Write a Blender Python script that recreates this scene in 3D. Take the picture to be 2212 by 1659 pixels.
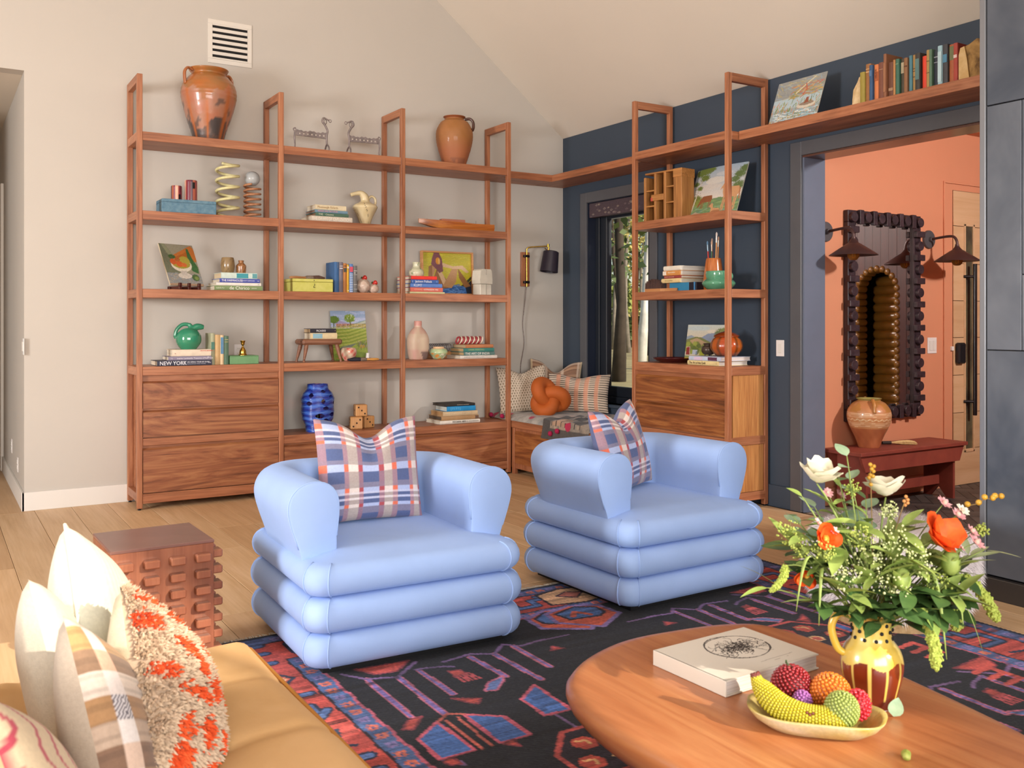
import bpy, bmesh, math, random
import numpy as np
from mathutils import Vector, Matrix, Euler

for _o in list(bpy.data.objects):
    bpy.data.objects.remove(_o, do_unlink=True)
SC = bpy.context.scene
COL = SC.collection
PI = math.pi
R = math.radians
random.seed(7)
RNG = np.random.default_rng(7)

# ------------------------------------------------------------------ camera
# world: the corner of the back wall (y = 0) and the dark wall (x = 0) is the
# origin, z up, metres.  level camera with a dropped (shifted) lens.
cam_d = bpy.data.cameras.new('camera')
cam = bpy.data.objects.new('camera', cam_d)
COL.objects.link(cam)
cam.location = (-5.339, -7.630, 1.37)
cam.rotation_euler = (R(90), 0, R(-(90 - 58.124)))
cam_d.sensor_width = 36.0
cam_d.lens = 2028.0 / 2212.0 * 36.0
cam_d.shift_y = -134.5 / 2212.0
cam_d.clip_start = 0.05
cam_d.clip_end = 400
cam_d.dof.use_dof = True
cam_d.dof.focus_distance = 5.6
cam_d.dof.aperture_fstop = 7.0
SC.camera = cam

# ------------------------------------------------------------------ light
SC.view_settings.view_transform = 'Standard'
SC.view_settings.look = 'None'
SC.view_settings.gamma = 1.0
SC.view_settings.use_curve_mapping = False
SC.view_settings.exposure = 0.02

world = bpy.data.worlds.new('world')
SC.world = world
world.use_nodes = True
_nt = world.node_tree
_nt.nodes.clear()
_sky = _nt.nodes.new('ShaderNodeTexSky')
_sky.sky_type = 'NISHITA'
_sky.sun_disc = False
_sky.sun_elevation = R(24)
_sky.sun_rotation = R(160)
_bg = _nt.nodes.new('ShaderNodeBackground')
_bg.inputs[1].default_value = 0.16
_wo = _nt.nodes.new('ShaderNodeOutputWorld')
_nt.links.new(_sky.outputs[0], _bg.inputs[0])
_nt.links.new(_bg.outputs[0], _wo.inputs[0])

def add_light(name, kind, loc, energy, color, target=None, rot=None, **kw):
    d = bpy.data.lights.new(name, kind)
    d.energy = energy
    d.color = color
    for k, v in kw.items():
        setattr(d, k, v)
    o = bpy.data.objects.new(name, d)
    COL.objects.link(o)
    o.location = loc
    if target is not None:
        o.rotation_euler = (Vector(target) - Vector(loc)).to_track_quat('-Z', 'Y').to_euler()
    elif rot:
        o.rotation_euler = rot
    return o

# low sun from behind the camera, through the added high gable window
SUN_DIR = Vector((0.34, -0.85, 0.425)).normalized()
add_light('sun', 'SUN', (0, -20, 9), 5.6, (1.0, 0.90, 0.75), target=Vector((0, -20, 9)) - SUN_DIR, angle=R(0.7))
# daylight at the window openings of the left wall and of the wall behind the camera
add_light('window_daylight_side', 'AREA', (-9.62, -3.9, 1.95), 340, (1.0, 0.985, 0.975), target=(-2.0, -3.0, 1.2),
          shape='RECTANGLE', size=1.3, size_y=1.5)
add_light('window_daylight_rear', 'AREA', (-5.6, -11.9, 2.2), 640, (1.0, 0.98, 0.965), target=(-3.2, 0, 1.7),
          shape='RECTANGLE', size=5.5, size_y=2.6)
# daylight of the entry's own window
add_light('window_daylight_entry', 'AREA', (1.0, -6.45, 2.88), 130, (1.0, 0.95, 0.90), target=(1.15, -2.95, 1.45),
          shape='RECTANGLE', size=0.22, size_y=0.22)

# ------------------------------------------------------------------ helpers
def lin(h):
    if not isinstance(h, str):
        return tuple(h)[:3]
    h = h.lstrip('#')
    out = []
    for i in (0, 2, 4):
        c = int(h[i:i + 2], 16) / 255.0
        out.append(c / 12.92 if c <= 0.04045 else ((c + 0.055) / 1.055) ** 2.4)
    return tuple(out)

def c4(h):
    return (*lin(h), 1.0)

MATS = {}
def nodes_of(name):
    m = bpy.data.materials.new(name)
    m.use_nodes = True
    nt = m.node_tree
    nt.nodes.clear()
    out = nt.nodes.new('ShaderNodeOutputMaterial')
    b = nt.nodes.new('ShaderNodeBsdfPrincipled')
    nt.links.new(b.outputs[0], out.inputs[0])
    return m, nt, b

def coords(nt, scale=(1, 1, 1), rnd=True, rot=(0, 0, 0)):
    tc = nt.nodes.new('ShaderNodeTexCoord')
    src = tc.outputs['Object']
    if rnd:
        oi = nt.nodes.new('ShaderNodeObjectInfo')
        mu = nt.nodes.new('ShaderNodeMath'); mu.operation = 'MULTIPLY'; mu.inputs[1].default_value = 37.0
        nt.links.new(oi.outputs['Random'], mu.inputs[0])
        ad = nt.nodes.new('ShaderNodeVectorMath'); ad.operation = 'ADD'
        nt.links.new(src, ad.inputs[0]); nt.links.new(mu.outputs[0], ad.inputs[1])
        src = ad.outputs[0]
    mp = nt.nodes.new('ShaderNodeMapping')
    mp.inputs['Scale'].default_value = scale
    mp.inputs['Rotation'].default_value = rot
    nt.links.new(src, mp.inputs[0])
    return mp.outputs[0]

def tex_noise(nt, vec, scale, detail=3, dist=0.0, rough=0.55):
    n = nt.nodes.new('ShaderNodeTexNoise')
    n.inputs['Scale'].default_value = scale
    n.inputs['Detail'].default_value = detail
    n.inputs['Distortion'].default_value = dist
    n.inputs['Roughness'].default_value = rough
    nt.links.new(vec, n.inputs['Vector'])
    return n.outputs['Fac']

def ramp(nt, fac, stops):
    r = nt.nodes.new('ShaderNodeValToRGB')
    el = r.color_ramp.elements
    while len(el) < len(stops):
        el.new(0.5)
    for e, (p, c) in zip(el, stops):
        e.position = p
        e.color = c4(c)
    nt.links.new(fac, r.inputs[0])
    return r.outputs[0]

def mixc(nt, fac, a, b, mode='MIX'):
    n = nt.nodes.new('ShaderNodeMix')
    n.data_type = 'RGBA'
    n.blend_type = mode
    for i, v in ((0, fac), (6, a), (7, b)):
        if hasattr(v, 'is_output') or isinstance(v, bpy.types.NodeSocket):
            nt.links.new(v, n.inputs[i])
        else:
            n.inputs[i].default_value = v
    return n.outputs[2]

def bump(nt, b, h, strength=0.3, dist=0.01):
    n = nt.nodes.new('ShaderNodeBump')
    n.inputs['Strength'].default_value = strength
    n.inputs['Distance'].default_value = dist
    nt.links.new(h, n.inputs['Height'])
    nt.links.new(n.outputs[0], b.inputs['Normal'])

def mat(name, color, rough=0.5, metal=0.0, var=0.0, vscale=8.0, bmp=0.0, bscale=60.0, sheen=0.0, coat=0.0,
        trans=0.0, emis=None, emis_s=0.0, spec=0.5, color2=None, ior=1.45):
    """plain procedural material: colour with a soft noise variation and fine relief"""
    if name in MATS:
        return MATS[name]
    m, nt, b = nodes_of(name)
    b.inputs['Roughness'].default_value = rough
    b.inputs['Metallic'].default_value = metal
    b.inputs['Specular IOR Level'].default_value = spec
    b.inputs['IOR'].default_value = ior
    if sheen:
        b.inputs['Sheen Weight'].default_value = sheen
        b.inputs['Sheen Roughness'].default_value = 0.4
        b.inputs['Sheen Tint'].default_value = c4(color)
    if coat:
        b.inputs['Coat Weight'].default_value = coat
        b.inputs['Coat Roughness'].default_value = 0.12
    if trans:
        b.inputs['Transmission Weight'].default_value = trans
    if emis:
        b.inputs['Emission Color'].default_value = c4(emis)
        b.inputs['Emission Strength'].default_value = emis_s
    base = c4(color)
    if var or color2:
        v = coords(nt)
        f = tex_noise(nt, v, vscale, 4, 0.4)
        if color2:
            lo, hi = c4(color), c4(color2)
        else:
            lo = tuple(max(0, x * (1 - var)) for x in base[:3]) + (1,)
            hi = tuple(min(1, x * (1 + var)) for x in base[:3]) + (1,)
        r = nt.nodes.new('ShaderNodeValToRGB')
        r.color_ramp.elements[0].position = 0.32; r.color_ramp.elements[0].color = lo
        r.color_ramp.elements[1].position = 0.68; r.color_ramp.elements[1].color = hi
        nt.links.new(f, r.inputs[0])
        nt.links.new(r.outputs[0], b.inputs['Base Color'])
    else:
        b.inputs['Base Color'].default_value = base
    if bmp:
        v = coords(nt)
        bump(nt, b, tex_noise(nt, v, bscale, 3), bmp, 0.004)
    MATS[name] = m
    return m

def wood(name, dark, mid, light, axis='X', rough=0.42, scale=1.0, figure=1.6, fine=0.35, coat=0.0, tone=0.10):
    """board grain running along one object axis"""
    if name in MATS:
        return MATS[name]
    m, nt, b = nodes_of(name)
    s = [11.0 * scale] * 3
    s['XYZ'.index(axis)] = 1.1 * scale
    v = coords(nt, tuple(s))
    f1 = tex_noise(nt, v, 1.0, 5, figure, 0.6)
    s2 = [95.0 * scale] * 3
    s2['XYZ'.index(axis)] = 3.0 * scale
    v2 = coords(nt, tuple(s2))
    f2 = tex_noise(nt, v2, 1.0, 3, 0.3)
    c = ramp(nt, f1, [(0.28, dark), (0.47, mid), (0.72, light)])
    c2 = ramp(nt, f2, [(0.3, dark), (0.62, light)])
    cc = mixc(nt, fine, c, c2)
    oi = nt.nodes.new('ShaderNodeObjectInfo')
    mr = nt.nodes.new('ShaderNodeMapRange')
    mr.inputs[3].default_value = 1 - tone; mr.inputs[4].default_value = 1 + tone
    nt.links.new(oi.outputs['Random'], mr.inputs[0])
    vm = nt.nodes.new('ShaderNodeVectorMath'); vm.operation = 'SCALE'
    nt.links.new(cc, vm.inputs[0]); nt.links.new(mr.outputs[0], vm.inputs['Scale'])
    nt.links.new(vm.outputs[0], b.inputs['Base Color'])
    b.inputs['Roughness'].default_value = rough
    if coat:
        b.inputs['Coat Weight'].default_value = coat
        b.inputs['Coat Roughness'].default_value = 0.15
    bump(nt, b, f2, 0.08, 0.002)
    MATS[name] = m
    return m

def attr_mat(name, rough=0.6, sheen=0.0, coat=0.0, bmp=0.0, bscale=300.0, var=0.0):
    """colour comes from the mesh's own painted colour attribute"""
    if name in MATS:
        return MATS[name]
    m, nt, b = nodes_of(name)
    a = nt.nodes.new('ShaderNodeAttribute')
    a.attribute_name = 'Col'
    src = a.outputs['Color']
    if var:
        v = coords(nt)
        f = tex_noise(nt, v, 120.0, 3)
        g = ramp(nt, f, [(0.3, (1 - var,) * 3), (0.7, (1, 1, 1))])
        src = mixc(nt, 1.0, src, g, 'MULTIPLY')
    nt.links.new(src, b.inputs['Base Color'])
    b.inputs['Roughness'].default_value = rough
    if sheen:
        b.inputs['Sheen Weight'].default_value = sheen
    if coat:
        b.inputs['Coat Weight'].default_value = coat
        b.inputs['Coat Roughness'].default_value = 0.1
    if bmp:
        v = coords(nt)
        bump(nt, b, tex_noise(nt, v, bscale, 2), bmp, 0.003)
    MATS[name] = m
    return m

class MB:
    """collects geometry for one mesh"""
    def __init__(s):
        s.v = []; s.f = []; s.c = []; s.xf = None; s.col = None
    def add(s, vs, fs, cols=None):
        b = len(s.v)
        if s.xf is not None:
            vs = [tuple(s.xf @ Vector(p)) for p in vs]
        s.v.extend([tuple(p) for p in vs])
        s.f.extend([tuple(i + b for i in f) for f in fs])
        if cols is None:
            cols = [s.col or (1, 1, 1)] * len(vs)
        s.c.extend(cols)
        return s
    def box(s, x0, x1, y0, y1, z0, z1, c=0.0):
        if x1 < x0: x0, x1 = x1, x0
        if y1 < y0: y0, y1 = y1, y0
        if z1 < z0: z0, z1 = z1, z0
        if c <= 0:
            vs = [(x, y, z) for x in (x0, x1) for y in (y0, y1) for z in (z0, z1)]
            fs = [(0, 1, 3, 2), (4, 6, 7, 5), (0, 4, 5, 1), (2, 3, 7, 6), (0, 2, 6, 4), (1, 5, 7, 3)]
            return s.add(vs, fs)
        c = min(c, 0.45 * min(x1 - x0, y1 - y0, z1 - z0))
        lo, hi = (x0, y0, z0), (x1, y1, z1)
        idx = {}; vs = []; fs = []
        for sg in [(a, b_, d) for a in (0, 1) for b_ in (0, 1) for d in (0, 1)]:
            for ax in range(3):
                p = []
                for k in range(3):
                    e = hi[k] if sg[k] else lo[k]
                    if k != ax:
                        e += -c if sg[k] else c
                    p.append(e)
                idx[sg + (ax,)] = len(vs); vs.append(tuple(p))
        def key(ax, sd, u, a, v_, b_):
            t = [0, 0, 0]; t[ax] = sd; t[u] = a; t[v_] = b_
            return tuple(t)
        for ax in range(3):
            u, w = [k for k in range(3) if k != ax]
            for sd in (0, 1):
                q = [idx[key(ax, sd, u, a, w, b_) + (ax,)] for a, b_ in ((0, 0), (1, 0), (1, 1), (0, 1))]
                if (sd == 0) == (ax != 1): q = q[::-1]
                fs.append(tuple(q))
        for cx in range(3):
            a, b_ = [k for k in range(3) if k != cx]
            for sa in (0, 1):
                for sb in (0, 1):
                    k0 = key(a, sa, b_, sb, cx, 0); k1 = key(a, sa, b_, sb, cx, 1)
                    q = [idx[k0 + (a,)], idx[k1 + (a,)], idx[k1 + (b_,)], idx[k0 + (b_,)]]
                    fs.append(tuple(q))
        for sg in [(a, b_, d) for a in (0, 1) for b_ in (0, 1) for d in (0, 1)]:
            fs.append(tuple(idx[sg + (ax,)] for ax in range(3)))
        return s.add(vs, fs)
    def cbox(s, cx, cy, cz, sx, sy, sz, c=0.0):
        return s.box(cx - sx / 2, cx + sx / 2, cy - sy / 2, cy + sy / 2, cz - sz / 2, cz + sz / 2, c)
    def lathe(s, prof, n=32, cx=0, cy=0, rfun=None, close=True, sx=1.0, sy=1.0, colfun=None):
        vs = []; fs = []; cs = []
        for i, (r, z) in enumerate(prof):
            for k in range(n):
                a = 2 * PI * k / n
                rr = r * (rfun(a, z, i) if rfun else 1.0)
                vs.append((cx + rr * sx * math.cos(a), cy + rr * sy * math.sin(a), z))
                if colfun: cs.append(colfun(a, z, i))
        m = len(prof)
        for i in range(m - 1):
            for k in range(n):
                k2 = (k + 1) % n
                fs.append((i * n + k, i * n + k2, (i + 1) * n + k2, (i + 1) * n + k))
        if close:
            fs.append(tuple(range(n - 1, -1, -1)))
            fs.append(tuple((m - 1) * n + k for k in range(n)))
        return s.add(vs, fs, cs if colfun else None)
    def cyl(s, p0, p1, r0, r1=None, n=16):
        return s.tube([p0, p1], [r0, r1 if r1 is not None else r0], n)
    def tube(s, pts, rad, n=10, closed=False, flat=None):
        pts = [Vector(p) for p in pts]
        m = len(pts)
        if not hasattr(rad, '__len__'): rad = [rad] * m
        t0 = (pts[1] - pts[0]).normalized()
        up = Vector((0, 0, 1)) if abs(t0.z) < 0.9 else Vector((1, 0, 0))
        nrm = (up - t0 * up.dot(t0)).normalized()
        vs = []; fs = []
        for i in range(m):
            if closed:
                t = (pts[(i + 1) % m] - pts[i - 1]).normalized()
            else:
                t = (pts[min(i + 1, m - 1)] - pts[max(i - 1, 0)]).normalized()
            nrm = (nrm - t * nrm.dot(t))
            if nrm.length < 1e-6: nrm = t.orthogonal()
            nrm.normalize()
            bi = t.cross(nrm)
            for k in range(n):
                a = 2 * PI * k / n
                fl = flat if flat else 1.0
                vs.append(tuple(pts[i] + (nrm * math.cos(a) * fl + bi * math.sin(a)) * rad[i]))
        rng = m if closed else m - 1
        for i in range(rng):
            j = (i + 1) % m
            for k in range(n):
                k2 = (k + 1) % n
                fs.append((i * n + k, i * n + k2, j * n + k2, j * n + k))
        if not closed:
            fs.append(tuple(range(n - 1, -1, -1)))
            fs.append(tuple((m - 1) * n + k for k in range(n)))
        return s.add(vs, fs)
    def prism(s, poly, d0, d1, plane='XY'):
        n = len(poly); vs = []
        for d in (d0, d1):
            for (a, b_) in poly:
                vs.append({'XY': (a, b_, d), 'XZ': (a, d, b_), 'YZ': (d, a, b_)}[plane])
        fs = [tuple(range(n - 1, -1, -1)), tuple(range(n, 2 * n))]
        for k in range(n):
            k2 = (k + 1) % n
            fs.append((k, k2, n + k2, n + k))
        return s.add(vs, fs)
    def ball(s, c, r, n=14, m=9, sx=1, sy=1, sz=1, disp=None):
        vs = []; fs = []
        for i in range(m + 1):
            t = PI * i / m
            for k in range(n):
                a = 2 * PI * k / n
                d = (math.sin(t) * math.cos(a), math.sin(t) * math.sin(a), math.cos(t))
                q = disp(d) if disp else 1.0
                vs.append((c[0] + r * q * sx * d[0], c[1] + r * q * sy * d[1], c[2] + r * q * sz * d[2]))
        for i in range(m):
            for k in range(n):
                k2 = (k + 1) % n
                fs.append((i * n + k, (i + 1) * n + k, (i + 1) * n + k2, i * n + k2))
        return s.add(vs, fs)
    def grid(s, fn, nu, nv, colfn=None, wrap_u=False):
        vs = []; fs = []; cs = []
        for j in range(nv + 1):
            for i in range(nu + (0 if wrap_u else 1)):
                u, v = i / nu, j / nv
                vs.append(fn(u, v))
                if colfn: cs.append(colfn(u, v))
        w = nu if wrap_u else nu + 1
        for j in range(nv):
            for i in range(nu):
                i2 = (i + 1) % w
                fs.append((j * w + i, j * w + i2, (j + 1) * w + i2, (j + 1) * w + i))
        return s.add(vs, fs, cs if colfn else None)
    def rings(s, rings, cap=True):
        """loft closed rings of equal length"""
        n = len(rings[0]); vs = [p for r_ in rings for p in r_]; fs = []
        for i in range(len(rings) - 1):
            for k in range(n):
                k2 = (k + 1) % n
                fs.append((i * n + k, i * n + k2, (i + 1) * n + k2, (i + 1) * n + k))
        if cap:
            fs.append(tuple(range(n - 1, -1, -1)))
            fs.append(tuple((len(rings) - 1) * n + k for k in range(n)))
        return s.add(vs, fs)
    def mesh(s, name, smooth=False, angle=40, color=False, fixn=True):
        me = bpy.data.meshes.new(name)
        me.from_pydata(s.v, [], s.f)
        if fixn and len(s.f) < 60000:
            bm = bmesh.new(); bm.from_mesh(me)
            bmesh.ops.recalc_face_normals(bm, faces=bm.faces)
            bm.to_mesh(me); bm.free()
        if color:
            at = me.attributes.new('Col', 'FLOAT_COLOR', 'POINT')
            arr = np.ones((len(s.v), 4), dtype=np.float32)
            arr[:, :3] = np.array(s.c, dtype=np.float32)[:, :3]
            at.data.foreach_set('color', arr.ravel())
        if smooth:
            me.polygons.foreach_set('use_smooth', [True] * len(me.polygons))
            if angle < 180:
                me.set_sharp_from_angle(angle=R(angle))
        me.update()
        return me

def link(name, me, m=None, parent=None, loc=None, rot=None):
    o = bpy.data.objects.new(name, me)
    COL.objects.link(o)
    if m is not None and me is not None:
        if len(me.materials) == 0:
            me.materials.append(m)
    if parent is not None:
        o.parent = parent
    if loc is not None:
        o.location = loc
    if rot is not None:
        o.rotation_euler = rot
    return o

def part(name, mb, m, parent, smooth=False, angle=40, loc=None, rot=None, color=False, fixn=True):
    return link(name, mb.mesh(name, smooth, angle, color, fixn), m, parent, loc, rot)

def tag(o, label, cat, group=None, kind=None):
    o['label'] = label
    o['category'] = cat
    if group: o['group'] = group
    if kind: o['kind'] = kind
    return o

def thing(name, label, cat, loc=(0, 0, 0), rz=0.0, group=None, rot=None):
    o = bpy.data.objects.new(name, None)
    COL.objects.link(o)
    o.empty_display_size = 0.05
    o.location = loc
    o.rotation_euler = rot if rot is not None else (0, 0, rz)
    return tag(o, label, cat, group)

def solo(name, mb, m, label, cat, loc=(0, 0, 0), rz=0.0, group=None, smooth=False, angle=40, rot=None, color=False, kind=None):
    o = part(name, mb, m, None, smooth, angle, loc, rot if rot is not None else (0, 0, rz), color)
    return tag(o, label, cat, group, kind)

def struct(name, mb, m, parent=None, smooth=False, angle=40):
    o = part(name, mb, m, parent, smooth, angle)
    if parent is None:
        o['kind'] = 'structure'
    return o

def lettering(body, size, m, parent, loc, rot=(R(90), 0, 0), align='LEFT', squeeze=1.0, depth=0.0004, name='lettering'):
    cu = bpy.data.curves.new('lettering', 'FONT')
    cu.body = body
    cu.size = size
    cu.align_x = align
    cu.align_y = 'CENTER'
    cu.extrude = depth
    cu.resolution_u = 3
    tmp = bpy.data.objects.new('lettering_tmp', cu)
    COL.objects.link(tmp)
    dg = bpy.context.evaluated_depsgraph_get()
    me = bpy.data.meshes.new_from_object(tmp.evaluated_get(dg))
    bpy.data.objects.remove(tmp, do_unlink=True)
    bpy.data.curves.remove(cu)
    if squeeze != 1.0:
        me.transform(Matrix.Diagonal((squeeze, 1, 1, 1)))
    me.materials.clear()
    me.materials.append(m)
    o = link(name, me, None, parent, loc, rot)
    return o

def catmull(pts, n=8, closed=False):
    pts = [Vector(p) for p in pts]
    m = len(pts); out = []
    rng = m if closed else m - 1
    for i in range(rng):
        if closed:
            p0, p1, p2, p3 = pts[i - 1], pts[i], pts[(i + 1) % m], pts[(i + 2) % m]
        else:
            p0, p1, p2, p3 = pts[max(i - 1, 0)], pts[i], pts[i + 1], pts[min(i + 2, m - 1)]
        for k in range(n):
            t = k / n
            out.append(0.5 * ((2 * p1) + (p2 - p0) * t + (2 * p0 - 5 * p1 + 4 * p2 - p3) * t * t + (3 * p1 - p0 - 3 * p2 + p3) * t ** 3))
    if not closed:
        out.append(pts[-1])
    return out

class Paint:
    """a small raster canvas, painted with shapes, that becomes mesh colours"""
    def __init__(s, nx, ny, base):
        s.nx, s.ny = nx, ny
        s.a = np.zeros((ny, nx, 3), dtype=np.float32)
        s.a[:] = lin(base)
        s.X, s.Y = np.meshgrid((np.arange(nx) + 0.5) / nx, (np.arange(ny) + 0.5) / ny)
        s.rng = np.random.default_rng(nx * 131 + ny)
    def win(s, x0, x1, y0, y1):
        i0, i1 = max(0, int(x0 * s.nx) - 3), min(s.nx, int(x1 * s.nx) + 4)
        j0, j1 = max(0, int(y0 * s.ny) - 3), min(s.ny, int(y1 * s.ny) + 4)
        return (slice(j0, max(j1, j0)), slice(i0, max(i1, i0)))
    def poly(s, pts, c, alpha=1.0, jit=0.0):
        w = s.win(min(p[0] for p in pts), max(p[0] for p in pts), min(p[1] for p in pts), max(p[1] for p in pts))
        x, y = s.X[w], s.Y[w]
        if x.size == 0: return
        if jit:
            x = x + s.rng.normal(0, jit, x.shape); y = y + s.rng.normal(0, jit, y.shape)
        ins = np.zeros(x.shape, bool)
        n = len(pts)
        for i in range(n):
            x0, y0 = pts[i]; x1, y1 = pts[(i + 1) % n]
            if y0 == y1: continue
            cond = ((y0 <= y) & (y < y1)) | ((y1 <= y) & (y < y0))
            xi = x0 + (y - y0) * (x1 - x0) / (y1 - y0)
            ins ^= cond & (x < xi)
        s.putw(w, ins, c, alpha)
    def putw(s, w, mask, c, alpha):
        a = s.a[w]
        a[mask] = a[mask] * (1 - alpha) + np.array(lin(c), dtype=np.float32) * alpha
    def put(s, mask, c, alpha=1.0):
        s.a[mask] = s.a[mask] * (1 - alpha) + np.array(lin(c), dtype=np.float32) * alpha
    def rect(s, x0, y0, x1, y1, c, alpha=1.0):
        s.put((s.X >= x0) & (s.X < x1) & (s.Y >= y0) & (s.Y < y1), c, alpha)
    def ell(s, cx, cy, rx, ry, c, alpha=1.0, jit=0.0):
        d = ((s.X - cx) / rx) ** 2 + ((s.Y - cy) / ry) ** 2
        if jit: d = d + s.rng.normal(0, jit, d.shape)
        s.put(d < 1, c, alpha)
    def line(s, pts, w, c, alpha=1.0, asp=1.0):
        q = s.win(min(p[0] for p in pts) - w, max(p[0] for p in pts) + w, min(p[1] for p in pts) - w / asp, max(p[1] for p in pts) + w / asp)
        X, Y = s.X[q], s.Y[q]
        if X.size == 0: return
        d = np.full(X.shape, 9.0)
        for (x0, y0), (x1, y1) in zip(pts[:-1], pts[1:]):
            dx, dy = (x1 - x0), (y1 - y0) * asp
            L2 = dx * dx + dy * dy + 1e-12
            t = np.clip(((X - x0) * dx + (Y - y0) * asp * dy) / L2, 0, 1)
            d = np.minimum(d, np.hypot(X - x0 - t * dx, (Y - y0) * asp - t * dy))
        s.putw(q, d < w, c, alpha)
    def grad(s, y0, y1, c0, c1):
        m = (s.Y >= y0) & (s.Y < y1)
        t = ((s.Y - y0) / (y1 - y0))[..., None]
        g = np.array(lin(c0)) * (1 - t) + np.array(lin(c1)) * t
        s.a[m] = g[m]
    def strokes(s, n, x0, x1, y0, y1, cols, ln=0.05, w=0.006, ang=0.0, spread=0.5, alpha=0.8):
        for i in range(n):
            x = s.rng.uniform(x0, x1); y = s.rng.uniform(y0, y1)
            a = ang + s.rng.normal(0, spread); l = ln * s.rng.uniform(0.5, 1.3)
            c = cols[int(s.rng.integers(len(cols)))]
            s.line([(x - l * math.cos(a), y - l * math.sin(a)), (x + l * math.cos(a), y + l * math.sin(a))], w, c, alpha)
    def speck(s, amt=0.06):
        s.a *= (1 + s.rng.normal(0, amt, s.X.shape))[..., None]
        np.clip(s.a, 0, 1, out=s.a)

def canvas_mesh(name, P, fn, smooth=False):
    """grid mesh, one vertex per painted pixel; fn(u, v) gives the surface (v up)"""
    ny, nx = P.a.shape[:2]
    u = np.linspace(0, 1, nx); v = np.linspace(0, 1, ny)
    U, V = np.meshgrid(u, v)
    co = fn(U, V)
    co = np.stack(co, -1).reshape(-1, 3).astype(np.float32)
    me = bpy.data.meshes.new(name)
    me.vertices.add(nx * ny)
    me.vertices.foreach_set('co', co.ravel())
    i = np.arange(nx - 1); j = np.arange(ny - 1)
    I, J = np.meshgrid(i, j)
    b = (J * nx + I).ravel()
    q = np.stack([b, b + 1, b + nx + 1, b + nx], -1).astype(np.int32)
    nf = len(q)
    me.loops.add(nf * 4)
    me.loops.foreach_set('vertex_index', q.ravel())
    me.polygons.add(nf)
    me.polygons.foreach_set('loop_start', np.arange(0, nf * 4, 4, dtype=np.int32))
    me.polygons.foreach_set('loop_total', np.full(nf, 4, dtype=np.int32))
    at = me.attributes.new('Col', 'FLOAT_COLOR', 'POINT')
    arr = np.ones((nx * ny, 4), dtype=np.float32)
    arr[:, :3] = P.a.reshape(-1, 3)
    at.data.foreach_set('color', arr.ravel())
    me.update(calc_edges=True)
    if smooth:
        me.polygons.foreach_set('use_smooth', [True] * nf)
    return me
# ------------------------------------------------------------------ shared materials
m_wall = mat('plaster_warm_white', '#beb7ae', 0.75, var=0.015, vscale=1.5, bmp=0.03, bscale=120)
m_ceil = mat('ceiling_paint', '#d8cfc2', 0.8, var=0.012, vscale=1.2)
m_navy = mat('navy_wall_paint', '#384453', 0.62, var=0.04, vscale=1.6)
m_casing = mat('charcoal_trim_paint', '#54555a', 0.32, var=0.03)
m_jamb = mat('jamb_paint_entry_lit', '#666e80', 0.35, var=0.03)  # the entry's light on the jamb is put into this lighter slate
m_coral = mat('coral_wall_paint', '#cf8b69', 0.7, var=0.02, vscale=2)
m_white = mat('white_trim', '#dcd7d0', 0.5)
m_plate = mat('white_plastic', '#e2ddda', 0.35)
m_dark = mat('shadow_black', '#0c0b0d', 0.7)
m_joint = mat('floor_joint', '#5a4028', 0.8)
m_brass = mat('brass', '#c9a24a', 0.25, metal=1.0)
m_black = mat('black_metal', '#17161a', 0.35, metal=0.3)
WD, WM, WL = '#6c3e28', '#9a5c3c', '#ba7f5a'
w_x = wood('walnut_along_x', WD, WM, WL, 'X')
w_y = wood('walnut_along_y', WD, WM, WL, 'Y')
w_z = wood('walnut_along_z', WD, WM, WL, 'Z')
w_fx = wood('walnut_figured_x', '#4e2a1a', '#8c5236', '#b27a50', 'X', figure=4.2, scale=0.6, fine=0.16, tone=0.06)
w_fy = wood('walnut_figured_y', '#4c2614', '#824826', '#b07440', 'Y', figure=4.2, scale=0.6, fine=0.16, tone=0.06)
w_panel = wood('walnut_panel_z', '#8a5029', '#b27540', '#c99258', 'Z', figure=0.8, scale=1.4, fine=0.5)

# ------------------------------------------------------------------ floor of long oak planks
mb = MB(); mb.box(-9.6, 0.3, -11.6, 4.7, -0.12, -0.006)
floor = struct('floor', mb, m_joint)
oak = [wood('oak_plank_%d' % i, a, b, c, 'Y', rough=0.5, scale=0.7, figure=1.2, fine=0.3, tone=0.07)
       for i, (a, b, c) in enumerate([('#b48e66', '#c8a378', '#d6b48e'), ('#b8936a', '#cca97f', '#d9ba96'), ('#ae885f', '#c19b71', '#cfac86')])]
PW = 0.245
plank_me = {}
x = -6.4
row = 0
while x < -0.05:
    y0 = 0.0 if x > -4.8 else 4.55
    y = y0 + 0.0
    first = True
    w = min(PW, -x)
    while y > -11.4:
        ln = random.choice([1.9, 2.3, 2.7]) if not first else random.choice([0.8, 1.3, 1.9])
        first = False
        k = (round(w, 3), ln, random.randrange(3))
        if k not in plank_me:
            b = MB(); b.box(0.0012, w - 0.0012, -ln + 0.0012, -0.0012, -0.006, 0.0, 0.0015)
            plank_me[k] = b.mesh('plank'); plank_me[k].materials.append(oak[k[2]])
        link('plank', plank_me[k], None, floor, (x, y, 0))
        y -= ln
    x += PW
    row += 1
# left remainder of the room, out of frame: plain boards
mb = MB(); mb.box(-9.6, -6.4, -11.6, 0, -0.006, 0.0)
part('plank', mb, oak[0], floor)

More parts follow.
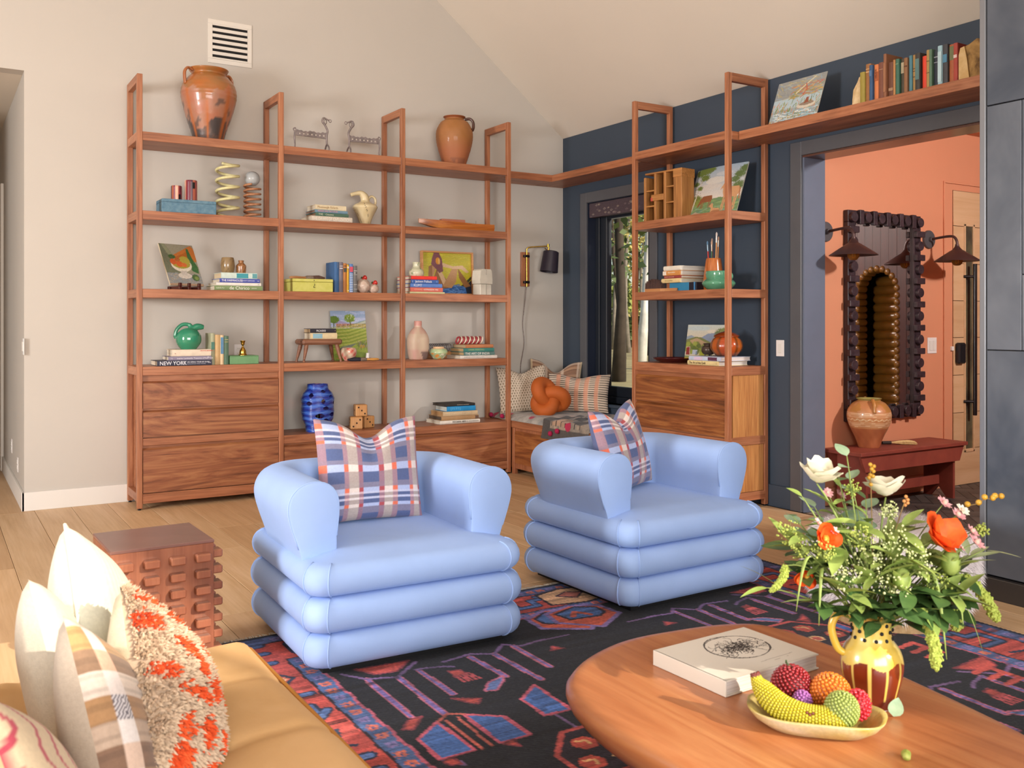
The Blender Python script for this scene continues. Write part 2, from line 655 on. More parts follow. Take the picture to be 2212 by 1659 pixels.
# entry floor: dark herringbone tiles
mb = MB(); mb.box(0.02, 3.2, -6.6, -2.8, -0.05, -0.004)
floor_e = struct('floor', mb, mat('tile_grout', '#8d8279', 0.8))
tile_ms = [mat('slate_tile_%d' % i, c, 0.5, var=0.12, vscale=20) for i, c in enumerate(['#4a4340', '#544c48', '#413b39'])]
TL, TW = 0.30, 0.075
tile_me = []
for i in range(3):
    b = MB(); b.box(0.0015, TL - 0.0015, 0.0015, TW - 0.0015, -0.004, 0.0, 0.001)
    me = b.mesh('tile'); me.materials.append(tile_ms[i]); tile_me.append(me)
ang = R(45)
for i in range(-50, 51):
    for j in range(-8, 9):
        for o90 in (0, 1):
            lx, ly = i * TW + j * 2 * TL, i * TW
            if o90:
                lx, ly = lx + TL + TW, ly - (TL - TW)
            wx = 1.55 + math.cos(ang) * lx - math.sin(ang) * ly
            wy = -3.9 + math.sin(ang) * lx + math.cos(ang) * ly
            if 0.45 < wx < 2.75 and -4.7 < wy < -3.0:
                link('tile', tile_me[(i * 7 + j * 3 + o90) % 3], None, floor_e, (wx, wy, 0), (0, 0, ang + (R(90) if o90 else 0)))

# ------------------------------------------------------------------ walls
RX, RZ = -4.75, 6.98          # roof ridge
mb = MB()
mb.prism([(0.22, 0), (0.22, 3.18), (0, 3.18), (RX, RZ), (-9.5, 3.18), (-9.5, 0), (-6.3, 0), (-6.3, 3.187), (-4.75, 3.187), (-4.75, 0)], 0.0, 0.15, 'XZ')
struct('wall_back', mb, m_wall)
mb = MB(); mb.box(-4.75, -4.60, 0.151, 4.6, 0, 3.187); struct('wall_hall_right', mb, m_wall)
mb = MB(); mb.box(-6.45, -6.3, 0.151, 4.6, 0, 3.187); struct('wall_hall_left', mb, m_wall)
mb = MB(); mb.box(-6.45, -4.6, 4.6, 4.75, 0, 3.187); struct('wall_hall_end', mb, m_wall)
mb = MB(); mb.box(-6.45, -4.6, 0.151, 4.75, 3.188, 3.3); struct('ceiling', mb, m_ceil)
# gable roof: two sloping planes
mb = MB()
mb.prism([(0.22, 3.18), (0.0, 3.181), (RX, RZ), (RX, RZ + 0.2), (0.22, 3.4)], -11.7, 0.15, 'XZ')
mb.prism([(-9.72, 3.18), (-9.5, 3.181), (RX, RZ), (RX, RZ + 0.2), (-9.72, 3.4)], -11.7, 0.15, 'XZ')
struct('ceiling', mb, m_ceil)

def wall_with_holes(u0, u1, z0, z1, holes, emit):
    """boxes around rectangular holes, holes sorted along u and not overlapping"""
    u = u0
    for (a, b, c, d) in sorted(holes):
        if a > u: emit(u, a, z0, z1)
        if c > z0: emit(a, b, z0, c)
        if d < z1: emit(a, b, d, z1)
        u = b
    if u < u1: emit(u, u1, z0, z1)

WIN = (-1.332, -0.412, 0.61, 2.50)     # y0 y1 z0 z1 of the corner window
OPEN = (-4.87, -3.005, 0.0, 2.564)     # the cased opening to the entry
mb = MB()
wall_with_holes(-11.6, 0.0, 0, 3.18, [WIN, OPEN], lambda a, b, c, d: mb.box(0, 0.218, a, b, c, d))
struct('wall_right', mb, m_navy)
# left wall and wall behind the camera, with their window openings
mb = MB()
wall_with_holes(-11.6, 0.0, 0, 3.18, [(-4.85, -2.9, 1.0, 2.9)], lambda a, b, c, d: mb.box(-9.72, -9.5, a, b, c, d))
struct('wall_left', mb, m_wall)
mb = MB()
wall_with_holes(-9.72, 0.218, 0, 3.4, [(-8.4, -2.8, 0.6, 3.3), (-1.95, -1.12, 3.0, 3.4)], lambda a, b, c, d: mb.box(a, b, -11.7, -11.55, c, d))
roof_z = lambda x: 3.18 - 0.8 * x
mb.prism([(-9.22, 3.4), (-3.25, 3.4), (-3.25, roof_z(-3.25)), (RX, RZ)], -11.7, -11.55, 'XZ')
mb.box(-3.25, -1.95, -11.7, -11.55, 3.4, 3.6); mb.prism([(-1.12, 3.4), (-0.30, 3.4), (-1.12, roof_z(-1.12))], -11.7, -11.55, 'XZ')  # gable gap added, its stepped outline shapes the sun patches
struct('wall_front', mb, m_wall)
# entry hall beyond the opening
mb = MB(); mb.box(0.219, 3.40, -2.92, -2.77, 0, 2.95); struct('wall_entry_back', mb, m_coral)
mb = MB(); mb.box(0.219, 3.40, -6.75, -6.6, 0, 2.95); struct('wall_entry_front', mb, m_coral)
mb = MB(); mb.box(0.219, 3.40, -6.75, -2.77, 2.951, 3.1); struct('ceiling', mb, m_coral)
mb = MB(); mb.box(0.2181, 0.24, -6.6, -4.88, 0, 2.95); mb.box(0.2181, 0.24, -4.88, -2.921, 2.60, 2.95); struct('wall_entry_left', mb, m_coral)

# baseboards
mb = MB(); mb.box(-4.765, -0.86, -0.016, 0.0, 0, 0.135, 0.002); mb.box(-4.766, -4.75, -0.016, 2.14, 0, 0.135, 0.002)
struct('baseboard_back', mb, m_white)
mb = MB(); mb.box(-0.018, 0, -2.93, -0.9, 0, 0.16, 0.002); struct('baseboard_right', mb, m_navy)
mb = MB(); mb.box(0.24, 1.79, -2.936, -2.92, 0, 0.13, 0.002); struct('baseboard_entry', mb, m_coral)
# door casing deep in the hall
mb = MB(); mb.box(-4.775, -4.75, 2.15, 2.27, 0, 2.64, 0.003); mb.box(-4.775, -4.75, 2.27, 3.2, 2.53, 2.64, 0.003)
struct('trim_1', mb, m_white)

# cased opening: casing on the room side, jamb lining
mb = MB()
mb.box(-0.022, 0.0, OPEN[1], OPEN[1] + 0.10, 0, OPEN[3] + 0.10, 0.003)
mb.box(-0.022, 0.0, OPEN[0] - 0.1, OPEN[1], OPEN[3], OPEN[3] + 0.10, 0.003)
struct('trim_2', mb, m_casing)
mb = MB(); mb.box(-0.004, 0.2185, OPEN[1] - 0.014, OPEN[1] - 0.0005, 0, OPEN[3] - 0.0145)
struct('trim_3', mb, m_jamb)
mb = MB(); mb.box(-0.004, 0.2185, OPEN[0] + 0.014, OPEN[1] - 0.0005, OPEN[3] - 0.014, OPEN[3] - 0.0005)
struct('trim_4', mb, mat('head_paint_coral_bounce', '#5a3a30', 0.22))  # brown tint paints the coral wall's reflection onto the head

# ------------------------------------------------------------------ corner window
win = bpy.data.objects.new('window_1', None); COL.objects.link(win); win['kind'] = 'structure'
win['label'] = 'dark framed tall window in the navy wall corner'
y0, y1, z0, z1 = WIN
m_wf = mat('window_frame_black', '#1d222b', 0.35)
mb = MB()
cw = 0.098
mb.box(-0.02, 0, y1, y1 + cw, z0 - 0.13, z1 + cw, 0.002)
mb.box(-0.02, 0, y0 - cw, y0, z0 - 0.13, z1 + cw, 0.002)
mb.box(-0.02, 0, y0, y1, z1, z1 + cw, 0.002)
part('casing', mb, m_casing, win)
mb = MB(); mb.box(-0.045, 0.13, y0 - 0.0, y1 + 0.0, z0 - 0.028, z0, 0.004); mb.box(-0.018, 0, y0, y1, z0 - 0.13, z0 - 0.03, 0.002)
part('sill', mb, m_navy, win)
mb = MB()
mb.box(0.0, 0.10, y1 - 0.006, y1, z0, z1); mb.box(0.0, 0.10, y0, y0 + 0.006, z0, z1); mb.box(0, 0.10, y0, y1, z1 - 0.006, z1)
part('jamb', mb, mat('window_jamb_navy', '#1b2233', 0.3), win)
def frame(mb, x0, x1, a0, a1, b0, b1, w, c=0.004):
    mb.box(x0, x1, a0, a0 + w, b0, b1, c); mb.box(x0, x1, a1 - w, a1, b0, b1, c)
    mb.box(x0, x1, a0 + w, a1 - w, b0, b0 + w, c); mb.box(x0, x1, a0 + w, a1 - w, b1 - w, b1, c)
mb = MB(); frame(mb, 0.085, 0.20, y0 + 0.006, y1 - 0.006, z0, z1 - 0.006, 0.06); part('window_frame', mb, m_wf, win)
mb = MB(); frame(mb, 0.10, 0.165, y0 + 0.066, y1 - 0.066, z0 + 0.06, z1 - 0.066, 0.095, 0.006); part('sash', mb, m_wf, win)
mb = MB(); mb.box(0.128, 0.134, y0 + 0.15, y1 - 0.15, z0 + 0.145, z1 - 0.15)
glass = mat('window_glass', '#ffffff', 0.0, trans=1.0, ior=1.02, spec=0.5)
part('pane', mb, glass, win)
# patterned roller shade pulled up under the head
P = Paint(120, 36, '#4b3d44')
for i in range(26):
    cx, cy = P.rng.uniform(0, 1), P.rng.uniform(0.05, 0.95)
    r = P.rng.uniform(0.012, 0.02)
    c = ['#8d8078', '#6c5d60', '#9a8c7c'][i % 3]
    P.line([(cx - r, cy), (cx, cy + r * 3.2), (cx + r, cy), (cx, cy - r * 3.2), (cx - r, cy)], 0.004, c, 1, 0.3)
P.speck(0.08)
sh = thing('roman_blind', 'dark mauve roman blind with small diamond figures across the window head', 'window blind', (0, 0, 0))
mb = MB(); mb.box(0.012, 0.075, y0 + 0.008, y1 - 0.008, 2.358, z1 - 0.007, 0.004)
part('valance', mb, mat('shade_cloth', '#4b3d44', 0.8), sh)
link('printed_cloth', canvas_mesh('printed_cloth', P, lambda U, V: (np.full_like(U, 0.0112), y1 - 0.010 - U * (y1 - y0 - 0.02), 2.360 + V * (z1 - 2.37))), attr_mat('shade_print', 0.85), sh)

# unseen gable window behind the camera, added and stepped to place sun patches
w2 = bpy.data.objects.new('added_sun_window', None); COL.objects.link(w2); w2['kind'] = 'structure'
mb = MB(); mb.box(-3.25, -1.95, -11.66, -11.58, 3.6, 3.65); mb.box(-1.95, -1.12, -11.66, -11.58, 3.0, 3.05); mb.box(-1.98, -1.93, -11.66, -11.58, 2.95, roof_z(-1.95)); mb.box(-3.25, -3.19, -11.66, -11.58, 3.65, roof_z(-3.2)); part('window_frame', mb, m_wf, w2)
w3 = bpy.data.objects.new('window_3', None); COL.objects.link(w3); w3['kind'] = 'structure'
mb = MB(); frame(mb, -9.72, -9.64, -4.85, -2.9, 1.0, 2.9, 0.07); part('window_frame', mb, m_wf, w3)
w4 = bpy.data.objects.new('window_4', None); COL.objects.link(w4); w4['kind'] = 'structure'
mb = MB()
mb.box(-8.4, -2.8, -11.66, -11.58, 0.6, 0.67); mb.box(-8.4, -2.8, -11.66, -11.58, 3.23, 3.3)
for xx in (-8.4, -6.55, -4.7, -2.87): mb.box(xx, xx + 0.07, -11.66, -11.58, 0.6, 3.3)
part('window_frame', mb, m_wf, w4)

# ------------------------------------------------------------------ outside: ground and the woods
mb = MB(); mb.box(0.42, 140, -25, 120, -0.5, -0.35)
struct('ground', mb, mat('leaf_litter', '#8d7d52', 0.9, color2='#b9a978', vscale=0.7, bmp=0.4, bscale=4))
mb = MB(); mb.box(0.3, 9.0, -2.7, 14, -0.36, -0.30)
struct('gravel_drive', mb, mat('pale_gravel', '#b8b4a4', 0.9, color2='#d3cfbf', vscale=18))
bark = [mat('bark_dark', '#3a3128', 0.9, var=0.3, vscale=3), mat('bark_grey', '#7d756a', 0.9, var=0.25, vscale=3), mat('bark_pale', '#c9c6c0', 0.85, var=0.2, vscale=2)]
leafm = [mat('leaves_olive', '#6f7d3a', 0.7, color2='#9aa050', vscale=0.6), mat('leaves_dark', '#38482a', 0.7, color2='#5c6b38', vscale=0.6), mat('leaves_gold', '#a8994e', 0.7, color2='#c7bc78', vscale=0.6)]
cam_xy = Vector((-5.339, -7.63))
Fd = Vector((0.5280, 0.8492)); Rd = Vector((0.8492, -0.5280))
def leaf_cloud(mb, c, rx, rz, n, s, seed):
    rg = np.random.default_rng(seed)
    for i in range(n):
        d = rg.normal(size=3); d /= np.linalg.norm(d); r = rg.uniform(0.25, 1) ** 0.5
        p = Vector((c[0] + d[0] * rx * r, c[1] + d[1] * rx * r, c[2] + d[2] * rz * r))
        a = Vector(rg.normal(size=3)).normalized() * s * rg.uniform(0.6, 1.4)
        b = Vector(rg.normal(size=3)).cross(a).normalized() * a.length * 0.6
        mb.add([p - a, p + b, p + a, p - b], [(0, 1, 2, 3)])
trees = [  # depth, pixel column, trunk radius, bark, leaf, crown base, label
    (34, 1383, 0.155, 2, 0, 8.0, 'pale straight tree trunk right of the window middle, nearest behind the shelf post'),
    (27, 1336, 0.15, 0, 1, 3.2, 'dark thick tree trunk at the left edge of the window view'),
    (44, 1346, 0.11, 0, 0, 5.0, 'dark slim trunk just right of the thick dark tree'),
    (52, 1357, 0.12, 1, 2, 6.5, 'grey slender tree trunk in the middle of the woods'),
    (58, 1326, 0.12, 1, 0, 6.0, 'grey trunk close to the window sash on the left'),
    (63, 1368, 0.14, 1, 2, 7.0, 'distant grey trunk left of the pale tree'),
    (48, 1398, 0.10, 0, 1, 4.2, 'dark trunk at the right edge of the window view'),
    (75, 1341, 0.16, 1, 2, 6.0, 'far hazy trunk between the two dark trees'),
    (80, 1352, 0.16, 1, 0, 6.0, 'far hazy trunk behind the slim dark tree'),
    (84, 1391, 0.16, 1, 2, 6.0, 'far hazy trunk right of the pale tree'),
    (70, 1374, 0.10, 0, 1, 5.0, 'thin dark far trunk left of the pale tree'),
    (90, 1331, 0.18, 1, 0, 5.0, 'farthest hazy trunk behind the thick dark tree'),
]
for k, (dep, px, r, bk, lf, cb, lab) in enumerate(trees):
    p = cam_xy + Fd * dep + Rd * ((px - 1106) / 2028.0 * dep)
    t = thing('forest_tree', lab, 'tree', (p.x, p.y, -0.36), 0, 'trees of the woods outside the window')
    h = 16 + 0.1 * dep
    pts = [(0.25 * math.sin(k + z * 0.35), 0.2 * math.cos(k * 2 + z * 0.3) - 0.2 * math.cos(k * 2), z) for z in np.linspace(0, h, 9)]
    pts = [(a - pts[0][0], b, c) for a, b, c in pts]
    mb = MB(); mb.tube(pts, [r * 1.5] + [r * (1 - 0.07 * i) for i in range(1, 9)], 9)
    part('trunk', mb, bark[bk], t, True, 180)
    mb = MB()
    for i in range(5):
        a = i * 2.4 + k
        z = cb + 1.0 + i * 1.6
        mb.tube([(pts[4][0], pts[4][1], z), (pts[4][0] + math.cos(a) * 1.5, pts[4][1] + math.sin(a) * 1.5, z + 0.7)], [r * 0.35, r * 0.1], 5)
    part('branch', mb, bark[bk], t)
    mb = MB()
    for i in range(6):
        a = i * 2.4 + k
        leaf_cloud(mb, (pts[4][0] + math.cos(a) * 1.2, pts[4][1] + math.sin(a) * 1.2, cb + 0.8 + i * 1.7), 1.9, 1.3, 150, 0.16, k * 10 + i)
    part('crown', mb, leafm[lf], t, fixn=False)
    mb = MB()
for k, (dep, px, w, h, lf, lab) in enumerate([
        (64, 1338, 4.5, 2.0, 1, 'dark undergrowth shrub at the left of the far woods'), (72, 1364, 5.0, 2.4, 0, 'olive undergrowth shrub in the middle of the far woods'),
        (66, 1395, 4.5, 2.2, 2, 'yellowing undergrowth shrub at the right of the far woods'), (96, 1350, 11.0, 5.5, 0, 'broad olive thicket closing the far woods on the left'),
        (98, 1388, 11.0, 6.0, 1, 'broad dark thicket closing the far woods on the right')]):
    p = cam_xy + Fd * dep + Rd * ((px - 1106) / 2028.0 * dep)
    t = thing('forest_shrub', lab, 'shrub', (p.x, p.y, -0.36), 0, 'undergrowth of the woods outside the window')
    mb = MB(); leaf_cloud(mb, (0, 0, h * 0.55), w * 0.5, h * 0.55, 700, 0.20 + 0.002 * dep, 500 + k)
    part('foliage', mb, leafm[lf], t, fixn=False)
    mb = MB()
    for i in range(5): mb.tube([(0, 0, 0), (math.cos(i * 1.3) * w * 0.25, math.sin(i * 1.3) * w * 0.25, h * 0.7)], [0.06, 0.02], 5)
    part('stem', mb, bark[0], t)
# an unseen loose tree, added so its crown breaks the low sun into dapples
t = thing('sun_dapple_tree', 'unseen loose-crowned tree added to dapple the sun', 'tree', (2.4, -16.6, -0.36))
mb = MB(); mb.tube([(0, 0, 0), (0.1, 0.05, 2.6), (0.0, 0.1, 5.2), (0.15, 0.1, 7.6)], [0.13, 0.11, 0.08, 0.03], 10); part('trunk', mb, bark[1], t, True, 180)
mb = MB()
for i in range(8): mb.tube([(0.05, 0.08, 4.0 + 0.35 * i), (math.cos(i * 2.4) * 1.4, math.sin(i * 2.4) * 1.4, 4.6 + 0.35 * i)], [0.035, 0.012], 6)
part('branch', mb, bark[1], t)
mb = MB()
for i in range(12): leaf_cloud(mb, (math.cos(i * 2.4) * (0.6 + 0.12 * i), math.sin(i * 2.4) * (0.6 + 0.12 * i), 4.6 + 0.26 * i), 0.8, 0.5, 14, 0.13, 700 + i)
part('crown', mb, leafm[0], t, fixn=False)
# ------------------------------------------------------------------ shelving along the back wall
PX = [-4.035, -2.985, -1.935, -0.885]      # post centres
PWD = 0.038
YF, YB = -0.421, -0.012                    # front face, back face
ZT = 3.172
SH = [2.755, 2.180, 1.610, 1.042, 0.475]   # shelf tops
ST = 0.064
unit = thing('shelving_unit', 'tall walnut shelving unit with three bays along the white wall', 'shelving', (0, 0, 0))
post_me = None
b = MB(); b.box(-PWD / 2, PWD / 2, 0, PWD, 0.012, ZT, 0.0025); post_me = b.mesh('post'); post_me.materials.append(w_z)
b = MB(); b.box(-PWD / 2, PWD / 2, YF + PWD, YB - PWD, 0, 0.062, 0.0025); rail_me = b.mesh('rail'); rail_me.materials.append(w_y)
b = MB(); b.lathe([(0.012, 0), (0.012, 0.006), (0.006, 0.007), (0.006, 0.014)], 10); foot_me = b.mesh('foot'); foot_me.materials.append(m_black)
for x in PX:
    for y in (YF, YB - PWD):
        link('post', post_me, None, unit, (x, y, 0))
        link('foot', foot_me, None, unit, (x, y + PWD / 2, 0))
    for z in (ZT - 0.062, SH[0] - ST, SH[1] - ST, SH[2] - ST, SH[3] - ST, 0.06):
        link('rail', rail_me, None, unit, (x, 0, z))
for bay in range(3):
    x0, x1 = PX[bay] + PWD / 2, PX[bay + 1] - PWD / 2
    for i, z in enumerate(SH):
        if bay == 0 and i == 4: continue
        b = MB(); b.box(x0, x1, YF + 0.003, YB, z - ST, z, 0.002)
        part('shelf', b, w_x, unit)
# drawer chests: tall one in the first bay, low ones in the others
def chest(bay, ztop, fronts, railz):
    x0, x1 = PX[bay] + PWD / 2 + 0.001, PX[bay + 1] - PWD / 2 - 0.001
    b = MB(); b.box(x0, x1, YF + 0.030, YB, 0.07, ztop, 0.0)
    c = part('chest_body', b, w_x, unit)
    b = MB(); b.box(x0, x1, YF + 0.004, YF + 0.03, 0.045, 0.115, 0.002); part('plinth', b, w_x, unit)
    for (a, z) in railz:
        b = MB(); b.box(x0, x1, YF + 0.006, YF + 0.03, a, z, 0.002); part('rail', b, w_x, unit)
    for (a, z) in fronts:
        b = MB()
        # drawer front with a finger bevel along its top edge
        b.prism([(YF + 0.006, a), (YF + 0.006, z - 0.020), (YF + 0.029, z - 0.006), (YF + 0.032, a)], x0 + 0.003, x1 - 0.003, 'YZ')
        part('drawer', b, w_fx, unit)
chest(0, SH[3] - ST, [(0.737, 0.940), (0.528, 0.727), (0.122, 0.452)], [(0.466, 0.518)])
chest(1, SH[4] - ST, [(0.120, 0.402)], [])
chest(2, SH[4] - ST, [(0.120, 0.402)], [])

# ------------------------------------------------------------------ ledge that turns the corner and runs over the opening
ledge = thing('wall_ledge', 'long walnut picture ledge turning the corner and running above the entry opening', 'shelf', (0, 0, 0))
LF = -0.335
b = MB(); b.box(PX[3] + PWD / 2, LF, -0.30, -0.001, SH[0] - ST, SH[0], 0.002); part('board', b, w_x, ledge)
b = MB(); b.box(LF, -0.001, -1.60, -0.001, SH[0] - ST, SH[0], 0.002); part('board', b, w_y, ledge)
b = MB(); b.box(LF, -0.001, -4.86, -2.705, SH[0] - ST, SH[0], 0.002); part('board', b, w_y, ledge)

# ------------------------------------------------------------------ shelving on the dark wall
XF = -0.435
unit2 = thing('shelving_unit', 'narrow walnut shelving tower beside the window on the navy wall', 'shelving', (0, 0, 0))
PY = [-1.625, -2.680]
b = MB(); b.box(0, PWD, -PWD / 2, PWD / 2, 0.012, ZT + 0.004, 0.0025); post2 = b.mesh('post'); post2.materials.append(w_z)
b = MB(); b.box(XF + PWD, -0.012 - PWD, -PWD / 2, PWD / 2, 0, 0.062, 0.0025); rail2 = b.mesh('rail'); rail2.materials.append(w_x)
for y in PY:
    for x in (XF, -0.024 - PWD):
        link('post', post2, None, unit2, (x, y, 0))
        link('foot', foot_me, None, unit2, (x + PWD / 2, y, 0))
    for z in (ZT - 0.058, SH[0] - ST, SH[1] - ST, SH[2] - ST, SH[3] - ST, 0.055, 0.465):
        link('rail', rail2, None, unit2, (0, y, z))
ya, yb = PY[1] + PWD / 2, PY[0] - PWD / 2
for z in SH[:4]:
    b = MB(); b.box(XF + 0.003, -0.022, ya, yb, z - ST, z, 0.002); part('shelf', b, w_y, unit2)
b = MB(); b.box(XF + 0.030, -0.026, ya + 0.001, yb - 0.001, 0.07, SH[3] - ST); part('chest_body', b, w_y, unit2)
b = MB(); b.box(XF + 0.055, -0.03 - PWD, PY[1] - 0.010, PY[1] + 0.012, 0.12, SH[3] - ST - 0.001); part('side_panel', b, w_panel, unit2)
for (a, z) in [(0.735, 0.945), (0.530, 0.728), (0.120, 0.455)]:
    b = MB(); b.prism([(XF + 0.008, a), (XF + 0.008, z - 0.022), (XF + 0.030, z), (XF + 0.032, a)], ya + 0.003, yb - 0.003, 'XZ')
    part('drawer', b, w_fy, unit2)
b = MB(); b.box(XF + 0.006, XF + 0.03, ya, yb, 0.466, 0.52, 0.002); part('rail', b, w_y, unit2)
b = MB(); b.box(XF + 0.004, XF + 0.03, ya, yb, 0.045, 0.115, 0.002); part('plinth', b, w_y, unit2)

# ------------------------------------------------------------------ window seat between the two shelving units
bq = thing('window_bench', 'built-in walnut window bench in the corner under the window', 'bench', (0, 0, 0))
b = MB(); b.box(-0.86, -0.02, -1.60, -0.02, 0.415, 0.478, 0.003); part('seat_board', b, w_y, bq)
b = MB(); b.box(-0.845, -0.03, -1.60, -0.02, 0.05, 0.415); part('body', b, w_z, bq)
b = MB(); b.box(-0.858, -0.82, -0.465, -0.425, 0.0, 0.415, 0.002); part('corner_post', b, w_z, bq)
for (a, c) in [(-1.03, -0.47), (-1.59, -1.04)]:
    b = MB(); b.prism([(-0.858, 0.10), (-0.858, 0.375), (-0.836, 0.398), (-0.834, 0.10)], a, c, 'XZ'); part('drawer', b, w_fy, bq)

# ------------------------------------------------------------------ wall fittings
def plate(label, loc, w, h, normal, rockers=1, kind='light_switch', cat='light switch'):
    """wall plate; normal 'x' faces -x, 'y' faces -y"""
    t = thing(kind, label, cat, loc)
    b = MB(); b.box(-w / 2, w / 2, -0.006, 0, -h / 2, h / 2, 0.002); p = part('plate', b, m_plate, t)
    for i in range(rockers):
        cx = (i - (rockers - 1) / 2) * 0.046
        b = MB()
        if kind == 'power_outlet':
            for s in (-1, 1): b.box(-0.017, 0.017, -0.009, -0.006, s * 0.02 - 0.014, s * 0.02 + 0.014, 0.001)
            part('receptacle', b, m_white, t)
            b = MB()
            for s in (-1, 1):
                for q in (-1, 1): b.box(q * 0.006 - 0.001, q * 0.006 + 0.001, -0.0095, -0.008, s * 0.02 - 0.002, s * 0.02 + 0.006)
            part('slot', b, m_black, t)
        else:
            b.box(cx - 0.016, cx + 0.016, -0.010, -0.006, -h / 2 + 0.025, h / 2 - 0.025, 0.002); part('rocker', b, m_white, t)
    if normal == 'x': t.rotation_euler = (0, 0, R(-90))
    return t
plate('white rocker light switch on the navy wall beside the opening', (0, -2.795, 1.175), 0.075, 0.12, 'x')
plate('white double keypad switch on the coral wall beside the door', (1.633, -2.92, 1.176), 0.12, 0.13, 'y', 2)
plate('white outlet behind the brass candlestick on the shelf', (-3.205, 0, 1.13), 0.07, 0.115, 'y', 1, 'power_outlet', 'outlet')
plate('white rocker switch on the hall wall at the far left', (-4.75, 0.03, 1.19), 0.12, 0.12, 'x', 2)
plate('upper white outlet low on the hall wall, farther into the hall', (-4.766 + 0.016, 1.14, 0.345), 0.07, 0.115, 'x', 1, 'power_outlet', 'outlet')
plate('lower white outlet on the hall wall, nearer the corner', (-4.766 + 0.016, 0.53, 0.27), 0.07, 0.115, 'x', 1, 'power_outlet', 'outlet')

# air vent high on the wall
v = thing('air_vent', 'white framed ceiling-height air vent with six dark slots', 'air vent', (-3.272, 0, 3.612))
b = MB(); frame_w = 0.035
b.box(-0.175, 0.175, -0.008, 0, -0.175, -0.14, 0.002); b.box(-0.175, 0.175, -0.008, 0, 0.14, 0.175, 0.002)
b.box(-0.175, -0.14, -0.008, 0, -0.14, 0.14, 0.002); b.box(0.14, 0.175, -0.008, 0, -0.14, 0.14, 0.002)
part('frame', b, mat('vent_paint', '#d6cfc5', 0.6), v)
b = MB(); b.box(-0.14, 0.14, -0.002, 0.0, -0.14, 0.14); part('duct_shadow', b, m_dark, v)
for i in range(7):
    z = -0.14 + i * 0.28 / 6
    b = MB(); b.box(-0.14, 0.14, -0.010, -0.002, z - 0.013 if i else z, z + 0.013 if i < 6 else z, 0.001); part('louvre', b, MATS['vent_paint'], v)
    if i < 6:
        b = MB(); b.box(-0.138, 0.138, -0.006, -0.003, z + 0.021, z + 0.0235); part('fin', b, m_black, v)

# brass and black reading sconce on the white wall, with its cord
w = thing('reading_sconce', 'brass swing-arm wall sconce with black shade and walnut backplate above the bench', 'wall lamp', (-0.455, 0, 1.875))
b = MB(); b.box(-0.048, 0.048, -0.022, 0, -0.165, 0.165, 0.003); part('backplate', b, w_z, w)
b = MB(); b.tube(catmull([(0, -0.045, -0.17), (0, -0.045, 0.16), (0.004, -0.047, 0.195), (0.035, -0.058, 0.212), (0.20, -0.115, 0.225)], 6), 0.0065, 10)
b.cyl((0.20, -0.115, 0.215), (0.20, -0.115, 0.245), 0.012); b.cyl((0.20, -0.115, 0.16), (0.205, -0.12, 0.215), 0.011, 0.009)
b.cyl((0.185, -0.115, 0.19), (0.15, -0.135, 0.20), 0.004); part('arm', b, m_brass, w, True)
b = MB()
for z in (-0.125, 0.125): b.box(-0.03, 0.03, -0.056, -0.02, z - 0.012, z + 0.012, 0.004)
part('clamp', b, m_black, w)
b = MB(); b.xf = Matrix.Translation((0.215, -0.125, 0.075)) @ Matrix.Rotation(R(8), 4, 'Y')
b.lathe([(0.0, 0.105), (0.06, 0.104), (0.075, 0.095), (0.088, -0.10), (0.085, -0.10), (0.072, 0.088), (0.0, 0.098)], 28, close=False)
part('lamp_shade', b, mat('black_lamp_shade', '#2b2430', 0.45), w, True)
b = MB(); b.tube(catmull([(-0.002, -0.04, -0.17), (-0.012, -0.03, -0.32), (-0.030, -0.02, -0.52), (-0.012, -0.015, -0.72), (-0.05, -0.012, -0.95), (-0.045, -0.012, -1.25)], 10), 0.0042, 6)
part('cord', b, mat('braided_cord', '#3a2b2e', 0.8, color2='#a89a92', vscale=160), w, True)

# ------------------------------------------------------------------ blackened steel fireplace
fp = thing('fireplace', 'blackened steel clad fireplace at the right edge', 'fireplace', (0, 0, 0))
st = mat('blackened_steel', '#454c58', 0.40, metal=0.3, color2='#70757e', vscale=1.8)
b = MB(); b.prism([(-0.845, 0.0), (-0.002, 0.0), (-0.002, 3.172), (-0.845, 3.845)], -6.9, -4.875, 'XZ'); part('body', b, m_black, fp)
b = MB(); b.box(-0.87, -0.845, -4.905, -4.875, 0.115, 3.85, 0.002); part('corner_trim', b, mat('steel_trim', '#84868c', 0.35, metal=0.5), fp)
b = MB(); b.box(-0.885, -0.845, -6.9, -4.875, 0.0, 0.105, 0.003); part('plinth', b, mat('steel_plinth', '#4a4644', 0.4, metal=0.4), fp)
for (a, c, z0_, z1_) in [(-5.082, -4.909, 1.232, 2.44), (-6.9, -5.086, 1.60, 2.44), (-6.9, -4.909, 2.446, 3.85), (-6.9, -5.086, 1.232, 1.596), (-6.9, -4.909, 0.115, 1.227)]:
    b = MB(); b.box(-0.862, -0.845, a, c, z0_, z1_, 0.0015); part('panel', b, st, fp)
# ------------------------------------------------------------------ makers of shelf objects
def prof(pts, n=6):
    return [(max(p.x, 0.0), p.y) for p in catmull([(a, b, 0) for a, b in pts], n)]

def tile_noise(a, z, s=1.0, ph=0.0):
    return (math.sin(3 * a + 9 * z * s + ph) + math.sin(7 * a - 23 * z * s + 2 * ph) * 0.6 + math.sin(13 * a + 41 * z * s + 3 * ph) * 0.4) / 2.0

def mix3(a, b, t):
    t = max(0.0, min(1.0, t))
    return tuple(x * (1 - t) + y * t for x, y in zip(a, b))

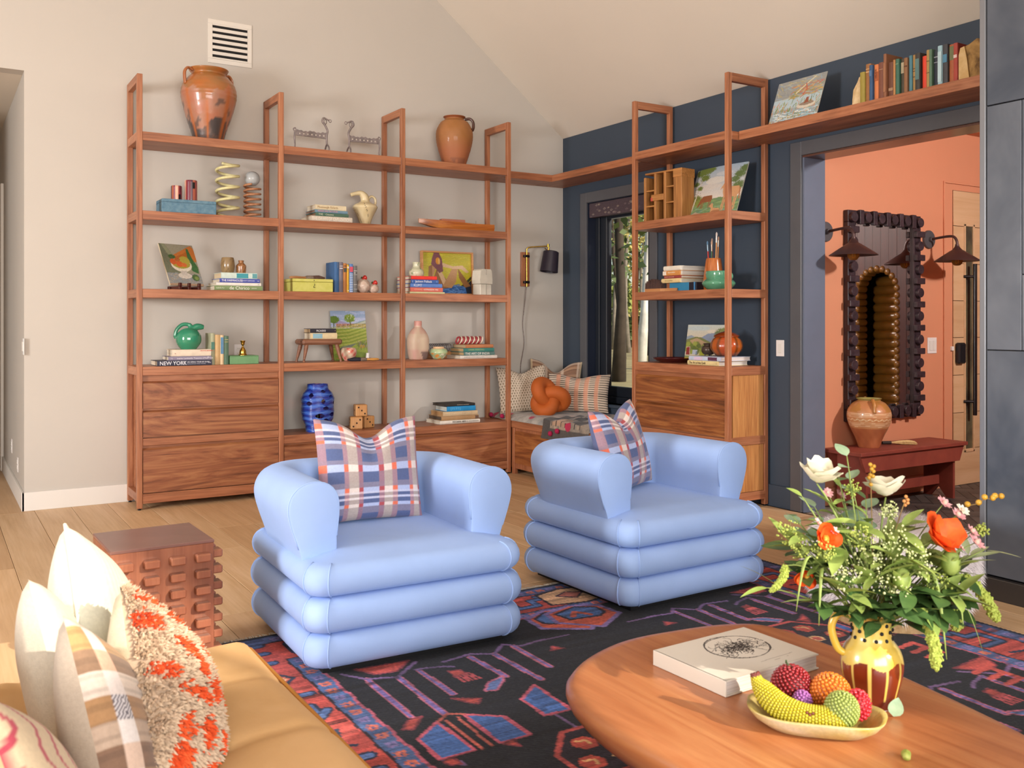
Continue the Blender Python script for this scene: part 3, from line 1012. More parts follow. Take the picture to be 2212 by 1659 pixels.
PAGES = {}
def pages_mat(h):
    k = 'pages_' + h.strip('#')
    if k not in MATS:
        m, nt, b = nodes_of(k)
        v = coords(nt, (1, 1, 400))
        f = tex_noise(nt, v, 1.0, 2)
        c = ramp(nt, f, [(0.35, tuple(x * 0.78 for x in lin(h))), (0.6, lin(h))])
        nt.links.new(c, b.inputs['Base Color'])
        b.inputs['Roughness'].default_value = 0.8
        MATS[k] = m
    return MATS[k]

def cloth(h, rough=0.6):
    return mat('cover_' + h.strip('#'), h, rough, var=0.07, vscale=25)

def book(label, loc, L, D, T, cover, rz=0.0, upright=False, pages='#e4d8c2', text=None, bands=None, group=None, jitter=0.0, name='book'):
    """local x = length of the spine, y = depth behind the spine, z = thickness"""
    rot = (0, R(-90), rz) if upright else (0, 0, rz + jitter)
    t = thing(name, label, 'book', loc, rot=rot, group=group)
    ct = min(0.0035, T * 0.16)
    b = MB()
    b.box(0, L, 0.002, D, 0, ct, 0.0008); b.box(0, L, 0.002, D, T - ct, T, 0.0008)
    # rounded spine
    pr = [(0.006, 0), (-0.001, T * 0.06), (-0.004, T * 0.3), (-0.005, T * 0.5), (-0.004, T * 0.7), (-0.001, T * 0.94), (0.006, T), (0.007, T - ct), (0.006, ct)]
    b.prism(pr, 0, L, 'YZ')
    cv = part('cover', b, cloth(cover), t, True, 35)
    b = MB(); b.box(0.004, L - 0.004, 0.004, D - 0.004, ct, T - ct); part('pages', b, pages_mat(pages), t)
    for (x0, x1, c) in (bands or []):
        b = MB(); b.box(x0 * L, x1 * L, -0.0056, 0.0, T * 0.12, T * 0.88); part('spine_label', b, cloth(c), cv)
    for tx in (text or []):
        s, x, size, c = tx[:4]
        zoff = tx[4] if len(tx) > 4 else 0.5
        sq = tx[5] if len(tx) > 5 else 1.0
        lettering(s, size, mat('ink_' + c.strip('#'), c, 0.5), cv, (x * L, -0.0062, T * zoff), (R(90), 0, 0), squeeze=sq)
    return t

def stack(base, items, rz=0.0, group=None):
    """items bottom to top: dict(label, dx, dy, L, D, T, ...); base = front-left corner"""
    z = base[2]
    for it in items:
        it = dict(it)
        dx, dy = it.pop('dx', 0), it.pop('dy', 0)
        off = Vector((dx, dy, 0)); off.rotate(Euler((0, 0, rz)))
        book(loc=(base[0] + off.x, base[1] + off.y, z), rz=rz, group=group, **it)
        z += it['T'] + 0.0004
    return z

def painting(label, P, w, h, loc, rz=0.0, tilt=0.0, thick=0.012, edge='#b9ab92', frame=None, bend=0.0, name='painting', cat='painting'):
    t = thing(name, label, cat, loc, rot=(R(-tilt), 0, rz))
    f = lambda U, V: ((U - 0.5) * w, np.full_like(U, -thick - 0.0006) + bend * ((U - 0.5) * 2) ** 2, V * h)
    link('painted_face', canvas_mesh('painted_face', P, f), attr_mat('oil_paint', 0.45, coat=0.12, bmp=0.25, bscale=90), t)
    b = MB()
    if bend:
        b.grid(lambda u, v: ((u - 0.5) * w, -0.001 + bend * ((u - 0.5) * 2) ** 2, v * h), 12, 2)
        b.grid(lambda u, v: ((u - 0.5) * w, -thick + bend * ((u - 0.5) * 2) ** 2, v * h), 12, 2)
    else:
        b.box(-w / 2, w / 2, -thick, 0, 0, h, 0.001)
    part('board', b, mat('board_' + edge.strip('#'), edge, 0.7), t)
    if frame:
        b = MB(); fw, fd = 0.014, 0.035
        b.box(-w / 2 - fw, w / 2 + fw, -fd, 0.004, -fw, 0.001, 0.001); b.box(-w / 2 - fw, w / 2 + fw, -fd, 0.004, h, h + fw, 0.001)
        b.box(-w / 2 - fw, -w / 2, -fd, 0.004, 0, h, 0.001); b.box(w / 2, w / 2 + fw, -fd, 0.004, 0, h, 0.001)
        part('frame', b, frame, t)
    return t

Z1, Z2, Z3, Z4, Z5 = [z + 0.0005 for z in SH]
terracotta = attr_mat('glazed_terracotta', 0.38, coat=0.45, bmp=0.25, bscale=70)
terra_matte = attr_mat('rough_terracotta', 0.62, coat=0.12, bmp=0.3, bscale=60)
clear_glaze = attr_mat('glazed_ceramic', 0.25, coat=0.5, bmp=0.05, bscale=40)

# ------------------------------------------------------------------ top shelf
# big two-handled oil jar
t = thing('terracotta_jar', 'large two-handled terracotta jar with amber glaze drips on the top shelf', 'jar', (-3.497, -0.225, Z1), R(18))
pr = prof([(0.10, 0), (0.112, 0.012), (0.135, 0.09), (0.172, 0.20), (0.202, 0.315), (0.208, 0.375), (0.195, 0.435), (0.160, 0.485), (0.132, 0.512), (0.128, 0.528), (0.143, 0.545), (0.150, 0.556), (0.143, 0.560), (0.122, 0.545), (0.11, 0.50)], 6)
CA, CB, CC, CD, CE = lin('#9a6632'), lin('#a9664a'), lin('#463e3c'), lin('#7d5a2e'), lin('#b0602a')
def jar_col(a, z, i):
    q = tile_noise(a, z, 2.2, 1.0)
    line_ = 0.36 + 0.05 * math.sin(4 * a + 1) + 0.03 * math.sin(9 * a)
    drip = max(math.exp(-((((a - c + PI) % (2 * PI)) - PI) / w_) ** 2) for c, w_ in ((4.1, 0.07), (4.95, 0.11), (5.3, 0.07), (3.3, 0.08), (1.0, 0.1), (2.1, 0.08)))
    if z > line_:
        c = mix3(CA, CD, 0.5 + 0.5 * math.sin(2 * a + z * 20) * 0.8)
        c = mix3(c, CE, 0.35 + 0.4 * q)
        return c
    c = mix3(CB, lin('#a07862'), 0.5 + 0.5 * q)
    if z < 0.13 + 0.05 * math.sin(3 * a) : c = mix3(CC, c, max(0, q) * 0.5)
    if q > 0.55 and z < 0.3: c = mix3(c, CC, 0.7)
    return mix3(c, CE, drip * 0.95)
b = MB(); b.lathe(pr, 72, rfun=lambda a, z, i: 1 + 0.008 * math.sin(3 * a + z * 9) + 0.006 * math.sin(z * 190), colfun=jar_col, close=False)
part('body', b, terracotta, t, True, 60, color=True)
for s in (-1, 1):
    b = MB(); b.col = lin('#9a5a30')
    b.tube(catmull([(s * 0.138, 0, 0.535), (s * 0.178, 0, 0.545), (s * 0.205, 0, 0.505), (s * 0.200, 0, 0.42)], 7), [0.017] * 21 + [0.016], 10, flat=0.6)
    part('handle', b, terracotta, t, True, 180, color=True)
# pair of wrought-iron andirons
iron = mat('wrought_iron', '#867b79', 0.55, metal=0.4, var=0.25, vscale=30, bmp=0.3, bscale=50)
def andiron(label, loc, mir):
    t = thing('andiron', label, 'andiron', loc, group='wrought iron andirons on the top shelf')
    s = mir
    b = MB(); n = 15
    up = [(s * (-0.155 + 0.27 * i / n), 0.165 + (0.006 if i % 2 else -0.001) + 0.004 * math.sin(i)) for i in range(n + 1)]
    poly = [(s * -0.155, 0.125)] + up + [(s * 0.115, 0.12)]
    b.prism(poly, -0.006, 0.006, 'XZ'); part('toothed_bar', b, iron, t)
    for i in range(7):
        b = MB(); x_ = s * (-0.115 + 0.034 * i); b.xf = Matrix.Translation((x_, 0, 0.142)) @ Matrix.Rotation(R(90), 4, 'X')
        b.lathe([(0.006, -0.0072), (0.006, 0.0072)], 10); part('rivet', b, mat('worn_iron_bright', '#c9bfb2', 0.5), t, True)
    b = MB(); b.tube([(s * -0.155, 0, 0.165), (s * -0.157, 0, 0.10), (s * -0.153, 0, 0.05), (s * -0.156, 0, 0.0)], [0.007, 0.008, 0.006, 0.008], 8)
    b.tube(catmull([(s * -0.157, 0, 0.155), (s * -0.166, 0, 0.175), (s * -0.150, 0, 0.185), (s * -0.146, 0, 0.172)], 5), 0.005, 6); part('rear_leg', b, iron, t, True)
    b = MB(); b.tube(catmull([(s * 0.122, -0.045, 0), (s * 0.12, -0.04, 0.045), (s * 0.118, 0, 0.075), (s * 0.12, 0.04, 0.045), (s * 0.122, 0.045, 0)], 6), 0.007, 8); part('arched_foot', b, iron, t, True)
    b = MB(); b.tube(catmull([(s * 0.118, 0, 0.07), (s * 0.116, 0, 0.14), (s * 0.122, 0, 0.19), (s * 0.100, 0, 0.235), (s * 0.078, 0, 0.262), (s * 0.092, 0, 0.292), (s * 0.12, 0, 0.282), (s * 0.137, 0, 0.275)], 6), [0.009] * 30 + [0.006] * 13, 8)
    b.tube([(s * 0.146 + 0.011 * math.cos(q), 0, 0.272 + 0.011 * math.sin(q)) for q in np.linspace(0, 2 * PI, 12)][:-1], 0.0035, 6, closed=True)
    part('scroll_finial', b, iron, t, True)
    b = MB(); b.tube([(s * 0.105 + 0.012 * math.cos(q), 0.006 * math.cos(q), 0.262 + 0.020 * math.sin(q)) for q in np.linspace(0, 2 * PI, 14)][:-1], 0.0035, 6, closed=True); part('ring', b, iron, t, True)
    return t
andiron('left wrought iron andiron, its neck scrolling to the right, on the top shelf', (-2.665, -0.25, Z1), 1)
andiron('right wrought iron andiron facing its twin on the top shelf', (-2.235, -0.25, Z1), -1)
# one-handled ochre jug
t = thing('terracotta_jug', 'ochre terracotta jug with one dark handle on the top shelf, right', 'jug', (-1.333, -0.21, Z1), R(-38))
pr = prof([(0.088, 0), (0.098, 0.01), (0.126, 0.09), (0.155, 0.19), (0.166, 0.265), (0.160, 0.33), (0.128, 0.392), (0.098, 0.415), (0.086, 0.425), (0.088, 0.435), (0.098, 0.444), (0.097, 0.450), (0.080, 0.44), (0.07, 0.40)], 6)
def jug_col(a, z, i):
    q = tile_noise(a, z, 1.5, 4)
    c = mix3(lin('#98632f'), lin('#a46c3e'), 0.5 + 0.5 * q)
    if z > 0.43: c = lin('#8a4a22')
    c = mix3(c, lin('#a5643f'), max(0, min(1, (0.25 - z) / 0.12)))
    if z < 0.07 and q > 0.1: c = mix3(c, lin('#7a4c38'), 0.6)
    return c
b = MB(); b.lathe(pr, 64, rfun=lambda a, z, i: 1 + 0.006 * math.sin(z * 240), colfun=jug_col, close=False); part('body', b, terra_matte, t, True, 60, color=True)
b = MB(); b.tube(catmull([(0.095, 0, 0.425), (0.140, 0, 0.428), (0.168, 0, 0.40), (0.172, 0, 0.35), (0.160, 0, 0.32)], 6), 0.013, 9); part('handle', b, mat('dark_brown_glaze', '#4a2a20', 0.3, coat=0.4), t, True)

# ------------------------------------------------------------------ second shelf
t = thing('wooden_box', 'worn blue painted wooden box on the second shelf', 'box', (-3.672, -0.26, Z2), R(0))
b = MB(); b.box(-0.198, 0.198, -0.105, 0.105, 0, 0.104, 0.003); part('box_body', b, mat('blue_milk_paint', '#4f748a', 0.7, color2='#6c8c9c', vscale=30), t)
b = MB(); b.box(-0.199, 0.199, -0.106, 0.106, 0.080, 0.082); part('lid_seam', b, mat('dark_seam', '#2e3f4a', 0.8), t)
def striped_cup(label, loc, r, h, ph):
    t = thing('striped_cup', label, 'cup', loc, ph)
    cs = [lin(c) for c in ('#6d2238', '#8f3a3a', '#d8a58a', '#7a2a48', '#b0604a', '#4a1830')]
    def cf(a, z, i):
        k = int((a / (2 * PI) * 22) % 22)
        c = cs[(k * 5 + k // 3) % 6]
        if abs(((a - ph - 1.0) % (PI * 0.9)) - 0.7) < 0.25 and abs((z / h) - (0.75 if int(a) % 2 else 0.25)) < 0.16: c = lin('#120a10')
        return c
    b = MB(); b.lathe([(r * 0.9, 0)] + [(r, z) for z in np.linspace(0.006, h - 0.006, 22)] + [(r * 0.93, h), (r * 0.86, h - 0.004), (r * 0.84, 0.01), (0.0, 0.01)], 88, colfun=cf, close=False); part('body', b, clear_glaze, t, True, 50, color=True)
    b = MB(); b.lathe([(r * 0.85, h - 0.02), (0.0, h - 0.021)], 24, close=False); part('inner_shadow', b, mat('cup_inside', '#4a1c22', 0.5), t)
striped_cup('short burgundy striped ceramic cup on the blue box', (-3.742, -0.25, Z2 + 0.1045), 0.040, 0.113, 0.3)
striped_cup('tall burgundy striped ceramic cup on the blue box', (-3.635, -0.25, Z2 + 0.1045), 0.047, 0.162, 1.6)
def spring(name, label, loc, r, wire, turns, h, m, r2=None, lo=0.0):
    b = MB(); N = int(turns * 26)
    pts = []
    for i in range(N + 1):
        f = i / N; a = 2 * PI * turns * f + 0.6
        rr = r + ((r2 or r) - r) * f
        pts.append((rr * math.cos(a), rr * math.sin(a), wire + lo + (h - 2 * wire) * f))
    b.tube(pts, wire, 8)
    return solo(name, b, m, label, 'coil spring', loc, smooth=True, angle=180)
spring('coil_spring', 'tall pale yellow coil spring standing on the second shelf', (-3.345, -0.2, Z2), 0.084, 0.0115, 5.2, 0.455, mat('pale_yellow_paint', '#cfc58a', 0.5, color2='#ddd6a6', vscale=30))
spring('coil_spring', 'rusty copper coil spring with a grey globe on top', (-3.150, -0.2, Z2), 0.062, 0.0088, 6.6, 0.285, mat('copper_rust', '#96613f', 0.55, color2='#b98562', vscale=40))
b = MB(); b.ball((0, 0, 0), 0.059, 28, 18); solo('glass_globe', b, mat('milk_glass_grey', '#a9adae', 0.3, coat=0.2), 'grey milk-glass globe resting on the copper spring', 'globe', (-3.150, -0.2, Z2 + 0.285 + 0.042), smooth=True, angle=180)
z = stack((-2.722, -0.36, Z2), [
    dict(label='pale large book with raised white lettering, lowest of the stack beside the ewer', L=0.352, D=0.25, T=0.046, cover='#cdbfae', text=[('THE DAWN OF CIVILIZATION', 0.02, 0.034, '#efe8dc', 0.5, 0.72)]),
    dict(label='dark green book second from the bottom beside the ewer', dx=0.042, dy=0.01, L=0.282, D=0.23, T=0.028, cover='#4c6a58', pages='#8a6a52', text=[('THE    Cézanne', 0.08, 0.02, '#c7cbb6')]),
    dict(label='blue-grey book with pink lettering third up beside the ewer', dx=0.036, dy=0.012, L=0.280, D=0.22, T=0.024, cover='#6f8da0', pages='#8d6f5c', text=[('MEMORY AND THE FUTURE', 0.08, 0.017, '#d89aa0', 0.5, 0.8)]),
    dict(label='cream book with brown script, topmost beside the ewer', dx=0.040, dy=0.015, L=0.265, D=0.20, T=0.040, cover='#d8c9a8', text=[('Phonoangle Rebirth', 0.06, 0.026, '#a88a5e', 0.5, 0.85)])], group=None)
# crackled ewer with a beak spout
t = thing('ceramic_ewer', 'crackled cream beak-spouted ewer with ring handle on the second shelf', 'ewer', (-2.205, -0.24, Z2))
pr = prof([(0.034, 0), (0.040, 0.006), (0.066, 0.075), (0.097, 0.135), (0.104, 0.158), (0.088, 0.178), (0.052, 0.195), (0.036, 0.212), (0.034, 0.235)], 6)
ew = attr_mat('crackle_glaze', 0.45, coat=0.25, bmp=0.1)
def ewc(a, z, i):
    c = mix3(lin('#cdb98c'), lin('#dccca6'), 0.5 + 0.5 * tile_noise(a, z, 2, 2))
    if abs(math.sin(2.5 * a + 11 * z)) < 0.045 and z < 0.19: c = lin('#3a322c')
    return c
b = MB(); b.lathe(pr, 96, colfun=ewc, close=False); part('body', b, ew, t, True, 60, color=True)
b = MB(); b.col = lin('#d3c29a'); b.tube(catmull([(0.0, 0, 0.215), (-0.008, 0, 0.245), (-0.040, 0, 0.272), (-0.085, 0, 0.266), (-0.128, 0, 0.252)], 6), [0.036] * 6 + [0.035, 0.034, 0.032, 0.030, 0.028, 0.026] + [0.023, 0.021, 0.020, 0.019, 0.018, 0.017] + [0.016] * 7, 12); part('spout', b, ew, t, True, 180, color=True)
b = MB(); b.col = lin('#d0bf98'); b.tube([(0.062 + 0.034 * math.cos(q), 0, 0.208 + 0.043 * math.sin(q)) for q in np.linspace(0, 2 * PI, 26)][:-1], 0.011, 9, closed=True); part('ring_handle', b, ew, t, True, 180, color=True)
# carved wooden boat
t = thing('toy_boat', 'hand-carved wooden toy boat hull on the second shelf, right', 'toy boat', (-1.345, -0.26, Z2), R(-3))
b = MB(); rg = []
for i in range(25):
    f = i / 24; x_ = -0.36 + 0.72 * f
    wd = 0.058 * min(1.0, (f / 0.45) ** 0.6) if f < 0.45 else 0.058
    top = 0.092 - 0.026 * min(1, f * 1.4); bot = 0.055 * max(0, 1 - f / 0.42) ** 1.5
    wd = max(wd, 0.006)
    rg.append([(x_, -wd * 0.75, bot), (x_, -wd, bot + (top - bot) * 0.5), (x_, -wd * 0.98, top), (x_, wd * 0.98, top), (x_, wd, bot + (top - bot) * 0.5), (x_, wd * 0.75, bot)])
b.rings(rg); part('hull', b, wood('boat_varnish', '#6e2d14', '#a8571f', '#c5803a', 'X', rough=0.3, coat=0.3), t, True, 30)
b = MB(); b.box(-0.15, 0.08, -0.03, 0.03, 0.062, 0.098, 0.004); part('cabin', b, mat('faded_pink_wood', '#a86a52', 0.6, var=0.1), t)
for x_ in (-0.28, 0.2):
    b = MB(); b.cyl((x_, 0, 0.06), (x_, 0, 0.098), 0.002, n=6); part('peg', b, iron, t)

# ------------------------------------------------------------------ third shelf
P = Paint(110, 120, '#9d9a86')
P.poly([(0, 1), (0.16, 1), (0.52, 0.45), (0.3, 0.2), (0, 0.1)], '#6f7560'); P.poly([(0.05, 1), (0.15, 1), (0.42, 0.6), (0.3, 0.55)], '#8f9478')
P.poly([(0.3, 0.72), (0.92, 0.98), (1, 0.9), (1, 0.6), (0.8, 0.55), (0.55, 0.62), (0.4, 0.6)], '#c9793a'); P.poly([(0.36, 0.68), (0.76, 0.82), (0.78, 0.58), (0.5, 0.6)], '#b5682a')
P.poly([(0.76, 0.9), (0.82, 0.9), (0.88, 0.66), (0.98, 0.45), (0.95, 0.3), (0.78, 0.36), (0.74, 0.6)], '#3f7040')
P.poly([(0, 0), (1, 0), (1, 0.28), (0, 0.3)], '#8b9094'); P.strokes(120, 0, 1, 0, 0.3, ['#9aa2a4', '#7b7f88', '#a89a86', '#b5a590'], 0.05, 0.008, 0.1, 0.5, 0.6)
P.ell(0.5, 0.5, 0.30, 0.17, '#e3dccb'); P.rect(0.18, 0.5, 0.82, 0.72, '#9d9a86', 0.0); P.ell(0.5, 0.53, 0.27, 0.12, '#a9a040')
P.ell(0.62, 0.6, 0.16, 0.11, '#b5a945'); P.ell(0.28, 0.57, 0.09, 0.07, '#d0602e'); P.ell(0.45, 0.52, 0.1, 0.07, '#d5632f'); P.ell(0.58, 0.5, 0.08, 0.05, '#d9733a'); P.ell(0.42, 0.63, 0.08, 0.05, '#b5642c')
P.ell(0.28, 0.69, 0.11, 0.05, '#3f6238'); P.ell(0.52, 0.24, 0.2, 0.07, '#d5cdc2'); P.poly([(0.42, 0.36), (0.6, 0.36), (0.6, 0.25), (0.44, 0.25)], '#c6bfb6'); P.ell(0.82, 0.2, 0.11, 0.08, '#4d6a3c'); P.ell(0.84, 0.19, 0.06, 0.04, '#7d9150')
P.rect(0, 0, 1, 0.05, '#b98e66', 0.7); P.strokes(260, 0, 1, 0, 1, ['#8d8a74', '#b39a70', '#7d8a70', '#a08a6a'], 0.025, 0.005, 1.0, 0.9, 0.25); P.speck(0.09)
painting('unframed still-life painting of a fruit bowl and green bottle on a small stand', P, 0.30, 0.352, (-3.675, -0.285, Z3 + 0.028), R(24), 25)
t = thing('plate_stand', 'dark wooden plate stand under the still-life painting', 'stand', (-3.675, -0.285, Z3), R(24))
for s in (-0.085, -0.005, 0.085):
    b = MB(); b.box(s - 0.014, s + 0.014, -0.045, 0.10, 0.0, 0.026, 0.003); part('foot_rail', b, mat('dark_stand_wood', '#4a1d16', 0.4, var=0.1), t)
    b = MB(); b.box(s - 0.012, s + 0.012, -0.045, -0.028, 0.026, 0.052, 0.003); part('lip', b, MATS['dark_stand_wood'], t)
b = MB(); b.box(-0.11, 0.11, 0.06, 0.085, 0.004, 0.024, 0.003); part('cross_bar', b, MATS['dark_stand_wood'], t)
stack((-3.490, -0.375, Z3), [
    dict(label='sage green book lowest in the stack under the brown cups', dx=0.0, L=0.368, D=0.26, T=0.036, cover='#7d9063', text=[('de Chirico', 0.30, 0.036, '#eeeadd'), ('Isabella Far', 0.03, 0.014, '#dfe2cf'), ('ABRAMS', 0.76, 0.011, '#dfe2cf')]),
    dict(label='thin white book second in the stack under the brown cups', dx=0.012, dy=0.003, L=0.345, D=0.25, T=0.024, cover='#e3ddd4', text=[('GJC', 0.92, 0.008, '#8a8a8a')]),
    dict(label='violet-blue book third in the stack under the brown cups', dx=0.040, dy=0.004, L=0.308, D=0.24, T=0.030, cover='#4a55a6', text=[('THE FARMHOUSE', 0.04, 0.024, '#f0eef0', 0.5, 0.85), ('RANDY GARDNER', 0.54, 0.012, '#dcdcf0'), ('mi', 0.93, 0.014, '#f0eef0')]),
    dict(label='thick white and teal marbled book on top of the stack under the brown cups', dx=0.052, dy=0.01, L=0.278, D=0.22, T=0.046, cover='#c9d8cf', bands=[(0.42, 0.74, '#3f94a0'), (0.86, 0.99, '#5f9aa0')], pages='#dfc9a4')])
zt = Z3 + 0.036 + 0.024 + 0.030 + 0.046 + 0.0016
def pot(name, label, cat, loc, pts, m=None, colfun=None, n=40, rz=0.0, wob=0.004, sm=5):
    b = MB(); b.lathe(prof(pts, sm), n, rfun=lambda a, z, i: 1 + wob * math.sin(3 * a + 20 * z), colfun=colfun, close=False)
    return solo(name, b, m, label, cat, loc, rz, smooth=True, angle=60, color=colfun is not None)
def speckle(c0, c1, thr=0.35, s=30):
    A, B = lin(c0), lin(c1)
    def f(a, z, i):
        q = math.sin(a * 17 + z * 190) * math.sin(a * 31 - z * 310 + 2) + 0.3 * math.sin(a * 3 + z * 40)
        return B if q > thr else mix3(A, B, 0.15 + 0.2 * q)
    return f
pot('ceramic_cup', 'brown speckled handleless cup on the book stack', 'cup', (-3.362, -0.265, zt), [(0.034, 0), (0.044, 0.004), (0.053, 0.05), (0.051, 0.09), (0.046, 0.117), (0.042, 0.117), (0.044, 0.08), (0.03, 0.01), (0.0, 0.008)], clear_glaze, speckle('#8d7450', '#6a5236', 0.8))
pot('bud_vase', 'small speckled brown bud vase on the book stack', 'vase', (-3.258, -0.265, zt), [(0.032, 0), (0.036, 0.004), (0.039, 0.04), (0.038, 0.062), (0.022, 0.080), (0.019, 0.088), (0.022, 0.100), (0.017, 0.100), (0.014, 0.08)], clear_glaze, speckle('#a5744a', '#6d3f28', 0.5))
# yellow-green box with a brush
t = thing('painted_box', 'small lime-yellow painted wooden box with hook latch on the third shelf', 'box', (-2.702, -0.27, Z3))
lime = mat('lime_milk_paint', '#c2bf58', 0.65, color2='#cfcb72', vscale=18)
b = MB(); b.box(-0.178, 0.160, -0.105, 0.105, 0, 0.078, 0.003); part('box_body', b, lime, t)
b = MB(); b.box(-0.179, 0.161, -0.106, 0.106, 0.080, 0.104, 0.003); part('lid', b, lime, t)
b = MB(); b.tube(catmull([(0.0, -0.108, 0.066), (0.004, -0.110, 0.055), (-0.004, -0.110, 0.045), (-0.006, -0.110, 0.036), (0.008, -0.110, 0.034)], 4), 0.0018, 6); b.ball((0, -0.106, 0.092), 0.004, 8, 6); part('hook_latch', b, m_black, t, True)
def long_brush(label, loc, rz, handle, bristle, L=0.30, flatten=0.5, hl=0.45):
    t = thing('brush', label, 'brush', loc, rz)
    b = MB(); b.xf = Matrix.Diagonal((1, 1, flatten, 1)) @ Matrix.Translation((0, 0, 0.016))
    b.tube([(0, 0, 0), (L * 0.05, 0, 0), (L * 0.2, 0, 0), (L * hl * 0.8, 0, 0), (L * hl, 0, 0)], [0.004, 0.012, 0.015, 0.010, 0.012], 12); part('handle', b, handle, t, True)
    b = MB(); b.xf = Matrix.Diagonal((1, 1, flatten, 1)) @ Matrix.Translation((0, 0, 0.016))
    b.tube([(L * hl, 0, 0), (L * (hl + 0.04), 0, 0), (L * (hl + 0.2), 0, 0)], [0.014, 0.020, 0.022], 12); part('ferrule', b, mat('string_ferrule', '#7c6a5c', 0.7, var=0.3, vscale=90), t, True)
    b = MB(); b.xf = Matrix.Diagonal((1, 1, flatten, 1)) @ Matrix.Translation((0, 0, 0.016))
    b.tube([(L * (hl + 0.18), 0, 0), (L * (hl + 0.38), 0, 0), (L, 0, 0)], [0.021, 0.026, 0.008], 12); part('bristles', b, bristle, t, True)
    return t
beech = wood('beech_handle', '#9a6238', '#b97c4a', '#cf9a68', 'X')
long_brush('round wooden brush lying on the lime-yellow box', (-2.878, -0.285, Z3 + 0.1045), 0, beech, mat('brown_bristle', '#5a4036', 0.8, var=0.3, vscale=120), 0.30, 0.8)
ups = [('tall blue cloth book standing left in the upright row beside the lime box', 0.040, 0.252, 0.19, '#3d6698', None, [('______', 0.80, 0.02, '#b5a070')]),
       ('grey and black patterned book second in the upright row beside the lime box', 0.036, 0.252, 0.17, '#77707a', [(0.78, 0.81, '#d6d0d6'), (0.86, 0.88, '#d6d0d6')], None),
       ('rust-orange leather book third in the upright row beside the lime box', 0.031, 0.243, 0.16, '#b5763e', [(0.70, 0.84, '#4f504a'), (0.90, 0.92, '#3a2a20')], None),
       ('thin golden-yellow book fourth in the upright row beside the lime box', 0.020, 0.234, 0.16, '#d6a52c', [(0.86, 0.93, '#ead9b0'), (0.06, 0.09, '#ead9b0')], None),
       ('blue and white lattice book with red label in the upright row', 0.035, 0.240, 0.16, '#6286ba', [(0.72, 0.90, '#d8566a')] + [(0.04 + i * 0.06, 0.06 + i * 0.06, '#dfe4ee') for i in range(11)], None),
       ('grey book with silver bands standing last in the upright row', 0.036, 0.226, 0.15, '#72706e', [(0.13, 0.14, '#d8d6d2'), (0.30, 0.31, '#d8d6d2'), (0.66, 0.67, '#d8d6d2'), (0.80, 0.82, '#d8d6d2')], [('*', 0.70, 0.03, '#f0eeea')])]
x = -2.502
for lab, T_, L_, D_, c, bands, tx in ups:
    x += T_
    book(lab, (x, -0.30, Z3), L_, D_, T_, c, upright=True, bands=bands, text=tx)
    x += 0.0008
# pale lumpy figurines topped with strawberries
lump = mat('pale_lumpy_ceramic', '#d6c3b2', 0.35, color2='#c4a593', vscale=30, bmp=0.5, bscale=40, coat=0.3)
for lab, lx, r, h in (('larger lumpy cream ceramic topped with a red strawberry on the third shelf', -2.225, 0.058, 0.118), ('smaller lumpy pink ceramic topped with a strawberry on the third shelf', -2.130, 0.044, 0.078)):
    t = thing('strawberry_figurine', lab, 'figurine', (lx, -0.24, Z3))
    b = MB(); b.ball((0, 0, h / 2), h / 2 * 1.02, 28, 18, sx=r / (h / 2), sy=r / (h / 2), disp=lambda d: 1 + 0.06 * math.sin(9 * d[0] + 3) * math.sin(11 * d[2]) + 0.05 * math.sin(14 * d[1] + 8 * d[2])); part('body', b, lump, t, True, 180)
    b = MB(); b.xf = Matrix.Translation((0.012, 0, h + 0.010)) @ Matrix.Rotation(R(62), 4, 'Y')
    b.lathe(prof([(0.0, -0.026), (0.012, -0.012), (0.021, 0.008), (0.016, 0.02), (0.0, 0.024)], 4), 16, close=False); part('strawberry', b, mat('strawberry_red', '#c22a22', 0.3, coat=0.4, var=0.2, vscale=120), t, True)
    b = MB()
    for k in range(6):
        a = k * PI / 3; b.tube([(-0.012, 0, h + 0.012), (-0.012 + 0.004 * math.cos(a), 0.016 * math.sin(a), h + 0.014 + 0.012 * math.cos(a))], [0.005, 0.001], 5)
    part('leaf_cap', b, mat('strawberry_leaf', '#4d5a2a', 0.5), t)
# stack with blue and red books
stack((-1.865, -0.395, Z3), [
    dict(label='pale green-cream thin book lowest in the stack in front of the figure painting', L=0.335, D=0.27, T=0.016, cover='#c9c394'),
    dict(label='salmon red book second in the stack in front of the figure painting', dx=0.008, dy=0.006, L=0.312, D=0.27, T=0.037, cover='#cf6a5c', text=[('COOKING WITH', 0.12, 0.016, '#eab8a0'), ('EXPRESSION 1950', 0.42, 0.017, '#f4ece4')]),
    dict(label='periwinkle blue book third in the stack in front of the figure painting', dx=0.008, dy=0.004, L=0.305, D=0.28, T=0.033, cover='#5a7fc2', text=[('KLIMT', 0.10, 0.032, '#d6dcea', 0.5, 0.9)]),
    dict(label='deep blue book fourth in the stack in front of the figure painting', dx=0.016, dy=0.002, L=0.260, D=0.29, T=0.033, cover='#3c62a6', text=[('Jackson Pollock', 0.14, 0.028, '#f0f0f4', 0.5, 0.9), ('|', 0.03, 0.02, '#f0f0f4'), ('III', 0.90, 0.02, '#8fa8d2')]),
    dict(label='bright red book on top of the stack in front of the figure painting', dx=0.016, dy=0.0, L=0.243, D=0.29, T=0.030, cover='#e23a30')])
zt = Z3 + 0.016 + 0.037 + 0.033 + 0.033 + 0.030 + 0.002
def marble(c0, c1, c2, s=1.0):
    A, B, C_ = lin(c0), lin(c1), lin(c2)
    def f(a, z, i):
        q = tile_noise(a, z, 4 * s, 2)
        return mix3(mix3(A, B, 0.5 + q), C_, max(0, q - 0.4) * 2.2)
    return f
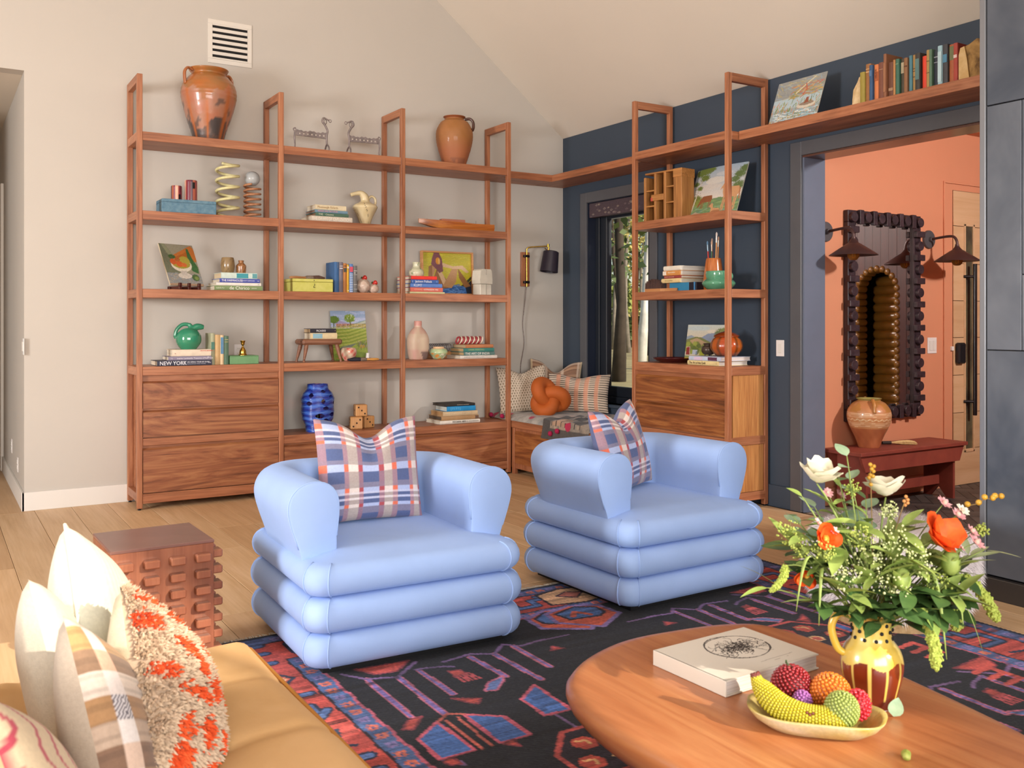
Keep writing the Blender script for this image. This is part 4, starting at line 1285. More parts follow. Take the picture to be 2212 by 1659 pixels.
pot('ceramic_vase', 'small cream vase with green swirls on the red book', 'vase', (-1.700, -0.19, zt), [(0.045, 0), (0.058, 0.008), (0.067, 0.035), (0.058, 0.062), (0.036, 0.085), (0.033, 0.11), (0.036, 0.128), (0.031, 0.128), (0.027, 0.10), (0.03, 0.07)], clear_glaze, marble('#cfcfae', '#dcd6b8', '#6f8a5a'))
P = Paint(150, 112, '#b9ad2c')
P.strokes(220, 0, 1, 0.35, 1, ['#b3aa30', '#c4b838', '#a49d2e', '#cabf48', '#a8b040'], 0.06, 0.008, 0.0, 0.3, 0.5)
P.rect(0, 0, 1, 0.2, '#2f5fa0'); P.poly([(0, 0.22), (0.2, 0.3), (0.3, 0.42), (0.12, 0.35), (0, 0.36)], '#5f86b8'); P.strokes(120, 0, 1, 0.0, 0.22, ['#24508e', '#4a7cc0', '#5f90cc', '#16305c'], 0.06, 0.01, 0.0, 0.4, 0.7)
P.poly([(0.9, 0), (1, 0), (1, 0.35), (0.86, 0.2)], '#1a2436'); P.poly([(0.78, 0.2), (1, 0.45), (1, 0.38), (0.85, 0.18)], '#39402c')
sk, sk2, sk3 = '#b58a5e', '#8f6238', '#cfae88'
P.poly([(0.16, 0.18), (0.32, 0.7), (0.42, 0.45), (0.6, 0.16), (0.3, 0.1)], sk2); P.poly([(0.28, 0.62), (0.36, 0.62), (0.48, 0.3), (0.42, 0.2)], sk3)
P.poly([(0.11, 0.3), (0.13, 0.66), (0.22, 0.72), (0.27, 0.62), (0.2, 0.35), (0.15, 0.28)], sk2); P.poly([(0.2, 0.68), (0.27, 0.62), (0.2, 0.35)], sk)
P.poly([(0.4, 0.18), (0.62, 0.66), (0.72, 0.64), (0.68, 0.3), (0.58, 0.14)], sk); P.poly([(0.72, 0.64), (0.98, 0.2), (0.86, 0.16), (0.74, 0.4)], sk2)
P.poly([(0.40, 0.76), (0.62, 0.68), (0.82, 0.71), (0.95, 0.55), (0.9, 0.52), (0.78, 0.62), (0.6, 0.62), (0.40, 0.66)], sk3)
P.poly([(0.24, 1.0), (0.34, 1.0), (0.4, 0.85), (0.42, 0.55), (0.34, 0.5), (0.26, 0.62), (0.18, 0.72), (0.2, 0.86)], '#7a4a52'); P.ell(0.315, 0.80, 0.045, 0.085, '#c9882c'); P.ell(0.34, 0.79, 0.02, 0.08, '#d8a860')
P.speck(0.07)
painting('framed painting of a seated figure on blue cloth before a yellow ground', P, 0.500, 0.368, (-1.335, -0.075, Z3 + 0.014), 0, 3.0, 0.010, frame=wood('light_frame', '#a06a3c', '#c08450', '#d19c68', 'X'))
t = thing('stone_carving', 'white carved stone block sculpture at the end of the third shelf', 'sculpture', (-1.040, -0.20, Z3), R(14))
wst = mat('white_carved_stone', '#d9d3c4', 0.8, var=0.06, vscale=14, bmp=0.4, bscale=25)
b = MB(); b.box(-0.072, 0.072, -0.05, 0.05, 0, 0.102, 0.006); part('lower_block', b, wst, t)
b = MB(); b.prism([(-0.074, 0.104), (0.078, 0.104), (0.080, 0.140), (0.07, 0.225), (0.055, 0.238), (-0.05, 0.238), (-0.066, 0.225), (-0.078, 0.14)], -0.054, 0.054, 'XZ'); part('upper_block', b, wst, t)
b = MB(); b.box(-0.002, 0.002, -0.056, -0.05, 0.0, 0.10); b.box(-0.002, 0.0015, -0.0555, -0.053, 0.185, 0.237); part('carved_groove', b, mat('stone_groove', '#9c968a', 0.9), t)

# ------------------------------------------------------------------ fourth shelf
stack((-3.908, -0.385, Z4), [
    dict(label='thick charcoal book with big white lettering, lowest under the green pitcher', L=0.395, D=0.24, T=0.038, cover='#3a3c4c', text=[('NEW YORK', 0.04, 0.040, '#eceaf0', 0.48, 0.92), ('THEN', 0.43, 0.013, '#eceaf0', 0.75), ('1963', 0.44, 0.013, '#eceaf0', 0.30), ('AN AERIAL TOUR OF 50,000', 0.54, 0.013, '#eceaf0', 0.68), ('BUILDINGS AND MORE', 0.54, 0.013, '#a8a8b4', 0.32), ('==', 0.925, 0.018, '#eceaf0')]),
    dict(label='lilac grey book in the middle under the green pitcher', dx=0.082, dy=0.012, L=0.312, D=0.22, T=0.030, cover='#8a8296', text=[('Interior Landmarks: Treasures of New York', 0.19, 0.0155, '#e8e4ec', 0.5, 0.95), ('N', 0.05, 0.02, '#c9c4d2'), ('*', 0.90, 0.03, '#e8e4ec')]),
    dict(label='thick cream book with a red title, directly under the green pitcher', dx=0.110, dy=0.02, L=0.284, D=0.20, T=0.050, cover='#ddcdb8', text=[('GEORGE BENNETT', 0.71, 0.012, '#cf4a3c', 0.8), ('_____', 0.4, 0.01, '#c9b8a2', 0.1), ('o', 0.06, 0.016, '#9a4038', 0.45)])])
zt = Z4 + 0.038 + 0.030 + 0.050 + 0.0014
# green ball pitcher
grn = mat('jade_green_glaze', '#2f8262', 0.12, coat=0.8, color2='#3a9270', vscale=6)
t = thing('ball_pitcher', 'glossy jade green ball pitcher standing on the books', 'pitcher', (-3.655, -0.255, zt))
b = MB(); b.lathe(prof([(0.0, 0.0), (0.052, 0.0), (0.062, 0.006), (0.089, 0.045), (0.094, 0.080), (0.086, 0.115), (0.06, 0.145), (0.030, 0.160), (0.0, 0.163)], 6), 48, close=False); part('body', b, grn, t, True, 60)
b = MB(); b.tube(catmull([(0.025, 0, 0.140), (0.045, 0, 0.160), (0.072, 0, 0.170), (0.112, 0, 0.166)], 6), [0.036, 0.034, 0.032, 0.030, 0.028, 0.026] + [0.024] * 6 + [0.023, 0.022, 0.021, 0.020, 0.018, 0.016, 0.014], 16, flat=1.1); part('spout', b, grn, t, True, 60)
b = MB(); b.tube(catmull([(0.022, 0, 0.165), (0.0, 0, 0.186), (-0.045, 0, 0.186), (-0.085, 0, 0.150), (-0.098, 0, 0.105), (-0.090, 0, 0.085)], 6), [0.014] * 6 + [0.011] * 24 + [0.013], 10, flat=1.25); part('handle', b, grn, t, True, 180)
x = -3.5115
for lab, T_, L_, D_, c, bands, tx in [
    ('sage grey-green book with a dark label standing beside the pitcher', 0.031, 0.240, 0.16, '#a3a487', [(0.48, 0.72, '#4f7a6c')], [('THE', 0.66, 0.010, '#e8e4d0')]),
    ('tan book standing second in the row beside the pitcher', 0.038, 0.228, 0.16, '#c9a778', None, None),
    ('cream book with a tall blue label standing third beside the pitcher', 0.028, 0.226, 0.15, '#d9bf98', [(0.36, 0.92, '#5a86a8')], None),
    ('dark green book standing last in the row beside the pitcher', 0.036, 0.218, 0.15, '#55705c', [(0.86, 0.885, '#a89a68'), (0.78, 0.80, '#a89a68')], None)]:
    x += T_
    book(lab, (x, -0.345, Z4), L_, D_, T_, c, upright=True, bands=bands)
    x += 0.001
t = thing('cloth_box', 'flat sage green cloth-covered box under the brass candlestick', 'box', (-3.258, -0.28, Z4))
b = MB(); b.box(-0.110, 0.110, -0.085, 0.085, 0, 0.060, 0.003); part('box_body', b, mat('sage_cloth', '#6f9a6c', 0.75, var=0.06, vscale=20), t)
b = MB(); b.box(-0.111, 0.111, -0.086, 0.086, 0.0605, 0.065, 0.002); part('lid', b, MATS['sage_cloth'], t)
pot('brass_candlestick', 'small brass bell-shaped candlestick on the green box', 'candlestick', (-3.246, -0.27, Z4 + 0.0655), [(0.034, 0), (0.033, 0.004), (0.027, 0.012), (0.024, 0.035), (0.014, 0.055), (0.007, 0.066), (0.006, 0.074), (0.013, 0.084), (0.015, 0.098), (0.021, 0.112), (0.019, 0.113), (0.010, 0.105), (0.0, 0.10)], m_brass, n=28, wob=0)
# little footstool with books
stw = wood('stool_wood', '#54301f', '#80523a', '#a4745a', 'X', rough=0.5)
t = thing('footstool', 'miniature turned-leg wooden footstool on the fourth shelf', 'stool', (-2.612, -0.235, Z4))
b = MB(); b.box(-0.170, 0.170, -0.10, 0.10, 0.140, 0.186, 0.014); part('top', b, stw, t, True, 30)
for sx in (-1, 1):
    for sy in (-1, 1):
        b = MB(); b.tube([(sx * 0.128, sy * 0.070, 0.145), (sx * 0.135, sy * 0.074, 0.11), (sx * 0.148, sy * 0.082, 0.05), (sx * 0.156, sy * 0.088, 0.018), (sx * 0.158, sy * 0.090, 0.0)], [0.016, 0.017, 0.012, 0.009, 0.012], 12)
        part('leg', b, stw, t, True, 60)
stack((-2.714, -0.320, Z4 + 0.1865), [
    dict(label='cream book with a pale blue label on the footstool', L=0.228, D=0.15, T=0.050, cover='#d8c49c', bands=[(0.09, 0.44, '#8cb4c4')]),
    dict(label='black-spined book with white capitals on top on the footstool', dx=0.0, dy=0.0, L=0.220, D=0.16, T=0.034, cover='#2c2a34', pages='#cbb08a', text=[('PICASSO', 0.22, 0.021, '#f2f0f0', 0.48), ('S', 0.94, 0.012, '#c9a080')])])
P = Paint(110, 140, '#8fa33a')
P.grad(0.64, 1.0, '#b8c0de', '#8fa8c8'); P.rect(0.3, 0.7, 1, 0.86, '#c3c8e2', 0.7); P.strokes(60, 0, 1, 0.7, 1, ['#a6b8d8', '#c8d0e6', '#90a8c8'], 0.09, 0.012, 0, 0.2, 0.5)
P.poly([(0.12, 0.75), (0.25, 0.80), (0.5, 0.74), (1, 0.74), (1, 0.70), (0.12, 0.72)], '#a99cc0'); P.rect(0.15, 0.655, 1, 0.735, '#b98a72'); P.strokes(90, 0.15, 1, 0.65, 0.73, ['#d0b0b8', '#8a5a50', '#b99a40', '#e0c8c8', '#5a3a48'], 0.015, 0.005, 0.8, 0.6, 0.9)
P.ell(0.09, 0.82, 0.16, 0.075, '#5f7d2c', jit=0.12); P.ell(0.54, 0.85, 0.15, 0.085, '#7d9a34', jit=0.15); P.strokes(50, 0.4, 0.68, 0.78, 0.92, ['#49682a', '#a0b048', '#d8e0d0'], 0.012, 0.006, 0.6, 0.8, 0.8); P.line([(0.55, 0.80), (0.56, 0.66)], 0.014, '#6a6038'); P.line([(0.09, 0.76), (0.08, 0.66)], 0.012, '#4a5030')
for i in range(26):
    y_ = 0.22 + i * 0.017; P.line([(0.0, y_ + 0.02), (0.5, y_ + 0.05), (1.0, y_ + 0.16)], 0.006, ['#b5b84a', '#6f8a2c', '#a0ac40', '#c4c470'][i % 4], 0.7)
P.poly([(0.1, 0.2), (0.3, 0.28), (0.7, 0.34), (0.5, 0.24), (0.3, 0.16)], '#6f7a6c'); P.ell(0.84, 0.31, 0.14, 0.06, '#72853a', jit=0.2); P.rect(0.78, 0.24, 0.92, 0.31, '#b8962c'); P.strokes(50, 0.7, 1, 0.22, 0.38, ['#8a6a50', '#5a6a2c', '#a08a9a'], 0.02, 0.005, 1.4, 0.4, 0.8)
P.poly([(0, 0), (1, 0), (1, 0.14), (0.5, 0.2), (0, 0.12)], '#7a9030'); P.poly([(0.1, 0.13), (0.3, 0.24), (0.55, 0.2), (0.4, 0.12)], '#8a6a4a'); P.poly([(0.05, 0.04), (0.4, 0.1), (0.6, 0.05), (0.3, 0.02)], '#a0803c'); P.strokes(120, 0, 1, 0, 0.6, ['#9aaa3c', '#6f8430', '#b8b858'], 0.02, 0.005, 0.3, 0.5, 0.5); P.speck(0.07)
painting('unframed painting of green plough rows below barns and trees, leaning on the wall', P, 0.318, 0.425, (-2.285, -0.115, Z4), 0, 10, 0.008, edge='#8a9298')
pot('ceramic_bowl', 'small red-swirled white bowl in front of the plough rows painting', 'bowl', (-2.345, -0.225, Z4), [(0.032, 0), (0.040, 0.006), (0.062, 0.045), (0.066, 0.085), (0.054, 0.108), (0.050, 0.106), (0.056, 0.08), (0.03, 0.012), (0.0, 0.01)], clear_glaze, marble('#dcc8ae', '#d98c7a', '#c9433a', 1.4))
t = thing('paint_tube', 'small squeezed paint tube with a white cap beside the bowl', 'paint tube', (-2.172, -0.215, Z4), R(20))
b = MB(); b.box(-0.040, 0.040, -0.022, 0.022, 0, 0.022, 0.008); part('tube_body', b, mat('dusty_pink_tube', '#a87a70', 0.5, color2='#d8b8a0', vscale=30), t)
b = MB(); b.cyl((0, 0, 0.018), (0.004, 0, 0.062), 0.017, 0.015, 14); part('cap', b, mat('white_cap', '#ded8d2', 0.45), t, True)
long_brush('flat black-bristled brush lying before the bowl on the fourth shelf', (-2.118, -0.335, Z4), R(172), wood('honey_handle', '#a86e28', '#c98a3c', '#d8a55c', 'X'), mat('black_bristle', '#23222c', 0.75), 0.270, 0.8, 0.40)
# pink bottle
def pink(a, z, i):
    q = tile_noise(a, z, 1.2, 5)
    c = mix3(lin('#c99a8c'), lin('#cdb49c'), 0.5 + 0.6 * q)
    if 0.09 < z < 0.22: c = mix3(c, lin('#cfc0a6'), 0.5)
    if z > 0.29: c = lin('#c98f82')
    if z < 0.075 and math.cos(a + 0.45) > 0.55 - z * 4: c = lin('#7d6660')
    return c
pot('clay_bottle', 'dusty pink clay bottle with a short neck on the fourth shelf', 'bottle', (-1.700, -0.22, Z4), [(0.070, 0), (0.078, 0.006), (0.090, 0.06), (0.0975, 0.15), (0.092, 0.195), (0.065, 0.248), (0.038, 0.278), (0.034, 0.29), (0.033, 0.330), (0.028, 0.331), (0.026, 0.30)], terra_matte, pink, n=56)
spring2 = MB(); N = 230
spring2.tube([(-0.11 + 0.22 * i / N, 0.034 * math.cos(2 * PI * 10.5 * i / N), 0.036 + 0.034 * math.sin(2 * PI * 10.5 * i / N)) for i in range(N + 1)], 0.0035, 6)
solo('wire_spring', spring2, mat('grey_wire', '#8d8d92', 0.35, metal=0.7), 'grey wire spring lying at the back behind the small bowl', 'coil spring', (-1.415, -0.065, Z4 + 0.06), smooth=True, angle=180)
b = MB(); b.box(-0.115, 0.115, -0.04, 0.04, 0, 0.059, 0.004); solo('wooden_block', b, beech, 'low wooden block hidden under the grey wire spring', 'block', (-1.415, -0.065, Z4))
def bowl2c(a, z, i):
    q = tile_noise(a, z, 5, 1)
    c = mix3(lin('#b9c290'), lin('#8fb08a'), 0.5 + 0.5 * q)
    if z > 0.09: c = lin('#d8b48c')
    if z < 0.055 and q > 0.35: c = lin('#d8924a')
    if z < 0.05 and q < -0.5: c = lin('#dcd8c4')
    return c
pot('glazed_bowl', 'small green and orange flowered bowl in front of the book stack', 'bowl', (-1.527, -0.275, Z4), [(0.040, 0), (0.050, 0.006), (0.076, 0.042), (0.082, 0.062), (0.068, 0.088), (0.050, 0.096), (0.052, 0.106), (0.046, 0.106), (0.044, 0.09), (0.06, 0.06), (0.0, 0.02)], clear_glaze, bowl2c, n=56)
stack((-1.362, -0.370, Z4), [
    dict(label='white book lowest in the stack under the red coil', L=0.378, D=0.26, T=0.028, cover='#ddd5cb', text=[('A HISTORY OF PAINTING IN ITALY', 0.10, 0.013, '#a8a4a2')]),
    dict(label='grey-green book with white serif capitals in the stack under the red coil', dx=0.045, dy=0.012, L=0.315, D=0.25, T=0.030, cover='#5f7d78', pages='#c9a87a', text=[('THE ART OF INDIA', 0.03, 0.031, '#e8e4dc', 0.5, 0.95)]),
    dict(label='teal book with faint lettering in the stack under the red coil', dx=0.045, dy=0.016, L=0.312, D=0.25, T=0.034, cover='#3f8078', pages='#c9a87a', text=[('GREEK PAINTING', 0.14, 0.019, '#a8bc78', 0.55, 1.1)]),
    dict(label='terracotta cloth book on top of the stack under the red coil', dx=0.070, dy=0.02, L=0.280, D=0.24, T=0.031, cover='#b97850', pages='#c9b088')])
zt = Z4 + 0.028 + 0.030 + 0.034 + 0.031 + 0.0016
t = thing('striped_coil', 'red and white striped glass coil lying on the terracotta book', 'ornament', (-1.185, -0.22, zt))
for i in range(12):
    b = MB(); x_ = -0.118 + i * 0.0215
    b.tube([(x_ + 0.010 * math.sin(q), 0.030 * math.cos(q), 0.037 + 0.030 * math.sin(q)) for q in np.linspace(0, 2 * PI, 20)][:-1], 0.0072, 8, closed=True)
    part('loop', b, mat('red_glass', '#a8333c', 0.25, coat=0.5) if i % 2 == 0 else mat('cream_glass', '#dfc9b4', 0.25, coat=0.5), t, True, 180)

# ------------------------------------------------------------------ lowest shelf
# blue coiled lamp vase with openings and a warm red light inside
t = thing('coiled_lamp', 'cobalt blue coiled ceramic lamp with eye-shaped openings', 'lamp', (-2.635, -0.27, Z5), R(10))
prb = [(0.092, 0.0), (0.096, 0.02), (0.100, 0.06), (0.124, 0.10), (0.130, 0.16), (0.126, 0.22), (0.130, 0.27), (0.112, 0.315), (0.084, 0.345), (0.079, 0.385)]
def rad_at(z):
    for (r0, z0_), (r1, z1_) in zip(prb[:-1], prb[1:]):
        if z <= z1_: return r0 + (r1 - r0) * (z - z0_) / (z1_ - z0_)
    return prb[-1][0]
holes = [(4.35, 0.135, 0.34, 0.016), (5.30, 0.142, 0.30, 0.015), (4.75, 0.195, 0.24, 0.012), (4.55, 0.250, 0.16, 0.017), (5.20, 0.285, 0.22, 0.013), (4.65, 0.330, 0.22, 0.010), (4.75, 0.095, 0.26, 0.014), (5.55, 0.235, 0.18, 0.012), (3.75, 0.300, 0.20, 0.016), (3.65, 0.235, 0.22, 0.014), (2.0, 0.2, 0.3, 0.02), (0.8, 0.25, 0.3, 0.02)]
nA, nZ = 150, 230
vs = []; fs = []; cs = []; dead = set()
blues = [lin(c) for c in ('#1f46a8', '#3a62c0', '#2a3f9e', '#4a74c8', '#1c2f86')]
for j in range(nZ + 1):
    z_ = 0.385 * j / nZ
    for i in range(nA):
        a = 2 * PI * i / nA
        wv = z_ + 0.004 * math.sin(3 * a + 20 * z_) + 0.003 * math.sin(7 * a)
        for (ha, hz, hw, hh) in holes:
            d = ((a - ha + PI) % (2 * PI)) - PI
            wv += 0.010 * math.exp(-(d / hw) ** 2) * math.tanh((z_ - hz) / 0.02) * math.exp(-((z_ - hz) / 0.05) ** 2)
        ph = (wv / 0.0098) % 1.0
        r_ = rad_at(z_) * (1 + 0.02 * math.sin(2 * a + 8 * z_)) + 0.0042 * abs(math.sin(PI * ph)) ** 0.6
        k = int(wv / 0.0098)
        cs.append(mix3(blues[(k * 3) % 5], blues[(k * 7 + 1) % 5], 0.5 + 0.5 * math.sin(5 * a + k)))
        for (ha, hz, hw, hh) in holes:
            d = abs(((a - ha + PI) % (2 * PI)) - PI)
            if d < hw and abs(z_ - hz) < 1.25 * hh * (1 - (d / hw) ** 2): dead.add(j * nA + i)
        vs.append((r_ * math.cos(a), r_ * math.sin(a), z_))
for j in range(nZ):
    for i in range(nA):
        q = (j * nA + i, j * nA + (i + 1) % nA, (j + 1) * nA + (i + 1) % nA, (j + 1) * nA + i)
        if sum(1 for p in q if p in dead) < 3: fs.append(q)
b = MB(); b.add(vs, fs, cs); part('coiled_body', b, clear_glaze, t, True, 180, color=True)
b = MB(); b.lathe([(0.094, 0.0), (0.094, 0.006), (0.0, 0.006)], 40, close=False); part('base_ring', b, mat('unglazed_white', '#c9c2bc', 0.6), t)
b = MB(); b.cyl((0, 0, 0.02), (0, 0, 0.16), 0.02); part('lamp_holder', b, m_black, t, True)
b = MB(); b.ball((0, 0, 0.195), 0.026, 16, 10); part('bulb', b, mat('red_bulb', '#ff5a4a', 0.3, emis='#ff3a28', emis_s=9.0), t, True, 180)
# three wooden dice
dice_w = wood('dice_wood', '#a8713f', '#c08a52', '#cf9c66', 'Z', tone=0.05)
pip_m = mat('burnt_pip', '#3a2418', 0.8)
def die(label, loc, s, rz, faces, rot=None):
    t = thing('wooden_die', label, 'die', loc, rz, group='wooden dice on the low shelf')
    b = MB(); b.box(-s / 2, s / 2, -s / 2, s / 2, 0, s, s * 0.07); part('cube', b, dice_w, t)
    spots = {1: [(0, 0)], 2: [(-1, -1), (1, 1)], 3: [(-1, 1), (0, 0), (1, -1)], 33: [(1, 1), (0, 0), (-1, -1)], 5: [(-1, -1), (1, 1), (-1, 1), (1, -1), (0, 0)]}
    for nrm, k in faces:
        for (p, q) in spots[k]:
            b = MB()
            if nrm == 'f': c0, d = (p * s * 0.27, -s / 2, s / 2 + q * s * 0.27), (0, 1, 0)
            else: c0, d = (-s / 2, -p * s * 0.27, s / 2 + q * s * 0.27), (1, 0, 0)
            b.cyl((c0[0] - 0.0006 * d[0], c0[1] - 0.0006 * d[1], c0[2]), (c0[0] + 0.004 * d[0], c0[1] + 0.004 * d[1], c0[2]), s * 0.075, n=12)
            part('pip', b, pip_m, t)
die('wooden die at the lower left of the three, with five pips on its side', (-2.300, -0.27, Z5), 0.102, R(-14), [('f', 33), ('l', 5)])
die('wooden die at the lower right of the three', (-2.187, -0.23, Z5), 0.100, R(12), [('f', 3)])
die('wooden die stacked on top of the other two', (-2.252, -0.25, Z5 + 0.1025), 0.098, R(-8), [('f', 3), ('l', 1)])
stack((-1.562, -0.37, Z5), [
    dict(label='white book with black capitals lowest in the stack on the low shelf', L=0.400, D=0.27, T=0.030, cover='#dcd4c8', text=[('MODERN ART', 0.30, 0.023, '#2c2a2a', 0.5, 0.9), ('SCHOOL OF EXPRESSION', 0.56, 0.014, '#8a8680')]),
    dict(label='tan marbled book second in the stack on the low shelf', dx=0.02, dy=0.008, L=0.372, D=0.25, T=0.036, cover='#a8845c', pages='#5a4a3c', bands=[(0.90, 0.99, '#6a5040')]),
    dict(label='beige book with embossed lettering in the middle of the low stack', dx=0.035, dy=0.008, L=0.345, D=0.24, T=0.040, cover='#c4ab88', pages='#b98e5e', text=[('THE CHANGING STUDIO', 0.08, 0.024, '#d8c8aa', 0.5, 0.9)]),
    dict(label='bright azure book fourth in the stack on the low shelf', dx=0.075, dy=0.01, L=0.285, D=0.22, T=0.044, cover='#1f86c0', pages='#d8dcd6', text=[('[ 7 1 7 7 ]', 0.12, 0.024, '#7ac0e0')]),
    dict(label='black book on top of the stack on the low shelf', dx=0.050, dy=0.01, L=0.305, D=0.23, T=0.022, cover='#2b2724', pages='#4a4038', text=[('THE HISTORY OF IMPRESSIONISM', 0.40, 0.008, '#c9c0b0')])])
# ------------------------------------------------------------------ things on the tower by the window (front faces -x)
RB = R(-90)
# wooden mold crate with pigeonholes
crw = wood('crate_wood', '#6e4420', '#a56a32', '#c48e50', 'Z', rough=0.6, figure=2.0)
crx = wood('crate_wood_x', '#6e4420', '#a56a32', '#c48e50', 'X', rough=0.6, figure=2.0)
t = thing('pigeonhole_crate', 'worn wooden crate of open pigeonholes on the tower', 'crate', (-0.275, -1.875, Z2), RB + R(6))
H_ = 0.395
for x0, x1 in ((-0.205, -0.180), (-0.092, -0.066), (0.012, 0.038), (0.118, 0.205)):
    b = MB(); b.box(x0, x1, -0.075, 0.075, 0, H_ - (0.03 if x0 < -0.2 else 0), 0.004); part('upright', b, crw, t)
b = MB(); b.box(-0.16, 0.118, 0.065, 0.075, 0.0, H_ - 0.01); part('back_board', b, mat('crate_back', '#5a3618', 0.7, var=0.2), t)
b = MB(); b.box(-0.19, 0.2, -0.076, 0.076, H_ - 0.012, H_ + 0.002, 0.003); part('top_board', b, crx, t)
b = MB(); b.box(-0.18, 0.118, -0.073, 0.065, 0.0, 0.012, 0.003); part('bottom_board', b, crx, t)
for (x0, x1, z) in ((-0.18, -0.092, 0.12), (-0.18, -0.092, 0.245), (0.038, 0.118, 0.135), (0.038, 0.118, 0.260)):
    b = MB(); b.box(x0, x1, -0.072, 0.065, z, z + 0.012, 0.003); part('divider', b, crx, t)
b = MB(); b.box(-0.115, 0.02, -0.085, -0.070, 0.165, 0.215, 0.004); part('strap_board', b, crx, t)
b = MB(); b.box(-0.116, -0.096, -0.0858, -0.069, 0.164, 0.192); part('red_paint_mark', b, mat('faded_red_paint', '#b9493a', 0.6), t)
b = MB(); b.box(0.116, 0.208, -0.078, 0.078, 0.33, H_ + 0.004, 0.003); part('corner_block', b, crx, t)
P = Paint(150, 116, '#b9c0c4')
P.grad(0.35, 1.0, '#d8cfc4', '#9db0c0'); P.ell(0.45, 0.72, 0.2, 0.07, '#d8d2c8', 0.8); P.ell(0.35, 0.6, 0.25, 0.06, '#cfc8c0', 0.8); P.ell(0.6, 0.84, 0.16, 0.04, '#c9ccce', 0.7)
P.poly([(0, 0), (1, 0), (1, 0.34), (0.6, 0.36), (0.3, 0.33), (0, 0.30)], '#6f8c5c'); P.strokes(160, 0, 1, 0, 0.34, ['#7d9a66', '#5a7a58', '#8fa870', '#6a8a7a', '#88a890'], 0.06, 0.008, 0.05, 0.2, 0.7)
P.ell(0.13, 0.36, 0.14, 0.10, '#6d7a3c', jit=0.25); P.ell(0.2, 0.30, 0.1, 0.06, '#7d8a44', jit=0.2)
for x_ in (0.05, 0.11): P.line([(x_ - 0.02, 0.16), (x_ + 0.03, 0.6), (x_ + 0.09, 0.98)], 0.013, '#c9c0b2')
P.strokes(40, 0.03, 0.2, 0.2, 0.95, ['#4a4038', '#3a342c'], 0.008, 0.004, 0.2, 0.4, 0.9)
for (a, q, r_) in ((0.1, 0.92, 0.12), (0.22, 0.95, 0.12), (0.3, 0.98, 0.1), (0.22, 0.8, 0.09), (0.16, 0.6, 0.06), (0.05, 0.7, 0.07)): P.ell(a, q, r_, r_ * 0.7, '#6a7a3c', jit=0.35)
for (a, q, r_) in ((0.9, 0.78, 0.1), (0.97, 0.88, 0.09), (0.83, 0.68, 0.08), (0.92, 0.56, 0.11), (0.86, 0.5, 0.07)): P.ell(a, q, r_, r_ * 0.75, '#5f7244', jit=0.35)
hb = '#a8704a'; hb2 = '#c9966a'; hb3 = '#8a5436'
P.poly([(0.28, 0.42), (0.46, 0.42), (0.48, 0.34), (0.44, 0.29), (0.28, 0.30), (0.22, 0.22), (0.19, 0.20), (0.2, 0.26), (0.24, 0.37)], hb3)
for x_ in (0.28, 0.31, 0.43, 0.46): P.line([(x_, 0.31), (x_ - 0.005, 0.18)], 0.008, hb3)
P.poly([(0.60, 0.52), (0.66, 0.66), (0.70, 0.66), (0.76, 0.54), (0.94, 0.54), (0.98, 0.42), (0.92, 0.34), (0.70, 0.34), (0.66, 0.44), (0.64, 0.54), (0.60, 0.50)], hb2)
for x_ in (0.70, 0.73, 0.90, 0.93): P.line([(x_, 0.36), (x_ - 0.01, 0.1)], 0.011, hb2)
P.line([(0.96, 0.5), (0.98, 0.3)], 0.012, hb); P.poly([(0.45, 0.2), (0.5, 0.26), (0.52, 0.24), (0.54, 0.16), (0.66, 0.14), (0.68, 0.07), (0.5, 0.06), (0.5, 0.16)], hb2); P.ell(0.6, 0.08, 0.09, 0.035, hb)
P.poly([(0.05, 0.06), (0.18, 0.12), (0.3, 0.08), (0.2, 0.03)], '#b09a84'); P.speck(0.05)
painting('unframed painting of three horses in a birch meadow on the tower', P, 0.545, 0.42, (-0.235, -2.300, Z2), RB, 19, 0.008, edge='#c9c4b4', bend=0.012)
# clothes brush, blue box, books, brush pot
t = thing('bristle_brush', 'long brown-bristled wooden clothes brush at the front of the tower shelf', 'brush', (-0.375, -1.895, Z3), RB + R(3))
b = MB(); b.prism([(-0.165, -0.018), (-0.155, -0.026), (0.02, -0.026), (0.06, -0.016), (0.13, -0.013), (0.175, -0.015), (0.180, 0.0), (0.175, 0.015), (0.13, 0.013), (0.06, 0.016), (0.02, 0.026), (-0.155, 0.026), (-0.165, 0.018)], 0, 0.024, 'XY'); part('handle', b, beech, t)
b = MB(); n = 0
for i in range(34):
    for j in range(5):
        x_ = -0.155 + i * 0.0054; y_ = -0.02 + j * 0.01; h_ = 0.026 + 0.052 * math.sin(PI * min(1, (i + 3) / 36)) ** 0.7
        b.tube([(x_, y_, 0.023), (x_ + random.uniform(-0.003, 0.003) - 0.004 + 0.0002 * i, y_ + random.uniform(-0.004, 0.004), 0.024 + h_)], [0.0042, 0.0025], 5)
o = part('bristles', b, mat('dark_brown_bristle', '#33201f', 0.7, color2='#54382e', vscale=140), t); o['kind'] = 'stuff'
t = thing('cardboard_box', 'teal blue box with a black end lying under the books on the tower', 'box', (-0.345, -1.965, Z3), RB)
b = MB(); b.box(0.0, 0.222, 0, 0.19, 0, 0.066, 0.002); part('lid_shell', b, mat('teal_box_paper', '#2f7ca4', 0.55, var=0.08), t)
b = MB(); b.box(0.222, 0.308, 0.001, 0.189, 0.0005, 0.0655, 0.002); part('end_sleeve', b, mat('black_box_paper', '#191726', 0.5), t)
b = MB(); b.box(0.278, 0.294, -0.0006, 0.1896, 0.0003, 0.0662); part('blue_stripe', b, mat('stripe_blue', '#3f7aac', 0.5), t)
